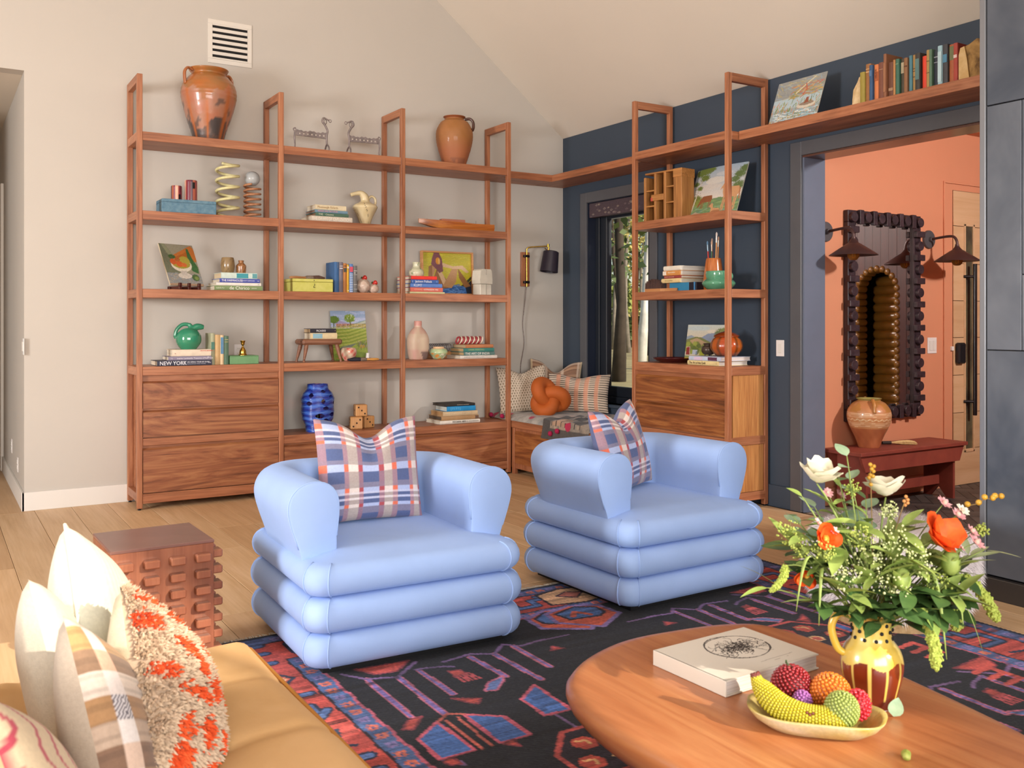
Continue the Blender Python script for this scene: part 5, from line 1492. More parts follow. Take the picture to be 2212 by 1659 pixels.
stack((-0.365, -1.895, Z3 + 0.0668), [
    dict(label='cream book resting on the teal box on the tower', L=0.215, D=0.30, T=0.034, cover='#d6bd86', pages='#d8cdb8', text=[('Memory & Place', 0.2, 0.014, '#b09a66')]),
    dict(label='thin maroon book on the tower stack', dx=0.022, dy=0.01, L=0.192, D=0.28, T=0.022, cover='#8f3a3a', text=[('CASTING AND SOUND', 0.04, 0.012, '#d0a090', 0.5, 0.9)]),
    dict(label='orange and white patterned book on the tower stack', dx=0.012, dy=0.006, L=0.200, D=0.29, T=0.040, cover='#c98a4a', pages='#ddd4c8', bands=[(0.0, 0.20, '#e0d6c8')], text=[('Appreciation', 0.30, 0.016, '#f0e2c8', 0.62)]),
    dict(label='white book on top of the tower stack', dx=0.016, dy=0.008, L=0.194, D=0.28, T=0.036, cover='#dcd5c6', pages='#e4ddd2')], rz=RB)
t = thing('brush_pot', 'tall orange-brown wooden pot holding paint brushes on the tower', 'pot', (-0.205, -2.312, Z3))
b = MB(); b.lathe(prof([(0.072, 0), (0.076, 0.01), (0.079, 0.07), (0.070, 0.15), (0.058, 0.238), (0.053, 0.239), (0.05, 0.2), (0.05, 0.02), (0.0, 0.02)], 5), 40, close=False); part('body', b, wood('turned_orange_wood', '#8a4418', '#b5622a', '#c9793c', 'Z', rough=0.25, coat=0.4), t, True, 60)
for i, (dx, dy, ln, hc, fc, bc, lab) in enumerate([
        (-0.01, 0.040, 0.145, '#c22f2a', '#9ab4c8', '#5f84a4', 'thin red-handled paint brush with a blue tip, leftmost in the pot'), (0.01, 0.020, 0.165, '#c8363a', '#c9b8a8', '#b09488', 'thick red-handled paint brush in the pot'),
        (-0.02, -0.004, 0.142, '#3f6a3c', '#c9b09c', '#c9a58c', 'green-handled paint brush in the middle of the pot'), (0.02, -0.022, 0.175, '#c9823c', '#c9b8a8', '#b5927c', 'orange-handled paint brush in the pot'),
        (-0.012, -0.034, 0.205, '#c98a4a', '#d8ccc4', '#cfc0b8', 'tallest pale paint brush at the right of the pot')]):
    t = thing('paint_brush', lab, 'paint brush', (-0.205 + dx * 0.8, -2.312 + dy * 0.8, Z3 + 0.03), rot=(R(dy * -90), R(dx * 60), 0), group='paint brushes in the wooden pot')
    H0 = 0.21 + ln
    b = MB(); b.tube([(0, 0, 0), (0, 0, 0.12), (0, 0, H0 - 0.075)], [0.003, 0.0055, 0.005], 8); part('handle', b, mat('lacquer_' + hc[1:], hc, 0.25, coat=0.5), t, True)
    b = MB(); b.cyl((0, 0, H0 - 0.08), (0, 0, H0 - 0.028), 0.0055, 0.0065, 8); part('ferrule', b, mat('ferrule_' + fc[1:], fc, 0.25, metal=0.5), t, True)
    b = MB(); b.tube([(0, 0, H0 - 0.03), (0, 0, H0 - 0.012), (0, 0, H0)], [0.0065, 0.008, 0.003], 8); part('bristles', b, mat('bristle_' + bc[1:], bc, 0.8), t, True)
gg = mat('celadon_green_glaze', '#4d8a6a', 0.15, coat=0.7, color2='#5a9878', vscale=8)
t = thing('green_pot', 'squat celadon green glazed pot with a wide belly behind the tower post', 'pot', (-0.30, -2.465, Z3))
b = MB(); b.lathe(prof([(0.070, 0), (0.088, 0.004), (0.120, 0.035), (0.122, 0.055), (0.100, 0.076), (0.090, 0.082), (0.092, 0.088), (0.096, 0.11), (0.095, 0.134), (0.088, 0.136), (0.086, 0.1), (0.0, 0.03)], 6), 56, close=False); part('body', b, gg, t, True, 60)
b = MB(); b.tube(catmull([(0.0, -0.09, 0.118), (0.0, -0.125, 0.115), (0.0, -0.135, 0.09), (0.0, -0.112, 0.07)], 5), 0.011, 9); part('handle', b, gg, t, True, 180)
# fourth shelf of the tower
t = thing('lacquer_tray', 'dark red lacquer dish on the tower under the farm painting', 'dish', (-0.215, -1.865, Z4))
b = MB(); b.lathe(prof([(0.0, 0.0), (0.10, 0.0), (0.115, 0.004), (0.155, 0.024), (0.168, 0.034), (0.170, 0.037), (0.164, 0.036), (0.12, 0.014), (0.0, 0.008)], 5), 56, close=False); part('dish', b, mat('oxblood_lacquer', '#4a1418', 0.2, coat=0.6), t, True, 60)
P = Paint(130, 90, '#d8ccb4')
P.grad(0.55, 1.0, '#d9c8ac', '#c4ccc4'); P.ell(0.3, 0.9, 0.3, 0.06, '#b8c8cc', 0.7); P.ell(0.75, 0.82, 0.22, 0.05, '#e0d4c0', 0.8)
P.poly([(0.3, 0.6), (0.55, 0.76), (0.75, 0.79), (1, 0.68), (1, 0.4), (0.3, 0.4)], '#8a98b0'); P.poly([(0, 0.68), (0.12, 0.72), (0.25, 0.66), (0.25, 0.5), (0, 0.5)], '#94a0ac')
P.poly([(0, 0.6), (0.25, 0.68), (0.4, 0.66), (0.65, 0.54), (0.85, 0.42), (0.85, 0.3), (0, 0.3)], '#7d8250'); P.poly([(0.1, 0.58), (0.28, 0.65), (0.45, 0.57), (0.7, 0.46), (0.78, 0.38), (0.5, 0.42), (0.3, 0.46), (0.12, 0.5)], '#b59a76')
for i in range(40): P.ell(P.rng.uniform(0, 0.7), P.rng.uniform(0.25, 0.5), 0.06, 0.06, ['#8a9440', '#6f7d3a', '#9aa44a', '#5f6f38'][i % 4], 0.9, jit=0.2)
P.ell(0.86, 0.74, 0.13, 0.15, '#66764c', jit=0.25); P.ell(0.95, 0.82, 0.1, 0.1, '#7d8850', jit=0.25); P.line([(0.84, 0.6), (0.83, 0.42)], 0.01, '#4a4a3a')
P.rect(0, 0, 1, 0.12, '#c4a02c'); P.strokes(60, 0, 1, 0, 0.12, ['#d0ac34', '#b59028', '#c9b048'], 0.08, 0.008, 0, 0.1, 0.8); P.rect(0, 0.12, 1, 0.18, '#7d8a3c', 0.8); P.ell(0.5, 0.22, 0.12, 0.09, '#a8ac3c', jit=0.2)
P.rect(0.03, 0.2, 0.12, 0.4, '#8f3230'); P.line([(0.03, 0.4), (0.12, 0.41), (0.13, 0.2)], 0.008, '#d0a8a0'); P.rect(0.2, 0.21, 0.33, 0.33, '#bcc4d0'); P.rect(0.29, 0.21, 0.33, 0.3, '#7d8ca4'); P.speck(0.05)
painting('unframed painting of farmland with a red barn and hills on the tower', P, 0.43, 0.305, (-0.105, -2.095, Z4), RB, 9, 0.010, edge='#cfc8b8')
stack((-0.395, -2.232, Z4), [
    dict(label='cream book with blackletter title lower of the two under the amber jar', L=0.33, D=0.30, T=0.034, cover='#d9c48e', pages='#e0dad2', text=[('The Art of the Quilt', 0.06, 0.024, '#4a3a28', 0.5, 0.9), ('I', 0.93, 0.02, '#4a3a28')]),
    dict(label='pale blue and plum book upper of the two under the amber jar', dx=0.01, dy=0.004, L=0.335, D=0.31, T=0.032, cover='#b5bfd4', pages='#e0d6d0', bands=[(0.62, 0.90, '#5a3048'), (0.18, 0.45, '#c9b4cc')])], rz=RB)
zt = Z4 + 0.034 + 0.032 + 0.001
t = thing('small_urn', 'little dark brown pewter urn on the books beside the amber jar', 'urn', (-0.245, -2.297, zt))
b = MB(); b.lathe(prof([(0.0, 0.008), (0.03, 0.008), (0.046, 0.022), (0.053, 0.045), (0.046, 0.068), (0.034, 0.078), (0.034, 0.086), (0.040, 0.094), (0.036, 0.094), (0.028, 0.08), (0.0, 0.03)], 6), 36, close=False); part('body', b, mat('dark_pewter', '#4a3c34', 0.3, metal=0.3, coat=0.3), t, True, 60)
for k in range(3):
    b = MB(); a = k * 2.1 + 0.5; b.cyl((0.028 * math.cos(a), 0.028 * math.sin(a), 0.0), (0.024 * math.cos(a), 0.024 * math.sin(a), 0.014), 0.005, n=8); part('foot', b, MATS['dark_pewter'], t, True)
t = thing('amber_jar', 'round amber glazed lidded jar on the books behind the tower post', 'jar', (-0.225, -2.470, zt))
am = [lin(c) for c in ('#a85f1c', '#6d3a14', '#b5481c', '#3a2010')]
def amc(a, z, i):
    q = abs(math.sin(5 * a + 0.4 * math.sin(20 * z)))
    c = mix3(am[0], am[2], 0.5 + 0.5 * math.sin(2 * a))
    c = mix3(c, am[1], max(0, q - 0.75) * 4)
    return mix3(c, am[3], max(0, min(1, (0.03 - z) / 0.03)))
b = MB(); b.lathe(prof([(0.0, 0.0), (0.06, 0.0), (0.082, 0.010), (0.112, 0.05), (0.118, 0.085), (0.104, 0.125), (0.08, 0.148)], 6), 80, rfun=lambda a, z, i: 1 + 0.02 * abs(math.sin(6 * a)), colfun=amc, close=False); part('body', b, clear_glaze, t, True, 80, color=True)
b = MB(); b.lathe(prof([(0.084, 0.142), (0.093, 0.148), (0.094, 0.156), (0.06, 0.176), (0.02, 0.188), (0.011, 0.194), (0.016, 0.204), (0.0, 0.21)], 5), 44, close=False); part('lid', b, mat('amber_lid_glaze', '#8a3a14', 0.15, coat=0.7), t, True, 60)

# ------------------------------------------------------------------ things on the ledge
P = Paint(130, 104, '#a3b0b4')
P.rect(0, 0.55, 1, 1, '#8f9290'); P.rect(0, 0.35, 1, 0.58, '#a9bcc4'); P.strokes(90, 0, 1, 0.55, 1, ['#9a9a92', '#b0ac94', '#8aa0b0', '#a89a6a', '#7d8488'], 0.07, 0.012, -0.4, 0.4, 0.7)
P.strokes(60, 0.35, 1, 0.55, 0.85, ['#a08a44', '#c9a050', '#b56a4a', '#7d8a50'], 0.05, 0.01, 0.2, 0.4, 0.8); P.rect(0, 0, 1, 0.32, '#6f7f84', 0.4)
P.strokes(180, 0, 1, 0.02, 0.5, ['#6f7f3a', '#8a9440', '#55692f', '#b5923c', '#c07a40'], 0.04, 0.006, 1.3, 0.3, 0.9); P.strokes(90, 0, 1, 0, 0.25, ['#a9c8d4', '#cfdce0', '#8ab0c0', '#d8d4c8'], 0.04, 0.008, 0.0, 0.2, 0.9)
P.ell(0.72, 0.33, 0.19, 0.07, '#c9c0b0'); P.ell(0.72, 0.36, 0.15, 0.04, '#8a7a6a'); P.poly([(0.66, 0.36), (0.7, 0.5), (0.74, 0.5), (0.76, 0.38)], '#8a4a34'); P.line([(0.45, 0.66), (0.6, 0.8), (0.78, 0.95)], 0.014, '#d0c4a0'); P.line([(0.6, 0.6), (0.66, 0.7), (0.62, 0.84)], 0.01, '#b5563c'); P.speck(0.06)
painting('unframed marsh painting with a rowing boat on the ledge', P, 0.425, 0.335, (-0.262, -3.135, Z1), RB, 20, 0.006, edge='#c4bfae')
def rock(name, label, loc, poly, th, m, side_m, rz, seed):
    """split-stone bookend: flat pale cut faces, rough outside"""
    t = thing(name, label, 'bookend', loc, rz)
    rg = np.random.default_rng(seed); n = len(poly); rings = []
    cx = sum(p[0] for p in poly) / n; cz = sum(p[1] for p in poly) / n
    for k, (d, s_) in enumerate([(-th / 2, 0.96), (-th / 2 + 0.012, 1.0), (0, 1.02), (th / 2 - 0.02, 0.99), (th / 2, 0.88)]):
        rings.append([(cx + (p[0] - cx) * s_ + rg.normal(0, 0.0025), d + rg.normal(0, 0.003), max(0, cz + (p[1] - cz) * s_ + rg.normal(0, 0.0025)) if p[1] > 0.001 else 0.0) for p in poly])
    b = MB(); b.rings(rings); part('stone', b, m, t)
    return t
rock('stone_bookend', 'pale curved limestone bookend at the left of the ledge books', (-0.20, -3.705, Z1), [(0.0, 0.0), (-0.001, 0.185), (-0.014, 0.188), (-0.034, 0.16), (-0.055, 0.11), (-0.068, 0.05), (-0.07, 0.0)][::-1], 0.13, mat('pale_limestone', '#c9ab7c', 0.85, color2='#dcc39a', vscale=30, bmp=0.6, bscale=40), None, R(-90), 3)
rock('stone_bookend', 'rough split brown stone bookend at the right of the ledge books', (-0.20, -4.392, Z1), [(0.0, 0.0), (0.0, 0.15), (0.010, 0.195), (0.06, 0.21), (0.10, 0.222), (0.16, 0.21), (0.20, 0.12), (0.20, 0.0)], 0.16, mat('split_brown_stone', '#5f4526', 0.85, color2='#b08a52', vscale=16, bmp=0.9, bscale=25), None, R(-90), 9)
b = MB(); b.prism([(0.0, 0.0), (0.0, 0.15), (0.010, 0.19), (0.035, 0.195), (0.05, 0.12), (0.065, 0.0)], -0.092, -0.080, 'XZ')
stb = [o for o in bpy.data.objects if o.name.startswith('stone_bookend')][-1]
part('cut_face', b, mat('cut_stone_face', '#c4a068', 0.85, color2='#d6b784', vscale=20, bmp=0.3), stb)
lb = [  # y0, thickness, height above the ledge, spine colour, bands, description
    (-3.711, 0.038, 0.204, '#98883c', [], 'olive yellow cloth'), (-3.749, 0.040, 0.248, '#9a6a40', [(0.78, 0.81, '#c9a070'), (0.86, 0.88, '#c9a070')], 'tall tan leather'), (-3.789, 0.025, 0.231, '#35557a', [(0.7, 0.85, '#4f7096')], 'navy blue cloth'),
    (-3.814, 0.033, 0.230, '#cf7a48', [(0.55, 0.80, '#a85a34')], 'bright orange'), (-3.848, 0.041, 0.234, '#7a4c3c', [(0.80, 0.82, '#a88066')], 'dark brown leather'), (-3.891, 0.022, 0.277, '#8a5a3e', [(0.15, 0.8, '#9a6a4c')], 'tallest brown'),
    (-3.913, 0.042, 0.221, '#6d4636', [(0.20, 0.28, '#a08064')], 'thick umber leather'), (-3.957, 0.017, 0.226, '#b5804e', [], 'thin caramel'), (-3.974, 0.027, 0.226, '#3f6a58', [(0.85, 0.88, '#6a8a70')], 'deep green cloth'),
    (-4.003, 0.027, 0.222, '#4a4436', [(0.60, 0.90, '#a89c80')], 'charcoal pale-lettered'), (-4.035, 0.026, 0.218, '#8a6242', [(0.75, 0.78, '#5a3a28')], 'hazel brown'), (-4.063, 0.023, 0.227, '#4f7d88', [], 'slate teal'),
    (-4.087, 0.023, 0.226, '#a9854e', [(0.55, 0.57, '#5a4020'), (0.62, 0.64, '#5a4020'), (0.40, 0.42, '#5a4020')], 'ochre with dark bands'), (-4.112, 0.035, 0.227, '#3f3c38', [(0.3, 0.85, '#5a7a78')], 'black with a teal panel'), (-4.150, 0.030, 0.203, '#d9452e', [], 'vivid red'),
    (-4.181, 0.024, 0.232, '#a88a54', [(0.7, 0.72, '#6a5030'), (0.4, 0.42, '#6a5030')], 'sandy tan'), (-4.204, 0.020, 0.229, '#5d7a62', [], 'thin sage green'), (-4.224, 0.033, 0.220, '#2f3540', [(0.80, 0.83, '#8a8f98'), (0.66, 0.68, '#8a8f98')], 'blackish blue'),
    (-4.258, 0.031, 0.236, '#9ec0ca', [(0.1, 0.85, '#b5d0d6')], 'pale ice blue'), (-4.289, 0.034, 0.237, '#45464a', [(0.55, 0.75, '#4f84a0')], 'dark grey with a blue band'), (-4.323, 0.036, 0.229, '#a8603c', [(0.60, 0.95, '#6f7450')], 'rust and moss'), (-4.361, 0.028, 0.226, '#a8473c', [(0.62, 0.70, '#e0c8c0')], 'brick red white-marked')]
ords = ['first', 'second', 'third', 'fourth', 'fifth', 'sixth', 'seventh', 'eighth', 'ninth', 'tenth', 'eleventh', 'twelfth', 'thirteenth', 'fourteenth', 'fifteenth', 'sixteenth', 'seventeenth', 'eighteenth', 'nineteenth', 'twentieth', 'twenty-first', 'twenty-second']
for i, (y_, T_, h_, c, bands, d) in enumerate(lb):
    # spine faces the room (-x); upright book occupies y_-T_ .. y_
    book('%s book, %s from the limestone bookend on the ledge' % (d, ords[i]), (-0.285 + 0.01 * math.sin(i * 2.3), y_ - T_ + 0.0004, Z1), h_, 0.15 + 0.012 * math.sin(i * 1.7), T_ - 0.001, c, rz=RB, upright=True, bands=bands, group='old books in a row on the ledge',
         text=([('HELADA', 0.62, 0.015, '#3a2418')] if i == 3 else None))

# ------------------------------------------------------------------ entry: mirror, sconces, bench, door
YE = -2.92
mir = thing('wall_mirror', 'tall mirror in a dark chunky pegged wooden frame on the coral wall', 'mirror', (0.985, YE, 0.615))
MW, MH, FW = 0.885, 1.60, 0.105
fr = wood('ebonised_wood', '#1c1218', '#2e2026', '#4a3a40', 'Z', rough=0.35, fine=0.5)
b = MB(); fw = FW * 0.85
b.box(-MW / 2, MW / 2, -0.045, 0, 0, fw, 0.004); b.box(-MW / 2, MW / 2, -0.045, 0, MH - fw, MH, 0.004)
b.box(-MW / 2, -MW / 2 + fw, -0.045, 0, fw, MH - fw, 0.004); b.box(MW / 2 - fw, MW / 2, -0.045, 0, fw, MH - fw, 0.004)
part('frame', b, fr, mir)
b = MB(); b.box(-MW / 2 + fw - 0.005, MW / 2 - fw + 0.005, -0.024, -0.018, fw - 0.005, MH - fw + 0.005)
part('mirror_glass', b, mat('mirror_silver', '#e6e2e0', 0.02, metal=1.0), mir)
b = MB(); b.lathe([(0.038, 0), (0.038, 0.030), (0.035, 0.033)], 22); b.xf = None
knob_me = b.mesh('round_peg', True, 40); knob_me.materials.append(fr)
b = MB(); b.box(-0.024, 0.024, -0.054, 0.054, 0, 0.033, 0.004); bar_me = b.mesh('square_peg'); bar_me.materials.append(fr)
NV = 21
for side in (-1, 1):
    xk = side * (MW / 2 - fw / 2 + 0.004)
    for i in range(17):
        z = 0.055 + i * (MH - 0.11) / 16
        if i % 2 == 0: link('round_peg', knob_me, None, mir, (xk, -0.044, z), (R(90), 0, 0))
        else: link('square_peg', bar_me, None, mir, (xk, -0.044, z), (R(90), R(90), 0))
for z in (0.052, MH - 0.052):
    for i in range(1, 10):
        x_ = -MW / 2 + fw / 2 + i * (MW - fw) / 10
        if i % 2 == 0: link('round_peg', knob_me, None, mir, (x_, -0.044, z), (R(90), 0, 0))
        else: link('square_peg', bar_me, None, mir, (x_, -0.044, z), (R(90), 0, 0))
bz = mat('bronze_lamp', '#4a3432', 0.4, metal=0.4)
bz2 = mat('pewter_lamp', '#5f5c60', 0.4, metal=0.4)
def sconce(label, x):
    t = thing('barn_sconce', label, 'wall lamp', (x, YE, 2.04))
    b = MB(); b.xf = Matrix.Rotation(R(90), 4, 'X'); b.lathe([(0.075, 0), (0.075, 0.012), (0.07, 0.018), (0.022, 0.020), (0.018, 0.04), (0.0, 0.042)], 36); part('wall_plate', b, bz2, t, True)
    b = MB(); b.tube(catmull([(0, -0.03, 0.0), (0, -0.16, 0.012), (0, -0.225, 0.006), (0, -0.252, -0.03), (0, -0.255, -0.065)], 7), 0.0105, 12); part('gooseneck', b, bz, t, True, 180)
    b = MB(); b.xf = Matrix.Translation((0, -0.255, 0)); b.lathe(prof([(0.014, -0.055), (0.018, -0.075), (0.036, -0.098), (0.045, -0.105)], 5) + [(0.05, -0.107), (0.168, -0.186), (0.170, -0.191), (0.166, -0.190), (0.04, -0.11), (0.0, -0.10)], 44, close=False); part('shade', b, bz, t, True, 35)
    b = MB(); b.xf = Matrix.Translation((0, -0.255, -0.185)); b.lathe(prof([(0.0, -0.042), (0.025, -0.036), (0.042, -0.008), (0.034, 0.025), (0.016, 0.05), (0.014, 0.07)], 5), 26, close=False); part('bulb', b, mat('amber_bulb_glass', '#c9853a', 0.05, trans=0.75, ior=1.2), t, True, 180)
    b = MB(); b.xf = Matrix.Translation((0, -0.255, -0.185)); b.tube([(-0.012, 0, 0.03), (-0.014, 0, -0.015), (0.0, 0.004, -0.02), (0.014, 0, -0.015), (0.012, 0, 0.03)], 0.0018, 5); part('filament', b, mat('filament', '#e8b85a', 0.4, metal=0.6), t)
sconce('bronze cone-shade barn sconce between the mirror and the door', 1.585)
sconce('bronze cone-shade barn sconce left of the mirror, overlapping its frame', 0.335)
# bench
br = mat('oxblood_bench_paint', '#7d382e', 0.5, color2='#8f4436', vscale=7)
t = thing('entry_bench', 'oxblood red painted wooden bench under the mirror', 'bench', (0, 0, 0))
BX0, BX1, BY0, BY1, BZ = 0.262, 1.535, -3.300, -2.960, 0.438
b = MB(); b.box(BX0, BX1, BY0, BY1, BZ - 0.028, BZ, 0.004); part('seat', b, br, t)
for y0_, y1_ in ((BY0 + 0.022, BY0 + 0.042), (BY1 - 0.042, BY1 - 0.022)):
    b = MB(); b.prism([(BX0 + 0.02, BZ - 0.029), (BX1 - 0.02, BZ - 0.029), (BX1 - 0.075, BZ - 0.145), (BX0 + 0.075, BZ - 0.145)], y0_, y1_, 'XZ'); part('apron', b, br, t)
for xl in (BX0 + 0.105, BX1 - 0.13):
    b = MB(); b.prism([(BY0 + 0.043, 0), (BY0 + 0.043, BZ - 0.029), (BY1 - 0.043, BZ - 0.029), (BY1 - 0.043, 0), (BY1 - 0.10, 0), ((BY0 + BY1) / 2, 0.085), (BY0 + 0.10, 0)], xl, xl + 0.024, 'YZ'); part('leg_board', b, br, t)
b = MB(); b.box(BX0 + 0.13, BX1 - 0.131, (BY0 + BY1) / 2 - 0.01, (BY0 + BY1) / 2 + 0.01, 0.10, 0.17); part('stretcher', b, br, t)
# urn
t = thing('terracotta_urn', 'terracotta urn with incised bands standing on the red bench', 'urn', (0.60, -3.105, BZ + 0.0005), R(52))
pr = prof([(0.070, 0), (0.076, 0.006), (0.098, 0.07), (0.136, 0.15), (0.156, 0.215), (0.152, 0.275), (0.118, 0.325), (0.085, 0.345), (0.078, 0.352), (0.088, 0.360), (0.086, 0.364), (0.07, 0.355), (0.06, 0.32)], 7)
def urc(a, z, i):
    q = tile_noise(a, z, 2, 3)
    c = mix3(lin('#9a5636'), lin('#b06a42'), 0.5 + 0.5 * q)
    if z > 0.15: c = mix3(lin('#b5764a'), lin('#c48c5c'), 0.5 + 0.5 * q)
    for zz in (0.165, 0.178, 0.19, 0.235, 0.247, 0.258):
        if abs(z - zz - 0.002 * math.sin(5 * a)) < 0.0032: c = lin('#d6b08a')
    if abs(z - 0.212 - 0.006 * math.sin(22 * a)) < 0.0035: c = lin('#d8bd96')
    if z > 0.27 and q > 0.1: c = mix3(c, lin('#a8742c'), 0.7)
    if z > 0.35: c = lin('#8f8440')
    return c
fine = [(pr[i][0] + (pr[i + 1][0] - pr[i][0]) * k / 2, pr[i][1] + (pr[i + 1][1] - pr[i][1]) * k / 2) for i in range(len(pr) - 1) for k in range(2)] + [pr[-1]]
b = MB(); b.lathe(fine, 110, colfun=urc, close=False); part('body', b, terracotta, t, True, 60, color=True)
for s_ in (0, PI):
    b = MB(); b.col = lin('#b57a3a'); b.tube(catmull([(0.088 * math.cos(s_), 0, 0.35), (0.118 * math.cos(s_), 0, 0.348), (0.142 * math.cos(s_), 0, 0.315), (0.150 * math.cos(s_), 0, 0.265)], 6), 0.013, 9, flat=1.3); part('handle', b, terracotta, t, True, 180, color=True)
# straw whisk broom
t = thing('whisk_broom', 'small straw whisk broom lying on the red bench', 'broom', (0.83, -3.08, BZ + 0.0005), R(-24))
straw = mat('straw', '#c4a268', 0.8, color2='#dcc08c', vscale=90)
b = MB(); b.cyl((-0.03, 0, 0.014), (0.04, 0, 0.014), 0.012, 0.013, 12); part('grip', b, mat('dark_whisk_binding', '#2c2420', 0.7), t, True)
b = MB()
for i in range(150):
    a = random.uniform(-0.26, 0.26); z = random.uniform(0.004, 0.024); ln = 0.22 + random.uniform(-0.015, 0.012)
    b.tube([(0.03, 0.012 * a * 3, 0.014), (0.12, 0.10 * a, z), (ln * math.cos(a), ln * math.sin(a), z)], [0.002, 0.0022, 0.0016], 4)
o = part('straws', b, straw, t); o['kind'] = 'stuff'
# front door
door = bpy.data.objects.new('door_1', None); COL.objects.link(door); door['kind'] = 'structure'; b = MB(); b.box(1.915, 2.845, YE - 0.004, YE - 0.0005, 0.002, 2.468); part('door_core', b, mat('door_joint', '#6a4c34', 0.8), door)
door['label'] = 'light oak front door with a narrow glass strip and long black handle'
DX0, DX1 = 1.917, 2.84
doak = wood('door_oak', '#c19870', '#cca67e', '#d4b18c', 'X', rough=0.5, scale=0.5, fine=0.12, tone=0.04)
rows = [0.0, 0.301, 0.607, 0.923, 1.237, 1.545, 1.857, 2.170, 2.465]
GX0, GX1 = 2.062, 2.205
for i in range(8):
    z0_, z1_ = rows[i] + 0.009, rows[i + 1] - 0.002
    if i == 0 or i == 7:
        segs = [(DX0, DX1)] if i == 0 else [(DX0, DX1)]
    else: segs = [(DX0, GX0 - 0.002), (GX1 + 0.002, DX1)]
    for a, c in segs:
        b = MB(); b.box(a, c, YE - 0.012, YE - 0.001, z0_ - 0.006, z1_, 0.001); part('panel', b, doak, door)
b = MB()
frame_x = lambda mb, x0, x1, z0_, z1_, w_: (mb.box(x0, x0 + w_, YE - 0.018, YE - 0.002, z0_, z1_, 0.002), mb.box(x1 - w_, x1, YE - 0.018, YE - 0.002, z0_, z1_, 0.002), mb.box(x0, x1, YE - 0.018, YE - 0.002, z0_, z0_ + w_, 0.002), mb.box(x0, x1, YE - 0.018, YE - 0.002, z1_ - w_, z1_, 0.002))
frame_x(b, GX0, GX1, 0.272, 2.192, 0.018); part('glass_stop', b, doak, door)
b = MB(); b.box(GX0 + 0.016, GX1 - 0.016, YE - 0.006, YE - 0.002, 0.288, 2.176); part('pane', b, mat('dark_door_glass', '#3a342e', 0.05, color2='#6a6248', vscale=5), door)
b = MB(); b.tube([(2.115, YE - 0.075, 0.585), (2.115, YE - 0.075, 1.855)], 0.017, 14); part('pull_handle', b, mat('black_handle', '#141216', 0.25), door, True)
b = MB()
for z in (0.70, 1.75): b.cyl((2.055, YE - 0.012, z), (2.115, YE - 0.07, z), 0.012)
part('handle_mount', b, MATS['black_handle'], door, True)
b = MB(); b.box(1.930, 2.030, YE - 0.055, YE - 0.012, 1.02, 1.195, 0.012); part('lock_box', b, mat('lock_black', '#17181c', 0.3), door)
b = MB(); b.box(1.885, 1.910, YE - 0.02, YE, 1.13, 1.165, 0.002); part('door_sensor', b, m_plate, door)
b = MB(); b.box(1.785, 1.80, YE - 0.014, YE, 0, 2.525, 0.002); b.box(1.785, 2.95, YE - 0.014, YE, 2.52, 2.535, 0.002); struct('trim_5', b, m_coral)
# right side of the entry: dark boards and an arched, channel-padded alcove that the mirror shows
pw = wood('dark_brown_boards', '#2a1210', '#3a1a17', '#4a2420', 'Z', rough=0.5, fine=0.4)
alc = bpy.data.objects.new('wall_entry_right', None); COL.objects.link(alc); alc['kind'] = 'structure'
XA = 3.0; AY0, AY1, AZ = -4.76, -4.28, 1.68   # alcove opening edges and arch spring
acy, ar = (AY0 + AY1) / 2, (AY1 - AY0) / 2
yb = -6.59
edges = [-6.59, -6.3, -6.0, -5.7, -5.4, -5.1, AY0]
ed2 = [AY1, -4.17, -4.05, -3.93, -3.7, -3.47, -3.24, -2.925]
for a, c in list(zip(edges[:-1], edges[1:])) + list(zip(ed2[:-1], ed2[1:])):
    b = MB(); b.box(XA, XA + 0.03, a + 0.001, c - 0.001, 0, 2.95, 0.002); part('board', b, pw, alc)
nb = 5
for k in range(nb):   # boards over the arch
    a, c = AY0 + (AY1 - AY0) * k / nb, AY0 + (AY1 - AY0) * (k + 1) / nb
    pts = [(a + 0.001, 2.95)] + [(y_, AZ + math.sqrt(max(0, ar * ar - (y_ - acy) ** 2))) for y_ in np.linspace(a + 0.001, c - 0.001, 6)] + [(c - 0.001, 2.95)]
    b = MB(); b.prism(pts, XA, XA + 0.03, 'YZ'); part('board', b, pw, alc)
b = MB(); b.box(XA + 0.33, XA + 0.36, -6.6, -2.8, 0, 2.95); part('alcove_back', b, mat('alcove_dark', '#1c1010', 0.8), alc)
lea = mat('ochre_leather', '#6d4a18', 0.35, color2='#7d5820', vscale=10, coat=0.15)
zz = 0.20
while zz < AZ + ar - 0.03:      # horizontal channels of the padded back
    hw = ar if zz < AZ else math.sqrt(max(0.0, ar * ar - (zz - AZ) ** 2))
    b = MB(); b.tube([(XA + 0.30, acy - hw + 0.005, zz), (XA + 0.30, acy - hw * 0.9, zz), (XA + 0.30, acy + hw * 0.9, zz), (XA + 0.30, acy + hw - 0.005, zz)], [0.046, 0.056, 0.056, 0.046], 16); part('padded_roll', b, lea, alc, True, 60)
    zz += 0.094
edge_pts = [(AY1, z_) for z_ in np.arange(0.1, AZ, 0.070)] + [(acy + ar * math.cos(PI * (k + 0.5) / 11), AZ + ar * math.sin(PI * (k + 0.5) / 11)) for k in range(11)] + [(AY0, z_) for z_ in np.arange(0.1, AZ, 0.070)]
for (y_, z_) in edge_pts:       # small padded blocks round the opening
    b = MB(); b.tube([(XA - 0.014, y_, z_), (XA, y_, z_), (XA + 0.12, y_, z_)], [0.024, 0.036, 0.036], 12); part('edge_roll', b, lea, alc, True, 60)
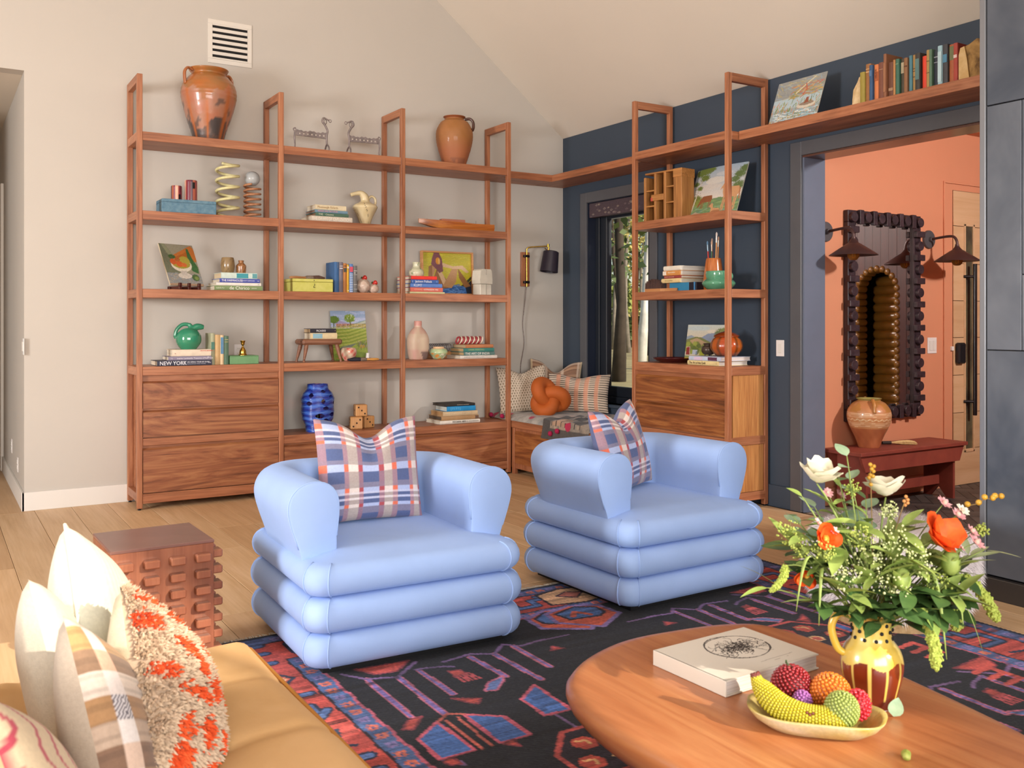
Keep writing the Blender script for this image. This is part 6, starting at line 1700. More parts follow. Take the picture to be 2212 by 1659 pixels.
# ------------------------------------------------------------------ soft furnishing makers
def pillow(name, label, w, h, t, loc, rot, colfn, back, chop=0.0, n=64, m=None, k=0.05, group=None, cat='cushion', piping=None, ear=0.0):
    root = thing(name, label, cat, loc, rot=rot, group=group)
    def surf(sg):
        def fn(u, v):
            s, q = 2 * u - 1, 2 * v - 1
            x = w / 2 * s * (1 - k * (1 - q * q))
            z = h / 2 * q * (1 - k * (1 - s * s)) + h / 2
            z -= chop * math.exp(-(s / 0.42) ** 2) * max(0, (q + 0.6) / 1.6) ** 2.2
            T = t / 2 * max(0.0, (1 - abs(s) ** 2.2)) ** 0.46 * max(0.0, (1 - abs(q) ** 2.2)) ** 0.46
            if chop: T *= 1 - 0.55 * math.exp(-(s / 0.16) ** 2) * max(0, q) ** 1.2
            T += 0.004 * math.sin(5 * s + 3 * q) * (1 - s * s) * (1 - q * q)
            return (x, sg * T, z)
        return fn
    b = MB(); b.grid(surf(-1), n, n, lambda u, v: colfn(u, v)); part('front', b, m, root, True, 180, color=True, fixn=False)
    bk = lin(back) if isinstance(back, str) else None
    b = MB(); b.grid(surf(1), 28, 28, (lambda u, v: bk) if bk else back); part('back', b, m, root, True, 180, color=True, fixn=False)
    if piping:
        f = surf(-1); pts = [f(i / 20, 0) for i in range(20)] + [f(1, i / 20) for i in range(20)] + [f(1 - i / 20, 1) for i in range(20)] + [f(0, 1 - i / 20) for i in range(20)]
        b = MB(); b.tube([(p[0], 0, p[2]) for p in pts], 0.004, 6, closed=True); part('piping', b, piping, root, True, 180)
    return root
fabric = attr_mat('woven_cushion_cloth', 0.85, sheen=0.15, bmp=0.35, bscale=420, var=0.12)

def rrect(w, d, r, n=6):
    pts = []
    for cx, cy, a0 in ((w / 2 - r, -d / 2 + r, -90), (w / 2 - r, d / 2 - r, 0), (-w / 2 + r, d / 2 - r, 90), (-w / 2 + r, -d / 2 + r, 180)):
        for i in range(n + 1):
            a = R(a0 + 90 * i / n); pts.append((cx + r * math.cos(a), cy + r * math.sin(a)))
    return pts

# ------------------------------------------------------------------ rug
RX0, RW, RY0, RL = -4.435, 3.141, -3.615, 3.35
NXr, NYr = 500, 530
P = Paint(NXr, NYr, '#11141d')
XM, YM = P.X * RW, P.Y * RL        # metres from the back-left corner
edge = np.minimum(np.minimum(XM, RW - XM), np.minimum(YM, 9.0))
wob = 0.004 * np.sin(YM * 37) + 0.004 * np.sin(XM * 41)
e = edge + wob
P.put(e < 0.028, '#1e2638'); P.put((e >= 0.028) & (e < 0.098), '#4a5a88'); P.put((e >= 0.098) & (e < 0.108), '#2a2030')
P.put((e >= 0.108) & (e < 0.322), '#b04a44'); P.put((e >= 0.322) & (e < 0.332), '#241c2a'); P.put((e >= 0.332) & (e < 0.395), '#48608f'); P.put((e >= 0.395) & (e < 0.407), '#a8566a')
inside = e >= 0.407
def mline(pts, wd, c, alpha=1.0):
    """line through world points (x, y)"""
    P.line([((a - RX0) / RW, (RY0 - b_) / RL) for a, b_ in pts], wd / RW, c, alpha, RL / RW)
def mpoly(pts, c, alpha=1.0, outline=None, ow=0.008):
    q = [((a - RX0) / RW, (RY0 - b_) / RL) for a, b_ in pts]
    P.poly(q, c, alpha, jit=0.0009)
    if outline: P.line(q + [q[0]], ow / RW, outline, 1.0, RL / RW)
def mrect(x0, x1, y0, y1, c): mpoly([(x0, y0), (x1, y0), (x1, y1), (x0, y1)], c)
# guard squares
for side in (0, 1):
    for k in range(44):
        y_ = RY0 - 0.36 - k * 0.074
        for off, sz, c in ((0.364, 0.019, '#c06a5a'), (0.063, 0.018, '#a8606c')):
            xx = RX0 + (off if side == 0 else RW - off)
            mrect(xx - sz, xx + sz, y_ - 0.02, y_ + 0.02, c if k % 3 else '#7a70a4'); mrect(xx - 0.006, xx + 0.006, y_ - 0.007, y_ + 0.007, '#3c4a78')
for k in range(42):
    xx = RX0 + 0.36 + k * 0.058 * 1.02
    for off, sz in ((0.364, 0.018), (0.063, 0.017)):
        yy = RY0 - off; mrect(xx - 0.019, xx + 0.019, yy - sz, yy + sz, '#c06a5a' if k % 3 else '#7a70a4'); mrect(xx - 0.006, xx + 0.006, yy - 0.006, yy + 0.006, '#3c4a78')
# main border motifs: hooked crosses, diamonds and E shapes, alternating
def motif(cx, cy, ux, uy, kind):
    vx, vy = -uy, ux
    T = lambda a, b_: (cx + ux * a + vx * b_, cy + uy * a + vy * b_)
    nb, bl = '#232c44', '#4a6496'
    if kind == 0:
        for w_, c in ((0.026, nb), (0.016, bl)):
            mline([T(-0.12, -0.06), T(-0.12, 0.06)], w_, c); mline([T(-0.12, 0), T(0.10, 0)], w_, c); mline([T(0.10, -0.07), T(0.10, 0.05)], w_, c); mline([T(-0.02, -0.055), T(-0.02, 0.055)], w_, c)
    elif kind == 1:
        mpoly([T(-0.08, 0), T(0, 0.07), T(0.08, 0), T(0, -0.07)], '#c9604e', 1, nb, 0.009); mpoly([T(-0.045, 0), T(0, 0.04), T(0.045, 0), T(0, -0.04)], bl, 1, '#e0a884', 0.005); mrect(T(0, 0)[0] - 0.01, T(0, 0)[0] + 0.01, T(0, 0)[1] - 0.01, T(0, 0)[1] + 0.01, '#c9485a')
    elif kind == 2:
        for w_, c in ((0.024, nb), (0.014, bl)):
            mline([T(-0.11, 0.07), T(-0.11, -0.05), T(0.0, -0.05), T(0.0, 0.03), T(0.06, 0.03)], w_, c); mline([T(0.06, 0.07), T(0.11, 0.03), T(0.11, -0.07)], w_, c)
    else:
        mline([T(-0.09, -0.05), T(0.06, -0.03), T(0.08, 0.05)], 0.01, nb); mline([T(-0.06, 0.04), T(0.02, 0.02)], 0.008, nb); mpoly([T(-0.04, -0.03), T(0.0, 0.01), T(0.03, -0.03)], bl, 1, nb, 0.006)
for k in range(11):
    motif(RX0 + 0.215, RY0 - 0.24 - k * 0.29, 0, -1, k % 4); motif(RX0 + RW - 0.215, RY0 - 0.16 - k * 0.29, 0, 1, (k + 1) % 4)
for k in range(9): motif(RX0 + 0.5 + k * 0.27, RY0 - 0.215, 1, 0, (k + 2) % 4)
mpoly([(-2.78, -3.74), (-2.62, -3.70), (-2.46, -3.74), (-2.44, -3.92), (-2.62, -3.95), (-2.80, -3.91)], '#c9a07c', 1, '#241c2a'); mpoly([(-2.70, -3.80), (-2.62, -3.76), (-2.54, -3.80), (-2.62, -3.87)], '#9a5a50', 1, '#2a2438', 0.006)
# field: angular branches, blue lozenges and coral figures (old-chart coords to metres)
W_ = lambda u, v: (-4.165 + 2.88 * u, -3.615 - 3.35 * v)
fp_ = lambda L_, du=0.0, dv=0.0, mu=1: [W_(du + mu * u, dv + v) for u, v in L_]
lav, pk, bl, cr = '#6d5f9c', '#a85f74', '#3f62a0', '#b54e48'
def tree(du, dv, mu):
    for seg in ([(0.123, 0.222), (0.121, 0.337)], [(0.085, 0.207), (0.083, 0.324)], [(0.157, 0.211), (0.158, 0.296)], [(0.241, 0.208), (0.246, 0.282)], [(0.276, 0.214), (0.28, 0.311)], [(0.316, 0.202), (0.316, 0.284)]):
        mline(fp_(seg, du, dv, mu), 0.015, pk); mline(fp_(seg, du, dv, mu), 0.008, lav)
    for seg in ([(0.063, 0.178), (0.085, 0.207), (0.111, 0.215), (0.121, 0.221), (0.167, 0.187)], [(0.154, 0.209), (0.188, 0.216), (0.203, 0.224)], [(0.2, 0.205), (0.247, 0.198), (0.276, 0.214), (0.306, 0.19)], [(0.306, 0.19), (0.324, 0.207), (0.355, 0.203), (0.411, 0.204)], [(0.233, 0.392), (0.233, 0.437), (0.208, 0.453)], [(0.062, 0.425), (0.076, 0.429), (0.078, 0.445)]):
        mline(fp_(seg, du, dv, mu), 0.008, '#6a527c')
    for pg in ([(0.063, 0.376), (0.103, 0.35), (0.105, 0.425), (0.062, 0.425)], [(0.139, 0.347), (0.178, 0.375), (0.178, 0.424), (0.138, 0.425)], [(0.223, 0.347), (0.262, 0.321), (0.258, 0.396), (0.221, 0.395)], [(0.30, 0.345), (0.33, 0.36), (0.33, 0.40), (0.30, 0.40)]):
        mpoly(fp_(pg, du, dv, mu), bl, 1, '#b5566a', 0.007)
    for pg in ([(0.084, 0.172), (0.162, 0.178), (0.131, 0.203), (0.101, 0.199)], [(0.189, 0.234), (0.205, 0.237), (0.207, 0.249), (0.188, 0.256)], [(0.351, 0.241), (0.364, 0.228), (0.374, 0.243)], [(0.059, 0.348), (0.076, 0.331), (0.095, 0.33), (0.07, 0.354)], [(0.15, 0.305), (0.172, 0.317), (0.181, 0.321), (0.171, 0.333), (0.162, 0.326)], [(0.062, 0.43), (0.076, 0.425), (0.078, 0.442), (0.066, 0.44)], [(0.138, 0.428), (0.155, 0.424), (0.153, 0.44)]):
        mpoly(fp_(pg, du, dv, mu), cr, 1, '#7a3440', 0.005)
    mpoly(fp_([(0.197, 0.307), (0.215, 0.288), (0.244, 0.279), (0.236, 0.292), (0.212, 0.312)], du, dv, mu), '#5a6fa4', 1, '#b0607a', 0.005)
    for seg in ([(0.114, 0.352), (0.113, 0.426)], [(0.13, 0.351), (0.126, 0.425)], [(0.105, 0.35), (0.123, 0.338), (0.14, 0.347)]): mline(fp_(seg, du, dv, mu), 0.006, '#b05a50')
    for q in range(5): mline(fp_([(0.19 + q * 0.005, 0.25), (0.19 + q * 0.006, 0.272)], du, dv, mu), 0.006, '#a84a50')
    mpoly(fp_([(0.399, 0.122), (0.447, 0.102), (0.501, 0.118), (0.51, 0.157), (0.459, 0.201), (0.395, 0.166)], du, dv, mu), '#c05a44', 1, '#7a6aa0', 0.012)
    mpoly(fp_([(0.41, 0.128), (0.44, 0.111), (0.489, 0.125), (0.483, 0.155), (0.43, 0.162), (0.411, 0.15)], du, dv, mu), '#4a6ea8', 1, '#2a2438', 0.008); mline(fp_([(0.44, 0.15), (0.455, 0.13), (0.47, 0.145)], du, dv, mu), 0.014, '#c9604a')
tree(0, 0, 1); tree(0.94, 0.0, -1); tree(0.0, 0.36, 1); tree(0.94, 0.36, -1)
for (cx, cy) in ((-3.48, -5.30), (-2.70, -5.75), (-2.1, -4.9), (-2.3, -6.3)):
    o8 = [(cx + 0.20 * math.cos(R(22.5 + 45 * i)), cy + 0.24 * math.sin(R(22.5 + 45 * i))) for i in range(8)]
    mpoly(o8, '#241c28', 1, '#a84a48', 0.01)
    for i in range(6):
        a = i * PI / 3; px_, py_ = cx + 0.115 * math.cos(a), cy + 0.14 * math.sin(a)
        mpoly([(px_ + 0.055 * math.cos(q), py_ + 0.055 * math.sin(q)) for q in np.linspace(0, 2 * PI, 7)[:-1]], '#a8473c', 1, '#1c1a22', 0.006); mline([(px_ - 0.02, py_ + 0.02), (px_ + 0.015, py_ + 0.012), (px_ + 0.01, py_ - 0.018)], 0.006, '#c9a070')
    mpoly([(cx + 0.03 * math.cos(q), cy + 0.03 * math.sin(q)) for q in np.linspace(0, 2 * PI, 7)[:-1]], '#b0564a', 1, '#d8b080', 0.005)
for k in range(3):   # E-combs beside the right border
    y_ = -5.15 - 0.33 * k
    mline([(-1.80, y_), (-1.80, y_ - 0.13)], 0.016, cr)
    for q in range(3): mline([(-1.80, y_ - 0.065 * q), (-1.90, y_ - 0.065 * q - 0.01)], 0.014, cr)
rw = np.repeat(P.rng.normal(0, 0.16, (NYr, 1)), NXr, 1); rw2 = np.repeat(np.repeat(P.rng.normal(0, 0.22, (NYr // 5 + 1, NXr // 50 + 1)), 5, 0), 50, 1)[:NYr, :NXr]
abr = 1 + rw + rw2
P.a *= abr[..., None]; P.a[inside] += (np.clip(P.rng.normal(0, 1, P.X.shape), 0, 3) * 0.006)[inside][..., None]
P.speck(0.14)
rug = thing('area_rug', 'navy field patterned wool rug with coral red borders under the chairs', 'rug', (0, 0, 0))
zr = lambda U, V: 0.0105 + 0.0012 * np.sin(U * 900) * np.sin(V * 990)
link('pile', canvas_mesh('pile', P, lambda U, V: (RX0 + U * RW, RY0 - V * RL, zr(U, V))), attr_mat('wool_pile', 0.95, sheen=0.03, bmp=0.5, bscale=260), rug)
b = MB(); b.box(RX0, RX0 + RW, RY0 - RL, RY0, 0.0005, 0.009); part('rug_backing', b, mat('rug_backing', '#2a2634', 0.9), rug)
b = MB()
for i in range(520):
    x_ = RX0 + RW * (i + 0.5) / 520; l_ = random.uniform(0.03, 0.055); sx = random.uniform(-0.012, 0.012)
    b.tube([(x_, RY0 - 0.004, 0.006), (x_ + sx * 0.5, RY0 + l_ * 0.5, 0.008), (x_ + sx, RY0 + l_, 0.003)], [0.0022, 0.0022, 0.0012], 4)
o = part('fringe', b, mat('rug_fringe', '#c9bfae', 0.9, var=0.1), rug); o['kind'] = 'stuff'

# ------------------------------------------------------------------ blue velvet chairs
velvet = mat('powder_blue_velvet', '#9bb6e6', 0.8, sheen=0.3, var=0.045, vscale=3.0, bmp=0.06, bscale=200)
def armchair(label, loc, rz):
    t = thing('club_chair', label, 'armchair', loc, rz, group='powder blue stacked-cushion armchairs')
    Wc, Dc = 0.955, 0.90
    def tier(name, z0_, z1_, w, d, rb, crown):
        zc, hz = (z0_ + z1_) / 2, (z1_ - z0_) / 2
        rings = []; angs = [-90, -75, -58, -40, -20, 0, 20, 40, 58, 75, 90]
        def ring(ins, z, puff=0.0):
            out = []
            for x_, y_ in rrect(w - 2 * ins, d - 2 * ins, max(0.075 - ins * 0.4, 0.02), 7): out.append((x_, y_, z))
            return out
        for a in angs: rings.append(ring(rb * (1 - math.cos(R(a)) ** 0.8) if abs(a) < 90 else rb, zc + hz * math.sin(R(a))))
        if crown:
            for f in (0.12, 0.3, 0.5, 0.75, 0.97):
                ins = rb + f * (min(w, d) / 2 - rb - 0.01)
                rings.append(ring(ins, z1_ + crown * math.sin(min(1, f * 2.2) * PI / 2)))
        b = MB(); b.rings(rings)
        c = part(name, b, velvet, t, True, 180)
        # corner seams
        for k in range(4):
            for e_ in (0, 7):
                idx = k * 8 + e_
                pts = []
                for a in np.linspace(-80, 80, 13):
                    r_ = ring(rb * (1 - max(0, math.cos(R(a))) ** 0.8), zc + hz * math.sin(R(a)))[idx]
                    L_ = math.hypot(r_[0], r_[1]); pts.append((r_[0] * (1 + 0.001 / L_), r_[1] * (1 + 0.001 / L_), r_[2]))
                b = MB(); b.tube(pts, 0.0036, 6); part('seam_piping', b, velvet, c, True, 180)
        return c
    tier('base_cushion', 0.026, 0.156, Wc, Dc, 0.055, 0)
    tier('middle_cushion', 0.160, 0.294, Wc + 0.005, Dc + 0.005, 0.058, 0)
    tier('seat_cushion', 0.297, 0.425, Wc - 0.005, Dc - 0.005, 0.066, 0.028)
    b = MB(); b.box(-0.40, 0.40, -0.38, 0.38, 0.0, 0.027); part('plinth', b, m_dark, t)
    # wrap-around back and arms, one padded roll
    sec = [(0.0, 0.405), (0.004, 0.50), (-0.004, 0.58), (-0.004, 0.635), (0.008, 0.675), (0.036, 0.705), (0.078, 0.720), (0.122, 0.718), (0.162, 0.700), (0.190, 0.668), (0.202, 0.628), (0.199, 0.585), (0.184, 0.530), (0.160, 0.460), (0.142, 0.405)]
    sec = [(p.x, p.y) for p in catmull([(a, c, 0) for a, c in sec], 2)]
    xi, yi, yf, rc = 0.300, 0.285, -0.262, 0.07
    path = []
    for f in np.linspace(0, 1, 7): path.append(((-xi, yf + (yi - rc - yf) * f), (-1, 0)))
    for a in np.linspace(180, 90, 8)[1:]: path.append(((-xi + rc + rc * math.cos(R(a)), yi - rc + rc * math.sin(R(a))), (math.cos(R(a)), math.sin(R(a)))))
    for f in np.linspace(0, 1, 7)[1:]: path.append(((-xi + rc + (2 * xi - 2 * rc) * f, yi), (0, 1)))
    for a in np.linspace(90, 0, 8)[1:]: path.append(((xi - rc + rc * math.cos(R(a)), yi - rc + rc * math.sin(R(a))), (math.cos(R(a)), math.sin(R(a)))))
    for f in np.linspace(0, 1, 7)[1:]: path.append(((xi, yi - rc + (yf - yi + rc) * f), (1, 0)))
    rings = []
    n0 = len(sec); mc = (sum(p[0] for p in sec) / n0, sum(p[1] for p in sec) / n0)
    def at(p, nrm, sc, fwd=0.0):
        return [(p[0] + nrm[0] * (mc[0] + (n_ - mc[0]) * sc), p[1] + nrm[1] * (mc[0] + (n_ - mc[0]) * sc) + fwd, mc[1] + (z_ - mc[1]) * sc) for n_, z_ in sec]
    rings.append(at(*path[0], 0.90, -0.010)); rings.append(at(*path[0], 0.985, -0.006))
    for p, nrm in path: rings.append(at(p, nrm, 1.0))
    rings.append(at(*path[-1], 0.985, -0.006)); rings.append(at(*path[-1], 0.90, -0.010))
    b = MB(); b.rings(rings); a_ = part('wrap_back_and_arms', b, velvet, t, True, 50)
    for p, nrm in (path[0], path[-1]):
        b = MB(); b.tube(at(p, nrm, 1.0, -0.003)[2:-2], 0.0035, 6); part('arm_piping', b, velvet, a_, True, 180)
    return t
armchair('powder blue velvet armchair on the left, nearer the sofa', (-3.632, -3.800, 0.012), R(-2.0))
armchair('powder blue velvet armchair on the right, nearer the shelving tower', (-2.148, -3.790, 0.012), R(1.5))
# plaid cushions
COLS = [(0.055, 'K'), (0.145, 'B'), (0.05, 'K'), (0.085, 'C'), (0.05, 'R'), (0.15, 'B'), (0.05, 'R'), (0.085, 'C'), (0.05, 'K'), (0.14, 'B'), (0.045, 'K'), (0.06, 'C'), (0.035, 'R')]
ROWS = [(0.05, 'b'), (0.045, 'c'), (0.03, 'w'), (0.035, 'b'), (0.02, 'w'), (0.035, 'b'), (0.03, 'c'), (0.05, 'g'), (0.115, 'b'), (0.04, 'g'), (0.075, 'c'), (0.115, 'b'), (0.05, 'g'), (0.045, 'c'), (0.02, 'w'), (0.035, 'b'), (0.02, 'w'), (0.035, 'b'), (0.04, 'c'), (0.055, 'g'), (0.06, 'b')]
def band(seq, f):
    tot = sum(a for a, _ in seq); f = (f % 1.0) * tot
    for a, k in seq:
        if f < a: return k
        f -= a
    return seq[-1][1]
PLAID = {('B', 'b'): '#56648f', ('B', 'w'): '#c5cbe6', ('B', 'g'): '#83809a', ('B', 'c'): '#b3bfe2', ('K', 'b'): '#a58390', ('K', 'w'): '#e2bcbc', ('K', 'g'): '#a08492', ('K', 'c'): '#e8765a',
         ('R', 'b'): '#9a7585', ('R', 'w'): '#d8b4bc', ('R', 'g'): '#96788a', ('R', 'c'): '#b25058', ('C', 'b'): '#b3a49e', ('C', 'w'): '#e6dcda', ('C', 'g'): '#b5a8a2', ('C', 'c'): '#e6d8d0'}
PLAID = {k: lin(v) for k, v in PLAID.items()}
plaid = lambda u, v: PLAID[(band(COLS, u), band(ROWS, 1 - v))]
pillow('plaid_cushion', 'blue and coral plaid cushion on the left blue armchair', 0.50, 0.475, 0.17, (-3.622, -3.660, 0.462), (R(-13), R(1), R(-3)), plaid, '#66709a', 0.085, 96, fabric)
pillow('plaid_cushion', 'blue and coral plaid cushion on the right blue armchair, turned sideways', 0.49, 0.47, 0.17, (-2.100, -3.655, 0.462), (R(-15), R(-4), R(24)), plaid, '#66709a', 0.085, 96, fabric)

# ------------------------------------------------------------------ window bench textiles
qt = thing('bench_quilt', 'pale grey patchwork quilt pad on the window bench', 'quilt', (0, 0, 0))
P = Paint(90, 150, '#a9a49c')
P.strokes(120, 0, 1, 0, 1, ['#b9b4ac', '#98948e', '#c4b8ac', '#8f9294'], 0.08, 0.02, 0.2, 0.5, 0.7); P.strokes(40, 0, 1, 0, 1, ['#b04a5c', '#c9a898', '#8a5a6a'], 0.03, 0.004, 0.6, 0.3, 0.9)
for (a, q) in ((0.04, 0.06), (0.06, 0.20), (0.08, 0.42)): P.ell(a, q, 0.035, 0.02, '#b02248')
P.speck(0.06)
def quiltf(U, V):
    ex = np.minimum(np.minimum(U, 1 - U), np.minimum(V, 1 - V)) * 12
    z = 0.480 + 0.052 * np.clip(ex, 0, 1) ** 0.5 + 0.004 * np.sin(U * 25) * np.sin(V * 40)
    return (-0.868 + U * 0.842, -0.025 - V * 1.565, z)
link('quilt_top', canvas_mesh('quilt_top', P, quiltf, True), fabric, qt)
b = MB(); b.box(-0.866, -0.03, -1.585, -0.03, 0.479, 0.483); part('quilt_underside', b, mat('quilt_lining', '#a8a298', 0.9), qt)
P = Paint(120, 130, '#8d8378')
P.strokes(90, 0, 1, 0, 1, ['#a08f7c', '#b39c86', '#7d746c', '#9a8c7c'], 0.09, 0.02, 0.7, 0.8, 0.7)
P.rect(0, 0, 0.12, 1, '#4f4a48'); P.rect(0, 0, 1, 0.16, '#4a4644'); P.poly([(0.15, 0.2), (0.35, 0.18), (0.35, 0.5), (0.15, 0.5)], '#b09078'); P.poly([(0.4, 0.3), (0.6, 0.25), (0.65, 0.5), (0.42, 0.5)], '#3a3634'); P.poly([(0.5, 0.6), (0.9, 0.55), (0.9, 0.8), (0.55, 0.85)], '#a88a72'); P.poly([(0.2, 0.62), (0.45, 0.6), (0.4, 0.9), (0.2, 0.9)], '#45403e'); P.poly([(0.7, 0.2), (0.95, 0.2), (0.9, 0.45), (0.7, 0.4)], '#2f2d2e')
for i in range(7): P.line([(0.15, 0.2 + i * 0.1), (0.95, 0.24 + i * 0.1)], 0.007, '#2a2628')
P.ell(0.16, 0.56, 0.05, 0.06, '#b02248'); P.speck(0.1)
th = thing('throw_blanket', 'charcoal and brown patterned throw over the right end of the window bench', 'blanket', (0, 0, 0))
def throwf(U, V):
    # folds over the front edge of the bench
    s = U * 0.86
    x = np.where(s < 0.16, -0.882 - 0.004 * np.sin(V * 30), -0.885 + (s - 0.16)); z = np.where(s < 0.16, 0.375 + s + 0.0 * V, 0.541 + 0.008 * np.sin(V * 21 + U * 5) + 0.006 * np.sin(U * 30))
    return (x, -0.93 - V * 0.655 - 0.05 * np.sin(U * 5), z)
link('throw_cloth', canvas_mesh('throw_cloth', P, throwf, True), fabric, th)
# cushions on the bench
def block_print(u, v):
    gx, gz = u * 19, v * 17
    row_ = int(gz); fx = (gx + 0.5 * (row_ % 2)) % 1 - 0.5; fz = gz % 1 - 0.5
    if (fx * 1.2) ** 2 + ((fz - 0.1) * 0.95) ** 2 < 0.075: return lin('#6f6048') if fz > -0.02 else lin('#a08468')
    if abs(fx) < 0.07 and -0.42 < fz < 0.1: return lin('#7d6e56')
    return lin('#d3c1ac')
pillow('block_print_cushion', 'cream block-printed cushion with small brown flowers on the bench', 0.47, 0.44, 0.16, (-0.635, -0.30, 0.53), (R(-16), R(-3), R(-22)), block_print, '#b5ab9c', 0.06, 110, fabric)
def brown_plaid(u, v):
    c = lin('#8a6650') if (v * 6) % 1 > 0.45 else lin('#a98468')
    if (v * 6) % 1 < 0.1: c = lin('#6a4a3c')
    fu = (u * 3.2 + 0.1) % 1
    if fu < 0.16: c = mix3(c, lin('#cfb8a4'), 0.75)
    if (v * 6) % 3 > 2.7: c = mix3(c, lin('#d0bca8'), 0.6)
    if u < 0.03 or u > 0.97: c = lin('#cdb898')
    return c
pillow('brown_plaid_cushion', 'brown and cream plaid wool cushion at the back of the bench corner', 0.50, 0.48, 0.15, (-0.30, -0.27, 0.53), (R(-10), R(4), R(-32)), brown_plaid, '#8a6a54', 0.11, 70, fabric)
def pink_stripe(u, v):
    row_ = (v * 17) % 1
    c = lin('#d8c4b0') if row_ < 0.62 else lin('#4a4038')
    if row_ > 0.62 and 0.12 < u < 0.88 and ((u * 6.2) % 1) < 0.35: c = lin('#a88670')
    if ((u * 6.2 + 0.1) % 1) < 0.42 and 0.05 < u < 0.95: c = mix3(c, lin('#d98a68'), 0.62)
    return c
pillow('striped_lumbar_cushion', 'pink and cream striped lumbar cushion under the window', 0.60, 0.36, 0.15, (-0.25, -0.58, 0.535), (R(-14), 0, R(-52)), pink_stripe, '#c9b49c', 0.035, 100, fabric)
# knotted velvet cushion: one thick tube tied in a knot
t = thing('knot_cushion', 'rust orange velvet knot cushion in the middle of the bench', 'cushion', (-0.57, -0.585, 0.545 + 0.135), rot=(R(90 - 6), R(34), R(-30)))
rust = mat('rust_velvet', '#b0561c', 0.7, sheen=0.6, var=0.08, vscale=6)
pts = []
for i in range(150):
    a = 2 * PI * i / 150
    pts.append((0.062 * (math.sin(a) + 1.9 * math.sin(2 * a)) * 0.86, 0.062 * (math.cos(a) - 1.9 * math.cos(2 * a)) * 0.72, -0.040 * math.sin(3 * a)))
b = MB(); b.tube(pts, 0.062, 18, closed=True); part('knotted_tube', b, rust, t, True, 180)
b = MB(); b.ball((-0.885, -0.155, 0.53), 0.018, 12, 8, disp=lambda d: 1 + 0.15 * math.sin(20 * d[0]) * math.sin(17 * d[2])); b2 = MB()
for i, (px_, py_, pz_) in enumerate([(-0.885, -0.10, 0.505), (-0.888, -0.30, 0.508), (-0.90, -1.20, 0.46), (-0.90, -1.10, 0.43)]):
    bb = MB(); bb.ball((0, 0, 0), 0.021, 14, 9, disp=lambda d: 1 + 0.16 * math.sin(19 * d[0] + 3) * math.sin(17 * d[2] + 12 * d[1]))
    part('pompom', bb, mat('magenta_wool', '#a31c48', 0.95), qt if i < 2 else th, True, 180, loc=(px_, py_, pz_))
# ------------------------------------------------------------------ coffee table
ctop = 0.42
out = catmull([(-3.930, -5.640, 0), (-3.800, -5.492, 0), (-3.580, -5.405, 0), (-3.370, -5.413, 0), (-3.190, -5.455, 0), (-3.085, -5.545, 0), (-3.058, -5.780, 0), (-3.092, -6.045, 0), (-3.165, -6.400, 0), (-3.300, -6.740, 0), (-3.560, -6.830, 0), (-3.800, -6.680, 0), (-3.930, -6.330, 0), (-3.975, -5.960, 0)], 8, closed=True)
n = len(out)
nor = []
for i in range(n):
    tg = (out[(i + 1) % n] - out[i - 1]).normalized(); nor.append(Vector((tg.y, -tg.x, 0)))
cen = sum(out, Vector()) / n
if (out[0] + nor[0] - cen).length < (out[0] - cen).length: nor = [-v for v in nor]
rings = []
for ins, z in ((0.13, ctop - 0.125), (0.075, ctop - 0.120), (0.040, ctop - 0.100), (0.015, ctop - 0.070), (0.003, ctop - 0.040), (0.004, ctop - 0.022), (0.014, ctop - 0.008), (0.030, ctop - 0.001), (0.05, ctop)):
    rings.append([tuple(out[i] - nor[i] * ins + Vector((0, 0, z))) for i in range(n)])
ct = thing('coffee_table', 'organic rounded slab wooden coffee table in the foreground', 'coffee table', (0, 0, 0))
tw = wood('table_cherry', '#96562e', '#b06c40', '#c48858', 'Y', rough=0.34, scale=0.6, figure=2.2, fine=0.18, tone=0.0, coat=0.12)
b = MB(); b.rings(rings); part('slab_top', b, tw, ct, True, 60)
for (x_, y_) in ((-3.62, -5.75), (-3.32, -5.85), (-3.62, -6.45), (-3.40, -6.5)):
    b = MB(); b.lathe([(0.055, 0.010), (0.06, 0.05), (0.085, 0.302)], 24, x_, y_); part('leg', b, tw, ct, True)
# big white art book with an ink drawing
t = thing('art_book', 'large white art book with a black ink drawing on the coffee table', 'book', (-3.628, -5.902, ctop + 0.0006), R(1.5))
Lb, Db, Tb = 0.358, 0.272, 0.041
b = MB(); b.box(0, Lb, 0, Db, 0, 0.004, 0.001); b.box(0, Lb, 0, Db, Tb - 0.004, Tb, 0.001); b.box(-0.001, 0.004, 0, Db, 0.0, Tb, 0.001)
part('cover', b, mat('book_cover_white', '#dad3c8', 0.5), t)
b = MB(); b.box(0.004, Lb - 0.005, 0.005, Db - 0.005, 0.004, Tb - 0.004); part('pages', b, pages_mat('#dcd6d0'), t)
P = Paint(170, 130, '#dad3c8')
rgx = np.random.default_rng(5)
for ring_ in range(3):
    P.line([(0.60 + (0.27 + 0.004 * ring_) * math.cos(a), 0.60 + (0.31 + 0.006 * ring_) * math.sin(a) * (1 + 0.03 * math.sin(3 * a + ring_))) for a in np.linspace(0.1 * ring_, 2 * PI * 0.97, 60)], 0.0035, '#3a3634', 0.9, 0.76)
for i in range(150):
    a0 = rgx.uniform(0, 2 * PI); r0 = rgx.uniform(0.0, 0.2); x0_, y0_ = 0.60 + r0 * math.cos(a0), 0.58 + r0 * math.sin(a0) * 0.9
    pts = [(x0_, y0_)]
    d_ = rgx.uniform(0, 2 * PI)
    for s_ in range(7):
        d_ += rgx.normal(0, 0.6); pts.append((pts[-1][0] + 0.02 * math.cos(d_), pts[-1][1] + 0.022 * math.sin(d_)))
    P.line(pts, 0.0028, '#2c2826', 0.9, 0.76)
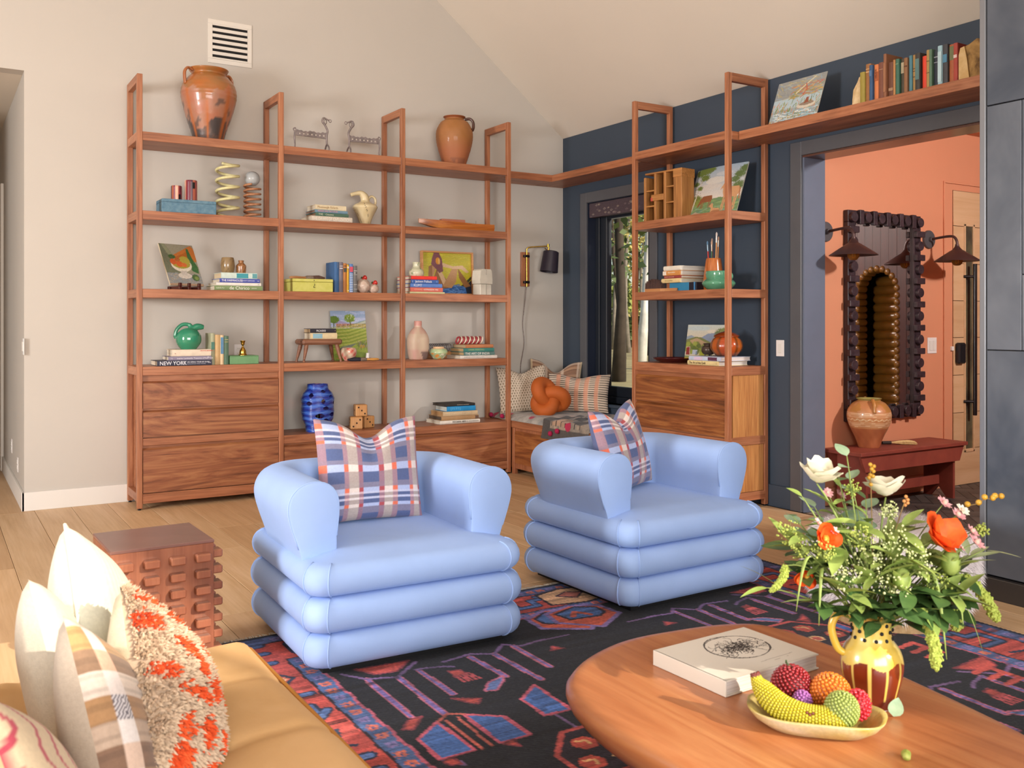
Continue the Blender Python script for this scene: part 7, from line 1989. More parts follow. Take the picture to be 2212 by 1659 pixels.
P.line([(0.50, 0.16), (0.86, 0.17)], 0.003, '#8a8078', 0.8, 0.76); P.line([(0.62, 0.12), (0.78, 0.125)], 0.002, '#8a8078', 0.8, 0.76)
link('printed_cover', canvas_mesh('printed_cover', P, lambda U, V: (0.004 + U * (Lb - 0.008), 0.004 + V * (Db - 0.008), np.full_like(U, Tb + 0.0005))), attr_mat('cover_print', 0.5), t)
# platter of beaded fruit
def world_off(px, py, dep, base=None):
    """metric point from a view direction and a distance (measured on the photograph)"""
    p = cam_xy + Fd * dep + Rd * ((px - 1106) / 2028.0 * dep)
    return Vector((p.x, p.y, 1.37 - (py - 695) / 2028.0 * dep))
t = thing('fruit_platter', 'oblong mustard and cream stoneware platter on the coffee table', 'platter', (-3.582, -6.142, ctop + 0.0006), R(-52))
rows_ = []
b = MB(); A_, B_ = 0.156, 0.092
def plat(u, v):
    a = 2 * PI * u
    f = [0.0, 0.35, 0.62, 0.78, 0.92, 1.0, 0.985, 0.90, 0.72, 0.55, 0.3, 0.0][int(round(v * 11))]
    z = [0.010, 0.011, 0.015, 0.026, 0.040, 0.047, 0.040, 0.024, 0.006, 0.0, 0.0, 0.0][int(round(v * 11))]
    c_, s_ = math.cos(a), math.sin(a)
    sup = (abs(c_) ** 2.6 + abs(s_) ** 2.6) ** (-1 / 2.6)
    w_ = 1 + 0.02 * math.sin(5 * a + 1)
    return (A_ * f * sup * c_ * w_, B_ * f * sup * s_ * w_, z + 0.003 * math.sin(4 * a) * f)
def platc(u, v):
    k = int(round(v * 11)); q = tile_noise(2 * PI * u, v, 1, 2)
    c = mix3(lin('#b39c44'), lin('#cbb878'), 0.5 + 0.5 * q)
    if k >= 6: c = mix3(c, lin('#cfc4ae'), 0.4 + 0.4 * q)
    return c
b.grid(plat, 72, 11, platc, wrap_u=True); part('platter', b, attr_mat('stoneware_glaze', 0.42, coat=0.15, bmp=0.3, bscale=60, var=0.2), t, True, 180, color=True)
def bead_skin(b, surf, n, r):
    for p, nm in surf:
        b.xf = None; b.ball((p[0], p[1], p[2]), r, 6, 4)
def beaded_ball(name, label, loc, r, c, c2, nb, sz=1.0, stalk=None):
    t = thing(name, label, 'beaded fruit', loc, group='beaded fruit in the platter')
    b = MB(); b.ball((0, 0, r * sz), r, 24, 16, sz=sz); part('core', b, mat('bead_core_' + c[1:], c2, 0.5), t, True, 180)
    b = MB(); br_ = r * math.sqrt(3.2 / nb)
    for i in range(nb):
        z = 1 - 2 * (i + 0.5) / nb; q = math.sqrt(1 - z * z); a = i * 2.39996
        b.ball((r * q * math.cos(a), r * q * math.sin(a), r * sz + r * sz * z), br_, 6, 4)
    o = part('beads', b, mat('beads_' + c[1:], c, 0.12, coat=0.8), t, True, 180); o['kind'] = 'stuff'
    if stalk:
        b = MB(); b.tube(catmull([(0, 0, 2 * r * sz - 0.004), (-0.010, 0.006, 2 * r * sz + 0.008), (-0.016, 0.002, 2 * r * sz + 0.016)], 4), 0.0025, 6); part('stalk', b, mat('stalk_green', '#3a4a2c', 0.6), t, True)
zf = ctop + 0.013
beaded_ball('beaded_apple', 'dark red beaded apple at the back of the platter', (-3.562, -6.055, zf + 0.008), 0.047, '#8a141c', '#4a0a10', 330, 1.0, True)
beaded_ball('beaded_orange', 'orange beaded orange in the middle of the platter', (-3.513, -6.130, zf + 0.006), 0.046, '#d9761c', '#a8541a', 300, 0.98)
beaded_ball('beaded_lime', 'pale green beaded lime at the front of the platter', (-3.565, -6.205, zf + 0.012), 0.037, '#8f9c4c', '#6a7838', 300, 1.05)
beaded_ball('beaded_strawberry', 'bright red beaded strawberry at the right of the platter', (-3.507, -6.203, zf + 0.014), 0.028, '#cf2434', '#8a1420', 130, 1.2)
beaded_ball('beaded_plum', 'small violet beaded plum between the apple and the banana', (-3.593, -6.115, zf + 0.022), 0.021, '#9a5a9c', '#6a3a70', 110, 1.1)
t = thing('beaded_banana', 'yellow beaded banana lying along the front of the platter', 'beaded fruit', (-3.620, -6.140, zf + 0.030), R(-58), group='beaded fruit in the platter')
path_ = catmull([(-0.112, 0.012, 0.070), (-0.098, 0.006, 0.045), (-0.055, -0.008, 0.014), (0.0, -0.014, 0.0), (0.052, -0.010, 0.0), (0.096, 0.004, 0.006)], 8)
rr_ = [0.010, 0.0105, 0.011, 0.012, 0.013, 0.0145, 0.0165, 0.019, 0.0215, 0.024, 0.026, 0.0275, 0.029, 0.030, 0.0308, 0.0312] + [0.0316] * 18 + [0.031, 0.030, 0.0285, 0.026, 0.0225, 0.017, 0.009]
rr_ = [r_ * 0.86 for r_ in (rr_ + [0.009] * 50)[:len(path_)]]
b = MB(); b.tube(path_, rr_, 14); part('core', b, mat('banana_core', '#9a8a14', 0.5), t, True, 180)
b = MB(); b2 = MB()
for i, p in enumerate(path_):
    tg = (path_[min(i + 1, len(path_) - 1)] - path_[max(i - 1, 0)]).normalized()
    n1 = tg.cross(Vector((0, 0, 1))).normalized(); n2 = tg.cross(n1); nn = max(6, int(rr_[i] * 2 * PI / 0.0066))
    for k in range(nn):
        a = 2 * PI * (k + 0.5 * (i % 2)) / nn
        q = p + (n1 * math.cos(a) + n2 * math.sin(a)) * rr_[i]
        (b2 if i < 3 or (abs(i - 27) < 2 and k % 7 == 1) else b).ball(q, 0.0036, 6, 4)
o = part('beads', b, mat('beads_yellow', '#b5a81c', 0.12, coat=0.8), t, True, 180); o['kind'] = 'stuff'
o = part('brown_beads', b2, mat('beads_brown', '#6a2418', 0.15, coat=0.8), t, True, 180); o['kind'] = 'stuff'
# fallen petal bud on the table
b = MB(); b.ball((0, 0, 0.010), 0.018, 14, 8, sx=1.0, sy=0.55, sz=0.55, disp=lambda d: 1 + 0.1 * math.sin(9 * d[0]))
solo('fallen_bud', b, mat('bud_green', '#7d8a34', 0.6, color2='#a8a85a', vscale=60), 'small fallen green bud on the coffee table front', 'flower bud', (-3.537, -6.352, ctop + 0.0005), R(40), smooth=True, angle=180)

# ------------------------------------------------------------------ drip-glazed jug with the bouquet
VX, VY = -3.344, -6.118
t = thing('drip_jug', 'yellow drip-glazed brown jug with pierced collar holding the bouquet', 'jug', (VX, VY, ctop + 0.0006), R(-32))
pv = prof([(0.0, 0.0), (0.050, 0.0), (0.054, 0.004), (0.062, 0.03), (0.073, 0.075), (0.074, 0.105), (0.066, 0.13), (0.052, 0.148), (0.046, 0.165), (0.048, 0.195), (0.054, 0.213), (0.051, 0.214), (0.044, 0.195), (0.042, 0.16)], 7)
pv = [(r_, z_ * 1.07) for r_, z_ in pv]
pvf = [(pv[i][0] + (pv[i + 1][0] - pv[i][0]) * k / 2, pv[i][1] + (pv[i + 1][1] - pv[i][1]) * k / 2) for i in range(len(pv) - 1) for k in range(2)] + [pv[-1]]
def vcol(a, z, i):
    yel = mix3(lin('#c4a036'), lin('#d6c070'), 0.5 + 0.5 * tile_noise(a, z, 1, 1))
    brn = mix3(lin('#5e1c0c'), lin('#8a3a14'), 0.5 + 0.5 * math.sin(2 * a + 1 + z * 12))
    lim = 0.112 + 0.008 * math.sin(5 * a)
    dr = abs(((a * 11 / (2 * PI)) % 1) - 0.5) * 2
    ln = 0.02 + 0.03 * (0.5 + 0.5 * math.sin(7.3 * int(a * 11 / (2 * PI))))
    if z > lim or (dr < 0.17 and z > ln * 0.5): return yel
    return brn
b = MB(); b.lathe(pvf, 160, colfun=vcol, close=False); part('body', b, clear_glaze, t, True, 60, color=True)
b = MB(); b.col = lin('#c9a63e'); b.tube(catmull([(-0.050, 0, 0.218), (-0.082, 0, 0.224), (-0.100, 0, 0.190), (-0.086, 0, 0.140), (-0.066, 0, 0.125)], 6), 0.0095, 10); part('handle', b, clear_glaze, t, True, 180, color=True)
for ringz, off in ((0.205, 0.0), (0.187, 0.5), (0.168, 0.0)):
    for k in range(11):
        a = 2 * PI * (k + off) / 11; r_ = 0.0475
        b = MB(); b.ball((r_ * math.cos(a), r_ * math.sin(a), ringz), 0.0048, 8, 6); part('pierced_hole', b, m_dark, t, True, 180)
MOUTH = Vector((VX, VY, ctop + 0.225))
def tip(px, py, dd=0.0):
    """spray point: offset to the right / up of the jug mouth, dd = farther away"""
    k = 2.31 / 2028.0
    return Vector((VX, VY, 0)) + Vector((Rd.x, Rd.y, 0)) * ((px - 1890) * k) + Vector((Fd.x, Fd.y, 0)) * dd + Vector((0, 0, ctop + 0.205 + (1350 - py) * k))
g1 = mat('stem_green', '#7f8f4a', 0.5); g2 = mat('leaf_dark_green', '#35522a', 0.45, color2='#4d6a34', vscale=30, coat=0.1); g3 = mat('leaf_light_green', '#7d9448', 0.5, color2='#9aac5c', vscale=30); g4 = mat('leaf_sage', '#7f9a7c', 0.6, color2='#9ab08e', vscale=30)
def leaf_mesh(w, l, fold, droop, m):
    b = MB(); rows_ = 6; vs = []
    for i in range(rows_ + 1):
        f = i / rows_; wd = w * math.sin(PI * f ** 0.8) ** 0.8 if 0 < f < 1 else 0.0
        z = -droop * f * f
        for s_ in (-1, 0, 1): vs.append((l * f, s_ * wd / 2, z + (fold * wd if s_ else 0)))
    fs = []
    for i in range(rows_):
        for k in range(2): fs.append((i * 3 + k, i * 3 + k + 1, (i + 1) * 3 + k + 1, (i + 1) * 3 + k))
    b.add(vs, fs); me = b.mesh('leaf', True, 180, fixn=False); me.materials.append(m); return me
LM = {'dark': leaf_mesh(0.034, 0.066, 0.10, 0.012, g2), 'light': leaf_mesh(0.026, 0.074, 0.15, 0.014, g3), 'sage': leaf_mesh(0.036, 0.046, 0.08, 0.006, g4), 'thin': leaf_mesh(0.010, 0.085, 0.10, 0.02, g3), 'pale': leaf_mesh(0.015, 0.075, 0.1, 0.006, mat('leaf_pale', '#a9b58a', 0.55))}
def stem_pts(tp, sag=0.0, side=0.0, n=8, root=None):
    r0 = root or MOUTH + Vector((random.uniform(-0.02, 0.02), random.uniform(-0.02, 0.02), -0.06))
    mid = r0.lerp(tp, 0.5) + Vector((Rd.x, Rd.y, 0)) * side + Vector((0, 0, 0.06 + sag))
    pts = []
    for i in range(n + 1):
        f = i / n; pts.append(r0 * (1 - f) ** 2 + mid * 2 * f * (1 - f) + tp * f * f)
    return pts
def sprig(name, label, cat, tp, group=None, r=0.0022, m=None, sag=0.0, side=0.0):
    pts = stem_pts(tp, sag, side)
    t = thing(name, label, cat, tuple(pts[0]), group=group)
    loc = [p - pts[0] for p in pts]
    b = MB(); b.tube(loc, [r] * (len(loc) - 1) + [r * 0.7], 6); part('stem', b, m or g1, t, True, 180)
    return t, loc
def add_leaf(t, kind, pos, yaw, pitch, sc=1.0):
    o = link('leaf', LM[kind], None, t, tuple(pos), (random.uniform(-0.4, 0.4), -pitch, yaw)); o.scale = (sc, sc, sc); return o
def petal_ring(b, c, axis, n, r_in, r_out, w, cup, jit=0.0, rows_=5, seed=0):
    rg = np.random.default_rng(seed); ax = axis.normalized(); e1 = ax.orthogonal().normalized(); e2 = ax.cross(e1)
    for k in range(n):
        a = 2 * PI * k / n + rg.normal(0, 0.1); rs = 1 + rg.normal(0, jit); vs = []; fs = []
        for i in range(rows_ + 1):
            f = i / rows_; rad_ = r_in + (r_out - r_in) * f * rs; wd = w * math.sin(PI * (0.12 + 0.72 * f)) ; hh = cup * (f ** 1.4)
            for j in range(5):
                s_ = (j - 2) / 2; an = a + s_ * wd / max(rad_, 0.25 * r_out)
                ruf = rg.normal(0, 0.06 * r_out) * f
                p = c + (e1 * math.cos(an) + e2 * math.sin(an)) * rad_ * (1 - 0.08 * s_ * s_) + ax * (hh + ruf)
                vs.append(tuple(p))
        for i in range(rows_):
            for j in range(4): fs.append((i * 5 + j, i * 5 + j + 1, (i + 1) * 5 + j + 1, (i + 1) * 5 + j))
        b.add(vs, fs)
def poppy(label, px, py, dd, r, m, axis, cup, seed, centre='#c9a83c'):
    t, loc = sprig('poppy', label, 'poppy', tip(px, py + 18, dd), r=0.0028, sag=0.03)
    tp = loc[-1]; ax = Vector(axis)
    for q in range(2):
        b = MB(); petal_ring(b, tp + ax.normalized() * 0.004, ax, 3, 0.004, r * (1 - 0.12 * q), r * 0.95, cup * (1 + 0.35 * q), 0.08, 6, seed + q * 7); part('petals', b, m, t, True, 180, fixn=False)
    b = MB(); b.ball(tp + ax.normalized() * 0.012, 0.009, 10, 7, disp=lambda d: 1 + 0.2 * math.sin(30 * d[0]) * math.sin(30 * d[1])); part('centre', b, mat('poppy_centre_' + centre[1:], centre, 0.7), t, True, 180)
    return t
wp = mat('poppy_white', '#e6e2cc', 0.7, var=0.03, sheen=0.2); op = mat('poppy_orange', '#e8521a', 0.65, color2='#f06a20', vscale=40, sheen=0.2)
back_ = Vector((-Fd.x, -Fd.y, 0))
poppy('white poppy standing highest at the left of the bouquet', 1776, 1035, 0.02, 0.054, wp, (0.05, -0.22, 1.0), 0.040, 1)
poppy('white poppy seen from the side in the middle of the bouquet', 1938, 1070, 0.05, 0.056, wp, (0.05, 0.12, 1.0), 0.036, 5)
poppy('large orange poppy at the right of the bouquet', 2008, 1150, -0.04, 0.060, op, (0.1, -0.75, 0.65), 0.040, 9, '#c9b03c')
poppy('small orange poppy at the upper left of the bouquet', 1775, 1145, -0.04, 0.036, op, (-0.5, -0.8, 0.3), 0.030, 13)
poppy('half-hidden orange poppy low at the left of the bouquet', 1745, 1228, -0.02, 0.026, op, (-0.8, -0.5, -0.1), 0.026, 17)
pkm = mat('pink_petal', '#cf8a90', 0.65, color2='#dcaeb0', vscale=60)
for i, (px, py, dd, r, lab) in enumerate([(1812, 1080, 0.06, 0.014, 'left small pink flower near the top of the bouquet'), (1840, 1083, 0.06, 0.017, 'mauve pink flower beside the white poppy stem'), (1765, 1132, -0.03, 0.016, 'pale pink flower beside the small orange poppy'), (1790, 1142, -0.06, 0.012, 'little pink flower right of the small orange poppy'),
        (2056, 1096, 0.02, 0.020, 'pink flower highest at the right of the bouquet'), (2078, 1118, 0.0, 0.020, 'pale pink flower below the highest right one'), (2100, 1150, -0.02, 0.018, 'mauve flower at the right edge of the bouquet'), (2105, 1172, -0.03, 0.022, 'large pale pink flower at the right edge'), (2065, 1180, -0.05, 0.010, 'tiny pink bud below the orange poppy'), (2066, 1150, -0.02, 0.013, 'small pink flower right of the orange poppy'), (2092, 1110, 0.01, 0.018, 'white and pink flower at the upper right')]):
    t, loc = sprig('pink_flower', lab, 'flower', tip(px, py, dd), 'pink flowers in the bouquet', 0.0015)
    ax = Vector((random.uniform(-0.4, 0.4), -0.7, 0.7))
    b = MB(); petal_ring(b, loc[-1], ax, 9, 0.003, r, r * 0.35, r * 0.25, 0.08, 3, 30 + i); part('petals', b, pkm if i != 10 else wp, t, True, 180, fixn=False)
    b = MB(); b.ball(loc[-1] + ax.normalized() * 0.003, r * 0.32, 8, 6); part('centre', b, mat('pink_centre', '#d8b4a4' if i else '#d8b4a4', 0.7), t, True, 180)
# berry sprigs
bem = mat('berry_gold', '#b08424', 0.4, color2='#c99a34', vscale=50, coat=0.2); bep = mat('berry_peach', '#c47c44', 0.45, color2='#d0985c', vscale=60)
for lab, pts, rad_, m in [('golden berry chain reaching out over the fireplace at the right', [(2102, 1112), (2112, 1100), (2137, 1096), (2150, 1084), (2168, 1086), (2173, 1081), (2187, 1082)], 0.0075, bem),
        ('upright golden berry sprig behind the poppies', [(1897, 1012), (1905, 1016), (1900, 1022), (1904, 1027), (1897, 1035), (1903, 1038), (1894, 1041), (1898, 1056)], 0.0052, bem),
        ('peach berry sprig in the middle of the bouquet', [(1976, 1083), (1980, 1090), (1972, 1093), (1980, 1097), (1974, 1102)], 0.0045, bep)]:
    t, loc = sprig('berry_sprig', lab, 'berry sprig', tip(pts[0][0], pts[0][1] + 4, 0.03), None, 0.0013, mat('berry_stem', '#8a7040', 0.6))
    base = loc[-1]; o0 = tip(pts[0][0], pts[0][1] + 4, 0.03)
    b = MB(); b.tube([base] + [base + (tip(px, py + 3, 0.03) - o0) for px, py in pts[1:]], 0.001, 5); part('twig', b, MATS['berry_stem'], t)
    for px, py in pts:
        b = MB(); b.ball(base + (tip(px, py, 0.03) - o0), rad_, 12, 8); part('berry', b, m, t, True, 180)
# hanging amaranth tassels
amm = mat('amaranth_green', '#8d9c3a', 0.8, color2='#aab85a', vscale=140, bmp=0.8, bscale=150)
for lab, px, py, ex, ey, r0, dd in [('longest pale green amaranth tassel hanging in front of the jug', 1955, 1290, 1988, 1425, 0.0125, -0.10), ('thick amaranth tassel hanging at the far right', 2085, 1245, 2150, 1345, 0.0125, -0.02), ('short amaranth tassel hanging right of the jug', 2040, 1290, 2062, 1365, 0.011, -0.02),
        ('slim green amaranth tassel hanging at the far left', 1690, 1220, 1655, 1275, 0.0085, -0.04)]:
    a0, a1 = tip(px, py, dd), tip(ex, ey, dd - 0.01)
    t, loc = sprig('amaranth_tassel', lab, 'amaranth', a0, None, 0.002, sag=0.05)
    d = a1 - a0; b = MB(); N = 34; pts = [loc[-1] + d * (i / N) + Vector((Rd.x, Rd.y, 0)) * 0.012 * math.sin(PI * i / N) for i in range(N + 1)]
    rd_ = [r0 * (0.55 + 0.45 * min(1, i / 6)) * (1 + 0.16 * math.sin(i * 2.3)) * min(1.0, (N - i + 1.2) / 6) for i in range(N + 1)]
    b.tube(pts, rd_, 10)
    rgb = np.random.default_rng(int(px))
    for i in range(0, N - 1):
        for k in range(7):
            an = rgb.uniform(0, 2 * PI); q = pts[i] + Vector((math.cos(an), math.sin(an), rgb.uniform(-0.4, 0.4))) * rd_[i]
            b.ball(q, r0 * 0.30, 5, 3)
    part('tassel', b, amm, t, True, 180)
# leafy branches
br_spec = [  # px, py, depth offset, leaf kind, number, scale, label
    (1650, 1265, -0.05, 'thin', 4, 1.0), (1700, 1165, 0.0, 'light', 7, 0.8), (1730, 1130, 0.05, 'sage', 6, 0.9), (1738, 1078, 0.0, 'light', 5, 0.6), (1842, 992, 0.02, 'sage', 7, 0.75), (1832, 1042, 0.05, 'light', 6, 0.7), (1860, 1050, 0.06, 'sage', 5, 1.0),
    (1850, 1130, -0.04, 'light', 7, 1.1), (1880, 1120, 0.0, 'light', 7, 1.1), (1920, 1150, -0.04, 'light', 7, 1.0), (1800, 1180, -0.04, 'light', 7, 1.1), (1760, 1290, -0.08, 'dark', 6, 0.9), (1810, 1300, -0.10, 'dark', 6, 0.9), (1840, 1250, -0.10, 'dark', 7, 0.9), (1730, 1200, 0.03, 'dark', 7, 1.0),
    (1960, 1260, -0.10, 'dark', 7, 0.9), (2010, 1300, -0.09, 'dark', 7, 1.0), (2060, 1290, -0.04, 'dark', 7, 1.0), (2085, 1240, 0.0, 'dark', 6, 1.1), (2030, 1230, -0.06, 'light', 7, 1.0), (1985, 1200, -0.04, 'light', 7, 1.0), (2110, 1210, 0.02, 'pale', 6, 1.0), (2135, 1195, 0.0, 'pale', 5, 1.1), (2000, 1330, -0.06, 'dark', 6, 1.0), (1920, 1290, -0.12, 'dark', 6, 0.8), (1880, 1330, -0.10, 'dark', 5, 0.8),
    (1900, 1210, 0.06, 'light', 7, 1.0), (1960, 1160, 0.06, 'light', 7, 1.0), (1780, 1230, 0.06, 'light', 7, 1.0), (2040, 1180, 0.06, 'light', 7, 1.0), (1870, 1180, 0.08, 'dark', 7, 1.0), (1970, 1230, 0.08, 'dark', 7, 1.0), (1830, 1200, 0.03, 'light', 7, 1.1), (1940, 1210, 0.02, 'light', 7, 1.1),
    (1745, 1165, -0.02, 'light', 8, 1.2), (1830, 1120, 0.02, 'light', 8, 1.2), (1905, 1185, -0.10, 'light', 8, 1.1), (1870, 1215, -0.12, 'light', 8, 1.1), (1950, 1140, -0.02, 'light', 8, 1.1), (2010, 1190, 0.02, 'light', 8, 1.2), (1800, 1260, -0.11, 'light', 8, 1.0), (1930, 1250, -0.12, 'dark', 8, 1.0), (2000, 1265, -0.12, 'dark', 8, 1.0), (1850, 1290, -0.12, 'dark', 8, 0.9), (1735, 1240, -0.02, 'dark', 7, 1.0), (2050, 1320, -0.02, 'dark', 7, 1.0), (1780, 1110, 0.05, 'sage', 7, 1.0), (2035, 1270, -0.10, 'light', 8, 1.1), (1890, 1090, 0.04, 'sage', 6, 1.0), (1890, 1290, -0.13, 'dark', 8, 0.9)]
kinds = {'thin': 'long thin', 'light': 'light green', 'dark': 'dark green', 'sage': 'grey-green round-leaved', 'pale': 'pale pointed'}
used_lab = set()
def where(px, py, dd):
    h = ['far left', 'left', 'middle left', 'centre', 'middle right', 'right', 'far right'][min(6, max(0, int((px - 1690) / 62)))]
    v = ['top', 'upper part', 'middle', 'lower part', 'bottom'][min(4, max(0, int((py - 1040) / 60)))]
    d = 'nearest the viewer' if dd < -0.09 else 'in front' if dd < -0.03 else 'halfway in' if dd < 0.04 else 'at the back'
    return '%s of the %s, %s' % (h, v, d)
def uniq(fmt, px, py, dd):
    lab = fmt % where(px, py, dd); k = 0
    for extra in ('', ', the taller one', ', the outer one', ', the shorter one', ', the inner one', ', the thinnest'):
        if lab + extra not in used_lab:
            used_lab.add(lab + extra); return lab + extra
    return lab
for i, (px, py, dd, kd, nl, sc) in enumerate(br_spec):
    t, loc = sprig('leafy_stem', uniq(kinds[kd] + ' leafy stem, bouquet %s', px, py, dd), 'foliage', tip(px, py, dd), '%s stems in the bouquet' % kinds[kd], 0.0018, sag=-0.02)
    for k in range(nl):
        f = 0.56 + 0.44 * k / max(1, nl - 1); j = f * (len(loc) - 1); i0 = min(int(j), len(loc) - 2); p = loc[i0].lerp(loc[i0 + 1], j - i0)
        d = (loc[i0 + 1] - loc[i0]); yaw = math.atan2(d.y, d.x) + (1 if k % 2 else -1) * random.uniform(0.5, 1.3); pit = random.uniform(-0.2, 0.8) if kd != 'dark' else random.uniform(-0.3, 0.6)
        add_leaf(t, kd, p, yaw, pit, sc * random.uniform(0.95, 1.45))
# arching grass blades
for i, (px, py, ex, ey, lab) in enumerate([(1735, 1190, 1693, 1310, 'grass blade arching down at the left'), (1760, 1215, 1740, 1340, 'grass blade hanging close to the table at the left'), (1990, 1220, 2005, 1410, 'long grass blade hanging over the right of the jug'), (2020, 1260, 2082, 1400, 'grass blade drooping far right of the jug'), (2040, 1290, 2040, 1345, 'short grass blade right of the jug')]):
    pts = stem_pts(tip(px, py, -0.08), 0.05, 0, 7); e_ = tip(ex, ey, -0.12)
    for f in np.linspace(0.15, 1, 8): pts.append(tip(px, py, -0.08).lerp(e_, f) + Vector((0, 0, 0.05 * math.sin(PI * min(1, f * 0.9)))))
    t = thing('grass_blade', lab + ' of the bouquet', 'foliage', tuple(pts[0]), group='grass blades in the bouquet')
    b = MB(); b.tube([p - pts[0] for p in pts], [0.0022] * 8 + [0.0048, 0.0052, 0.0050, 0.0046, 0.004, 0.003, 0.002, 0.0008], 6, flat=0.25); part('blade', b, g3, t, True, 180)
# airy filler umbels
fil = mat('filler_bloom', '#aeb673', 0.7, color2='#cfd2a4', vscale=90); fil2 = mat('filler_lime', '#8c9c3e', 0.7, color2='#aab45c', vscale=90)
for i, (px, py, dd, m, rr2) in enumerate([(1700, 1150, -0.02, fil2, 0.032), (1720, 1180, -0.05, fil2, 0.03), (1905, 1160, -0.08, fil, 0.05), (1950, 1200, -0.10, fil, 0.045), (1850, 1200, -0.10, fil, 0.045), (1800, 1230, -0.10, fil, 0.04), (1890, 1240, -0.12, fil, 0.045), (1760, 1180, -0.08, fil2, 0.03), (1855, 1065, 0.02, fil2, 0.024), (2075, 1160, 0.03, fil, 0.03), (1930, 1110, 0.0, fil, 0.028), (2000, 1250, -0.08, fil2, 0.035), (1840, 1150, -0.08, fil2, 0.035), (2130, 1150, 0.0, fil2, 0.018)]):
    t, loc = sprig('filler_spray', uniq('tiny %s blossom spray, bouquet ' % ('cream' if m is fil else 'lime') + '%s', px, py, dd), 'filler flower', tip(px, py, dd), '%s filler sprays in the bouquet' % ('cream' if m is fil else 'lime'), 0.0013)
    rg = np.random.default_rng(900 + i); b = MB(); s_ = MB()
    for k in range(70):
        d = rg.normal(size=3); d /= np.linalg.norm(d); p = loc[-1] + Vector(d) * rr2 * rg.uniform(0.4, 1.0)
        b.ball(p, rg.uniform(0.0018, 0.0036), 5, 3)
        if k % 3 == 0: s_.tube([loc[-1] - Vector((0, 0, rr2 * 0.6)), p], 0.0006, 3)
    o = part('florets', b, m, t, True, 180); o['kind'] = 'stuff'
    part('twigs', s_, g1, t)
# green seed buds
for i, (px, py, dd, r_) in enumerate([(1912, 1230, -0.12, 0.020), (2030, 1205, -0.08, 0.022)]):
    t, loc = sprig('seed_bud', ['pale green plump bud in the middle of the bouquet', 'leaf-wrapped green bud under the orange poppy'][i], 'flower bud', tip(px, py, dd), None, 0.003)
    b = MB(); b.ball(loc[-1], r_, 14, 10, sz=1.35, disp=lambda d: 1 + 0.06 * math.sin(6 * math.atan2(d[1], d[0]))); part('bud', b, g3, t, True, 180)
    for k in range(6): add_leaf(t, 'light', loc[-1] - Vector((0, 0, r_)), k * PI / 3, 1.1, 0.8)
# single leaf leaning on the jug
lrot = Matrix(((0.25, -0.822, -0.512), (-0.12, 0.511, -0.851), (0.96, 0.25, 0.11))).to_euler()
t = thing('fallen_leaf', 'single pale leaf leaning on the foot of the jug', 'leaf', (VX - 0.027, VY - 0.082, ctop + 0.002), rot=lrot)
link('leaf_blade', LM['sage'], None, t)
# ------------------------------------------------------------------ side table with square pegs
st_ = thing('peg_side_table', 'brown cube side table studded with square pegs beyond the sofa', 'side table', (-4.566, -3.628, 0), R(1.5))
swd = wood('peg_table_wood', '#6e3e2a', '#8a5038', '#a0664a', 'Z', rough=0.35, figure=0.5, fine=0.25, coat=0.15)
HW, HD, HT = 0.193, 0.188, 0.50
b = MB(); b.box(-HW, HW, -HD, HD, 0, HT - 0.012, 0.002); part('body', b, swd, st_)
b = MB(); b.box(-HW - 0.001, HW + 0.001, -HD - 0.001, HD + 0.001, HT - 0.012, HT, 0.002); part('top', b, mat('peg_top_painted_sheen', '#7d5a52', 0.25, var=0.05), st_)  # reflected light on the top is put into its mauve colour
b = MB(); b.box(-0.029, 0.029, -0.040, 0.0, -0.016, 0.016, 0.005); peg = b.mesh('peg'); peg.materials.append(swd)
for r_ in range(7):
    z = HT - 0.062 - r_ * 0.0645
    for c_ in range(4):
        o_ = (c_ - 1.5) * 0.0965
        link('peg', peg, None, st_, (o_, -HD, z), (0, 0, 0)); link('peg', peg, None, st_, (HW, o_, z), (0, 0, R(90))); link('peg', peg, None, st_, (-HW, o_, z), (0, 0, R(-90)))

# ------------------------------------------------------------------ sofa
sf = thing('sofa', 'ochre velvet sofa with a tufted seat at the lower left', 'sofa', (0, 0, 0))
och = mat('ochre_velvet', '#c39a66', 0.8, sheen=0.4, color2='#cfa878', vscale=4, bmp=0.1, bscale=120)
SX0, SX1, SY0, SY1, SZ = -5.46, -4.515, -7.35, -4.775, 0.42
tufts = [(SX1 - 0.30 - 0.32 * i, SY1 - 0.34 - 0.38 * j) for i in range(3) for j in range(6)]
def seatf(u, v):
    x = SX0 + (SX1 - SX0) * u; y = SY1 + (SY0 - SY1) * v
    e = min((SX1 - x), (SY1 - y) , 0.08) / 0.08
    z = SZ - 0.035 * (1 - max(0, e)) ** 2
    for tx, ty in tufts: z -= 0.020 * math.exp(-(((x - tx) ** 2 + (y - ty) ** 2) / 0.0065)) 
    dmin = min(abs(((x - SX1 + 0.30) / 0.32 + 0.5) % 1 - 0.5) * 0.32, abs(((y - SY1 + 0.34) / 0.38 + 0.5) % 1 - 0.5) * 0.38)
    z -= 0.007 * math.exp(-(dmin / 0.02) ** 2)
    return (x, y, z + 0.004 * math.sin(9 * x + 7 * y))
b = MB(); b.grid(seatf, 70, 150); part('seat_cushion', b, och, sf, True, 180, fixn=False)
b = MB(); b.box(SX0, SX1 - 0.002, SY0, SY1 - 0.002, 0.24, SZ - 0.034, 0.012); part('seat_side', b, och, sf)
b = MB(); b.tube([(SX1 + 0.001, SY0, SZ - 0.036), (SX1 + 0.001, SY1 - 0.04, SZ - 0.036), (SX1 - 0.012, SY1 - 0.01, SZ - 0.036), (SX1 - 0.04, SY1 + 0.001, SZ - 0.036), (SX0, SY1 + 0.001, SZ - 0.036)], 0.0055, 8); part('piping', b, mat('ochre_piping', '#a8702c', 0.6), sf, True, 180)
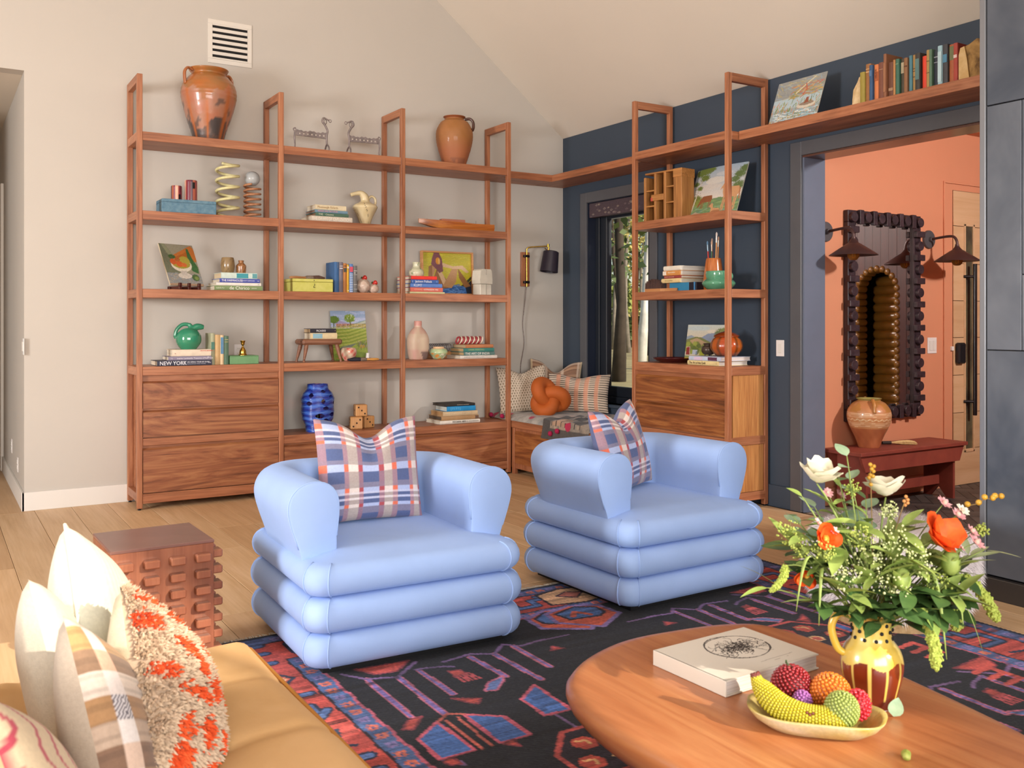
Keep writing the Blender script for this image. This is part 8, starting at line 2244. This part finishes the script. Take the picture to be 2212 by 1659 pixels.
b = MB(); b.box(SX0 - 0.02, SX1 - 0.03, SY0, SY1 - 0.03, 0.08, 0.239, 0.012); part('base', b, och, sf)
b = MB(); b.box(SX0 - 0.22, SX0 - 0.001, SY0, SY1, 0.08, 0.78, 0.05); part('backrest', b, och, sf, True, 60)
for x_ in (SX0, SX1 - 0.10):
    for y_ in (SY0 + 0.08, SY1 - 0.10):
        b = MB(); b.cyl((x_, y_, 0.012), (x_, y_, 0.085), 0.018, 0.025); part('leg', b, m_black, sf, True)

# cushions on the sofa
lin_w = lambda u, v: mix3(lin('#dcdcc8'), lin('#d0ccb8'), 0.5 + 0.5 * math.sin(120 * u))
pillow('white_cushion', 'ivory linen cushion standing farthest back on the sofa', 0.44, 0.46, 0.20, (-4.977, -5.240, 0.394), (R(-12), R(26), R(70)), lin_w, '#cfcab6', 0.0, 40, fabric, k=0.09, piping=mat('ivory_piping', '#d4d0bc', 0.8))
gl = lambda u, v: lin('#cfc8ba')
pillow('grey_linen_cushion', 'pale linen cushion between the ivory and the woven cushions', 0.44, 0.42, 0.16, (-5.044, -5.322, 0.367), (R(-14), R(18), R(80)), gl, '#c4bcac', 0.05, 40, fabric, k=0.08)
def woven(u, v):
    row_ = (v * 9.5) % 1; rk = int(v * 9.5)
    pal = ['#8a6a50', '#c9beb6', '#94785c', '#7a5e4c', '#b09a88', '#a07a54', '#cfc0b4', '#866a54', '#b08a5c', '#d6c8b0']
    c = lin(pal[rk % 10])
    if (v * 95) % 1 < 0.3: c = mix3(c, (0.03, 0.02, 0.015), 0.22)
    fu = (u * 2.7 + 0.86) % 1
    if fu < 0.24:
        c = lin(['#d6ccc8', '#d0a48c', '#d6ccc8', '#cdb4a4', '#d8d2d0', '#5a5660'][rk % 6])
        if rk % 6 == 5 and (int(u * 90) + int(v * 90)) % 2: c = lin('#d0ccd0')
    return c
pillow('woven_cushion', 'brown and cream handwoven striped cushion on the sofa', 0.46, 0.46, 0.18, (-4.985, -5.72, 0.314), (R(-20), R(32), R(68)), woven, '#a89a8a', 0.0, 110, fabric, k=0.07)
pillow('red_leaf_cushion', 'cream cushion with red strokes cut off at the lower left edge', 0.40, 0.40, 0.14, (-5.121, -6.016, 0.378), (R(-24), R(30), R(74)), lambda u, v: lin('#b8485a') if math.sin(38 * u + 9 * v + 2 * math.sin(20 * v)) > 0.80 else lin('#d8c4a4'), '#c9b48c', 0.0, 60, fabric)
# shaggy cushion: plain body plus a pile of yarn tufts
t = pillow('shag_cushion', 'shaggy beige cushion with orange spots in front on the sofa', 0.42, 0.42, 0.20, (-4.902, -5.609, 0.364), (R(-24), R(40), R(52)), lambda u, v: lin('#b09880'), '#c9bca0', 0.0, 40, fabric, k=0.06)
spots = [(0.06, 0.80, 0.07, 0.05), (0.22, 0.10, 0.10, 0.07), (0.42, 0.62, 0.07, 0.06), (0.12, 0.93, 0.09, 0.03), (0.32, 0.88, 0.13, 0.035), (0.55, 0.80, 0.07, 0.04), (0.30, 0.70, 0.12, 0.045), (0.10, 0.52, 0.08, 0.05), (0.30, 0.44, 0.16, 0.04), (0.62, 0.60, 0.06, 0.07), (0.80, 0.55, 0.05, 0.09), (0.52, 0.52, 0.08, 0.07), (0.42, 0.26, 0.09, 0.08), (0.66, 0.30, 0.06, 0.06), (0.88, 0.36, 0.05, 0.08), (0.58, 0.08, 0.13, 0.085), (0.20, 0.24, 0.07, 0.06), (0.84, 0.12, 0.08, 0.07), (0.72, 0.76, 0.05, 0.04), (0.92, 0.72, 0.05, 0.05)]
tb = MB(); ob_ = MB(); rg = np.random.default_rng(77)
w_, h_, t_ = 0.42, 0.42, 0.20
def shag_surf(u, v):
    s, q = 2 * u - 1, 2 * v - 1
    return Vector((w_ / 2 * s * (1 - 0.06 * (1 - q * q)), -(t_ / 2 * max(0.0, 1 - abs(s) ** 2.2) ** 0.46 * max(0.0, 1 - abs(q) ** 2.2) ** 0.46), h_ / 2 * q * (1 - 0.06 * (1 - s * s)) + h_ / 2))
for i in range(6500):
    u, v = 0.5 - 0.5 * math.cos(PI * rg.uniform(0.04, 0.96)), 0.5 - 0.5 * math.cos(PI * rg.uniform(0.04, 0.96))
    p = shag_surf(u, v); e = 0.01
    n_ = (shag_surf(min(1, u + e), v) - shag_surf(max(0, u - e), v)).cross(shag_surf(u, min(1, v + e)) - shag_surf(u, max(0, v - e)))
    n_ = n_.normalized() if n_.length > 1e-9 else Vector((0, -1, 0))
    if n_.y > 0.2: n_ = -n_
    d = (n_ + Vector((rg.normal(0, 0.35), rg.normal(0, 0.15), -0.55 + rg.normal(0, 0.3)))).normalized() * rg.uniform(0.013, 0.022)
    on = any(((u - a + rg.normal(0, 0.01)) / rx) ** 2 + ((v - c + rg.normal(0, 0.01)) / ry) ** 2 < 1 for a, c, rx, ry in spots)
    k_ = d.orthogonal().normalized() * 0.0032; k2 = d.cross(k_).normalized() * 0.0032
    (ob_ if on else tb).add([p + k_, p - k_ * 0.5 + k2, p - k_ * 0.5 - k2, p + d * 0.6 + k_ * 0.9, p + d * 0.6 - k_ * 0.5 + k2 * 0.9, p + d * 0.6 - k_ * 0.5 - k2 * 0.9, p + d], [(0, 1, 4, 3), (1, 2, 5, 4), (2, 0, 3, 5), (3, 4, 6), (4, 5, 6), (5, 3, 6)])
o = part('beige_pile', tb, mat('shag_beige', '#bfa58c', 0.95, color2='#cdb89e', vscale=40), t, fixn=False); o['kind'] = 'stuff'
o = part('orange_pile', ob_, mat('shag_orange', '#d4491c', 0.95, color2='#de6030', vscale=40), t, fixn=False); o['kind'] = 'stuff'

# ------------------------------------------------------------------ fur pouf
pc = cam_xy + Fd * 4.37 + Rd * ((1922 - 1106) / 2028.0 * 4.37)
pf = thing('fur_pouf', 'round mauve-grey long-fur pouf behind the bouquet', 'pouf', (pc.x, pc.y, 0.012))
pp = prof([(0.0, 0.43), (0.20, 0.432), (0.29, 0.412), (0.345, 0.35), (0.362, 0.25), (0.350, 0.14), (0.315, 0.07), (0.29, 0.055)], 6)
b = MB(); b.lathe(pp, 48, close=False); part('cushion_core', b, mat('fur_skin', '#cfc6c6', 0.95), pf, True, 180)
b = MB(); b.lathe([(0.25, 0.0), (0.29, 0.0), (0.295, 0.055), (0.25, 0.055)], 48, close=False); part('wood_base', b, wood('pouf_base_wood', '#8a6a44', '#a8865c', '#c4a478', 'X'), pf)
fb = MB(); rg = np.random.default_rng(31)
for i in range(15000):
    k = rg.uniform(0, 1)
    if k < 0.34:
        r_ = 0.33 * math.sqrt(rg.uniform(0, 1)); a = rg.uniform(0, 2 * PI); z = 0.432 - 0.06 * (r_ / 0.33) ** 4; nz, nr = 0.9, 0.25 * r_ / 0.33
    else:
        a = rg.uniform(0, 2 * PI); z = rg.uniform(0.05, 0.40); j = min(range(len(pp)), key=lambda q: abs(pp[q][1] - z)); r_ = pp[j][0]; nz, nr = 0.1, 1.0
    p = Vector((r_ * math.cos(a), r_ * math.sin(a), z))
    d = Vector((nr * math.cos(a), nr * math.sin(a), nz)) + Vector(rg.normal(0, 0.28, 3))
    l_ = rg.uniform(0.028, 0.050); d = d.normalized() * l_; sd = d.orthogonal().normalized() * 0.0012
    m1 = p + d * 0.55 + Vector((0, 0, -0.004)); tp = p + d + Vector((0, 0, -0.55 * l_ if k > 0.34 else -0.2 * l_))
    fb.add([p - sd, p + sd, m1 + sd * 0.8, m1 - sd * 0.8, tp], [(0, 1, 2, 3), (3, 2, 4)])
o = part('fur', fb, mat('mauve_fur', '#d4cbcc', 0.8, color2='#eae4e4', vscale=25), pf, fixn=False); o['kind'] = 'stuff'
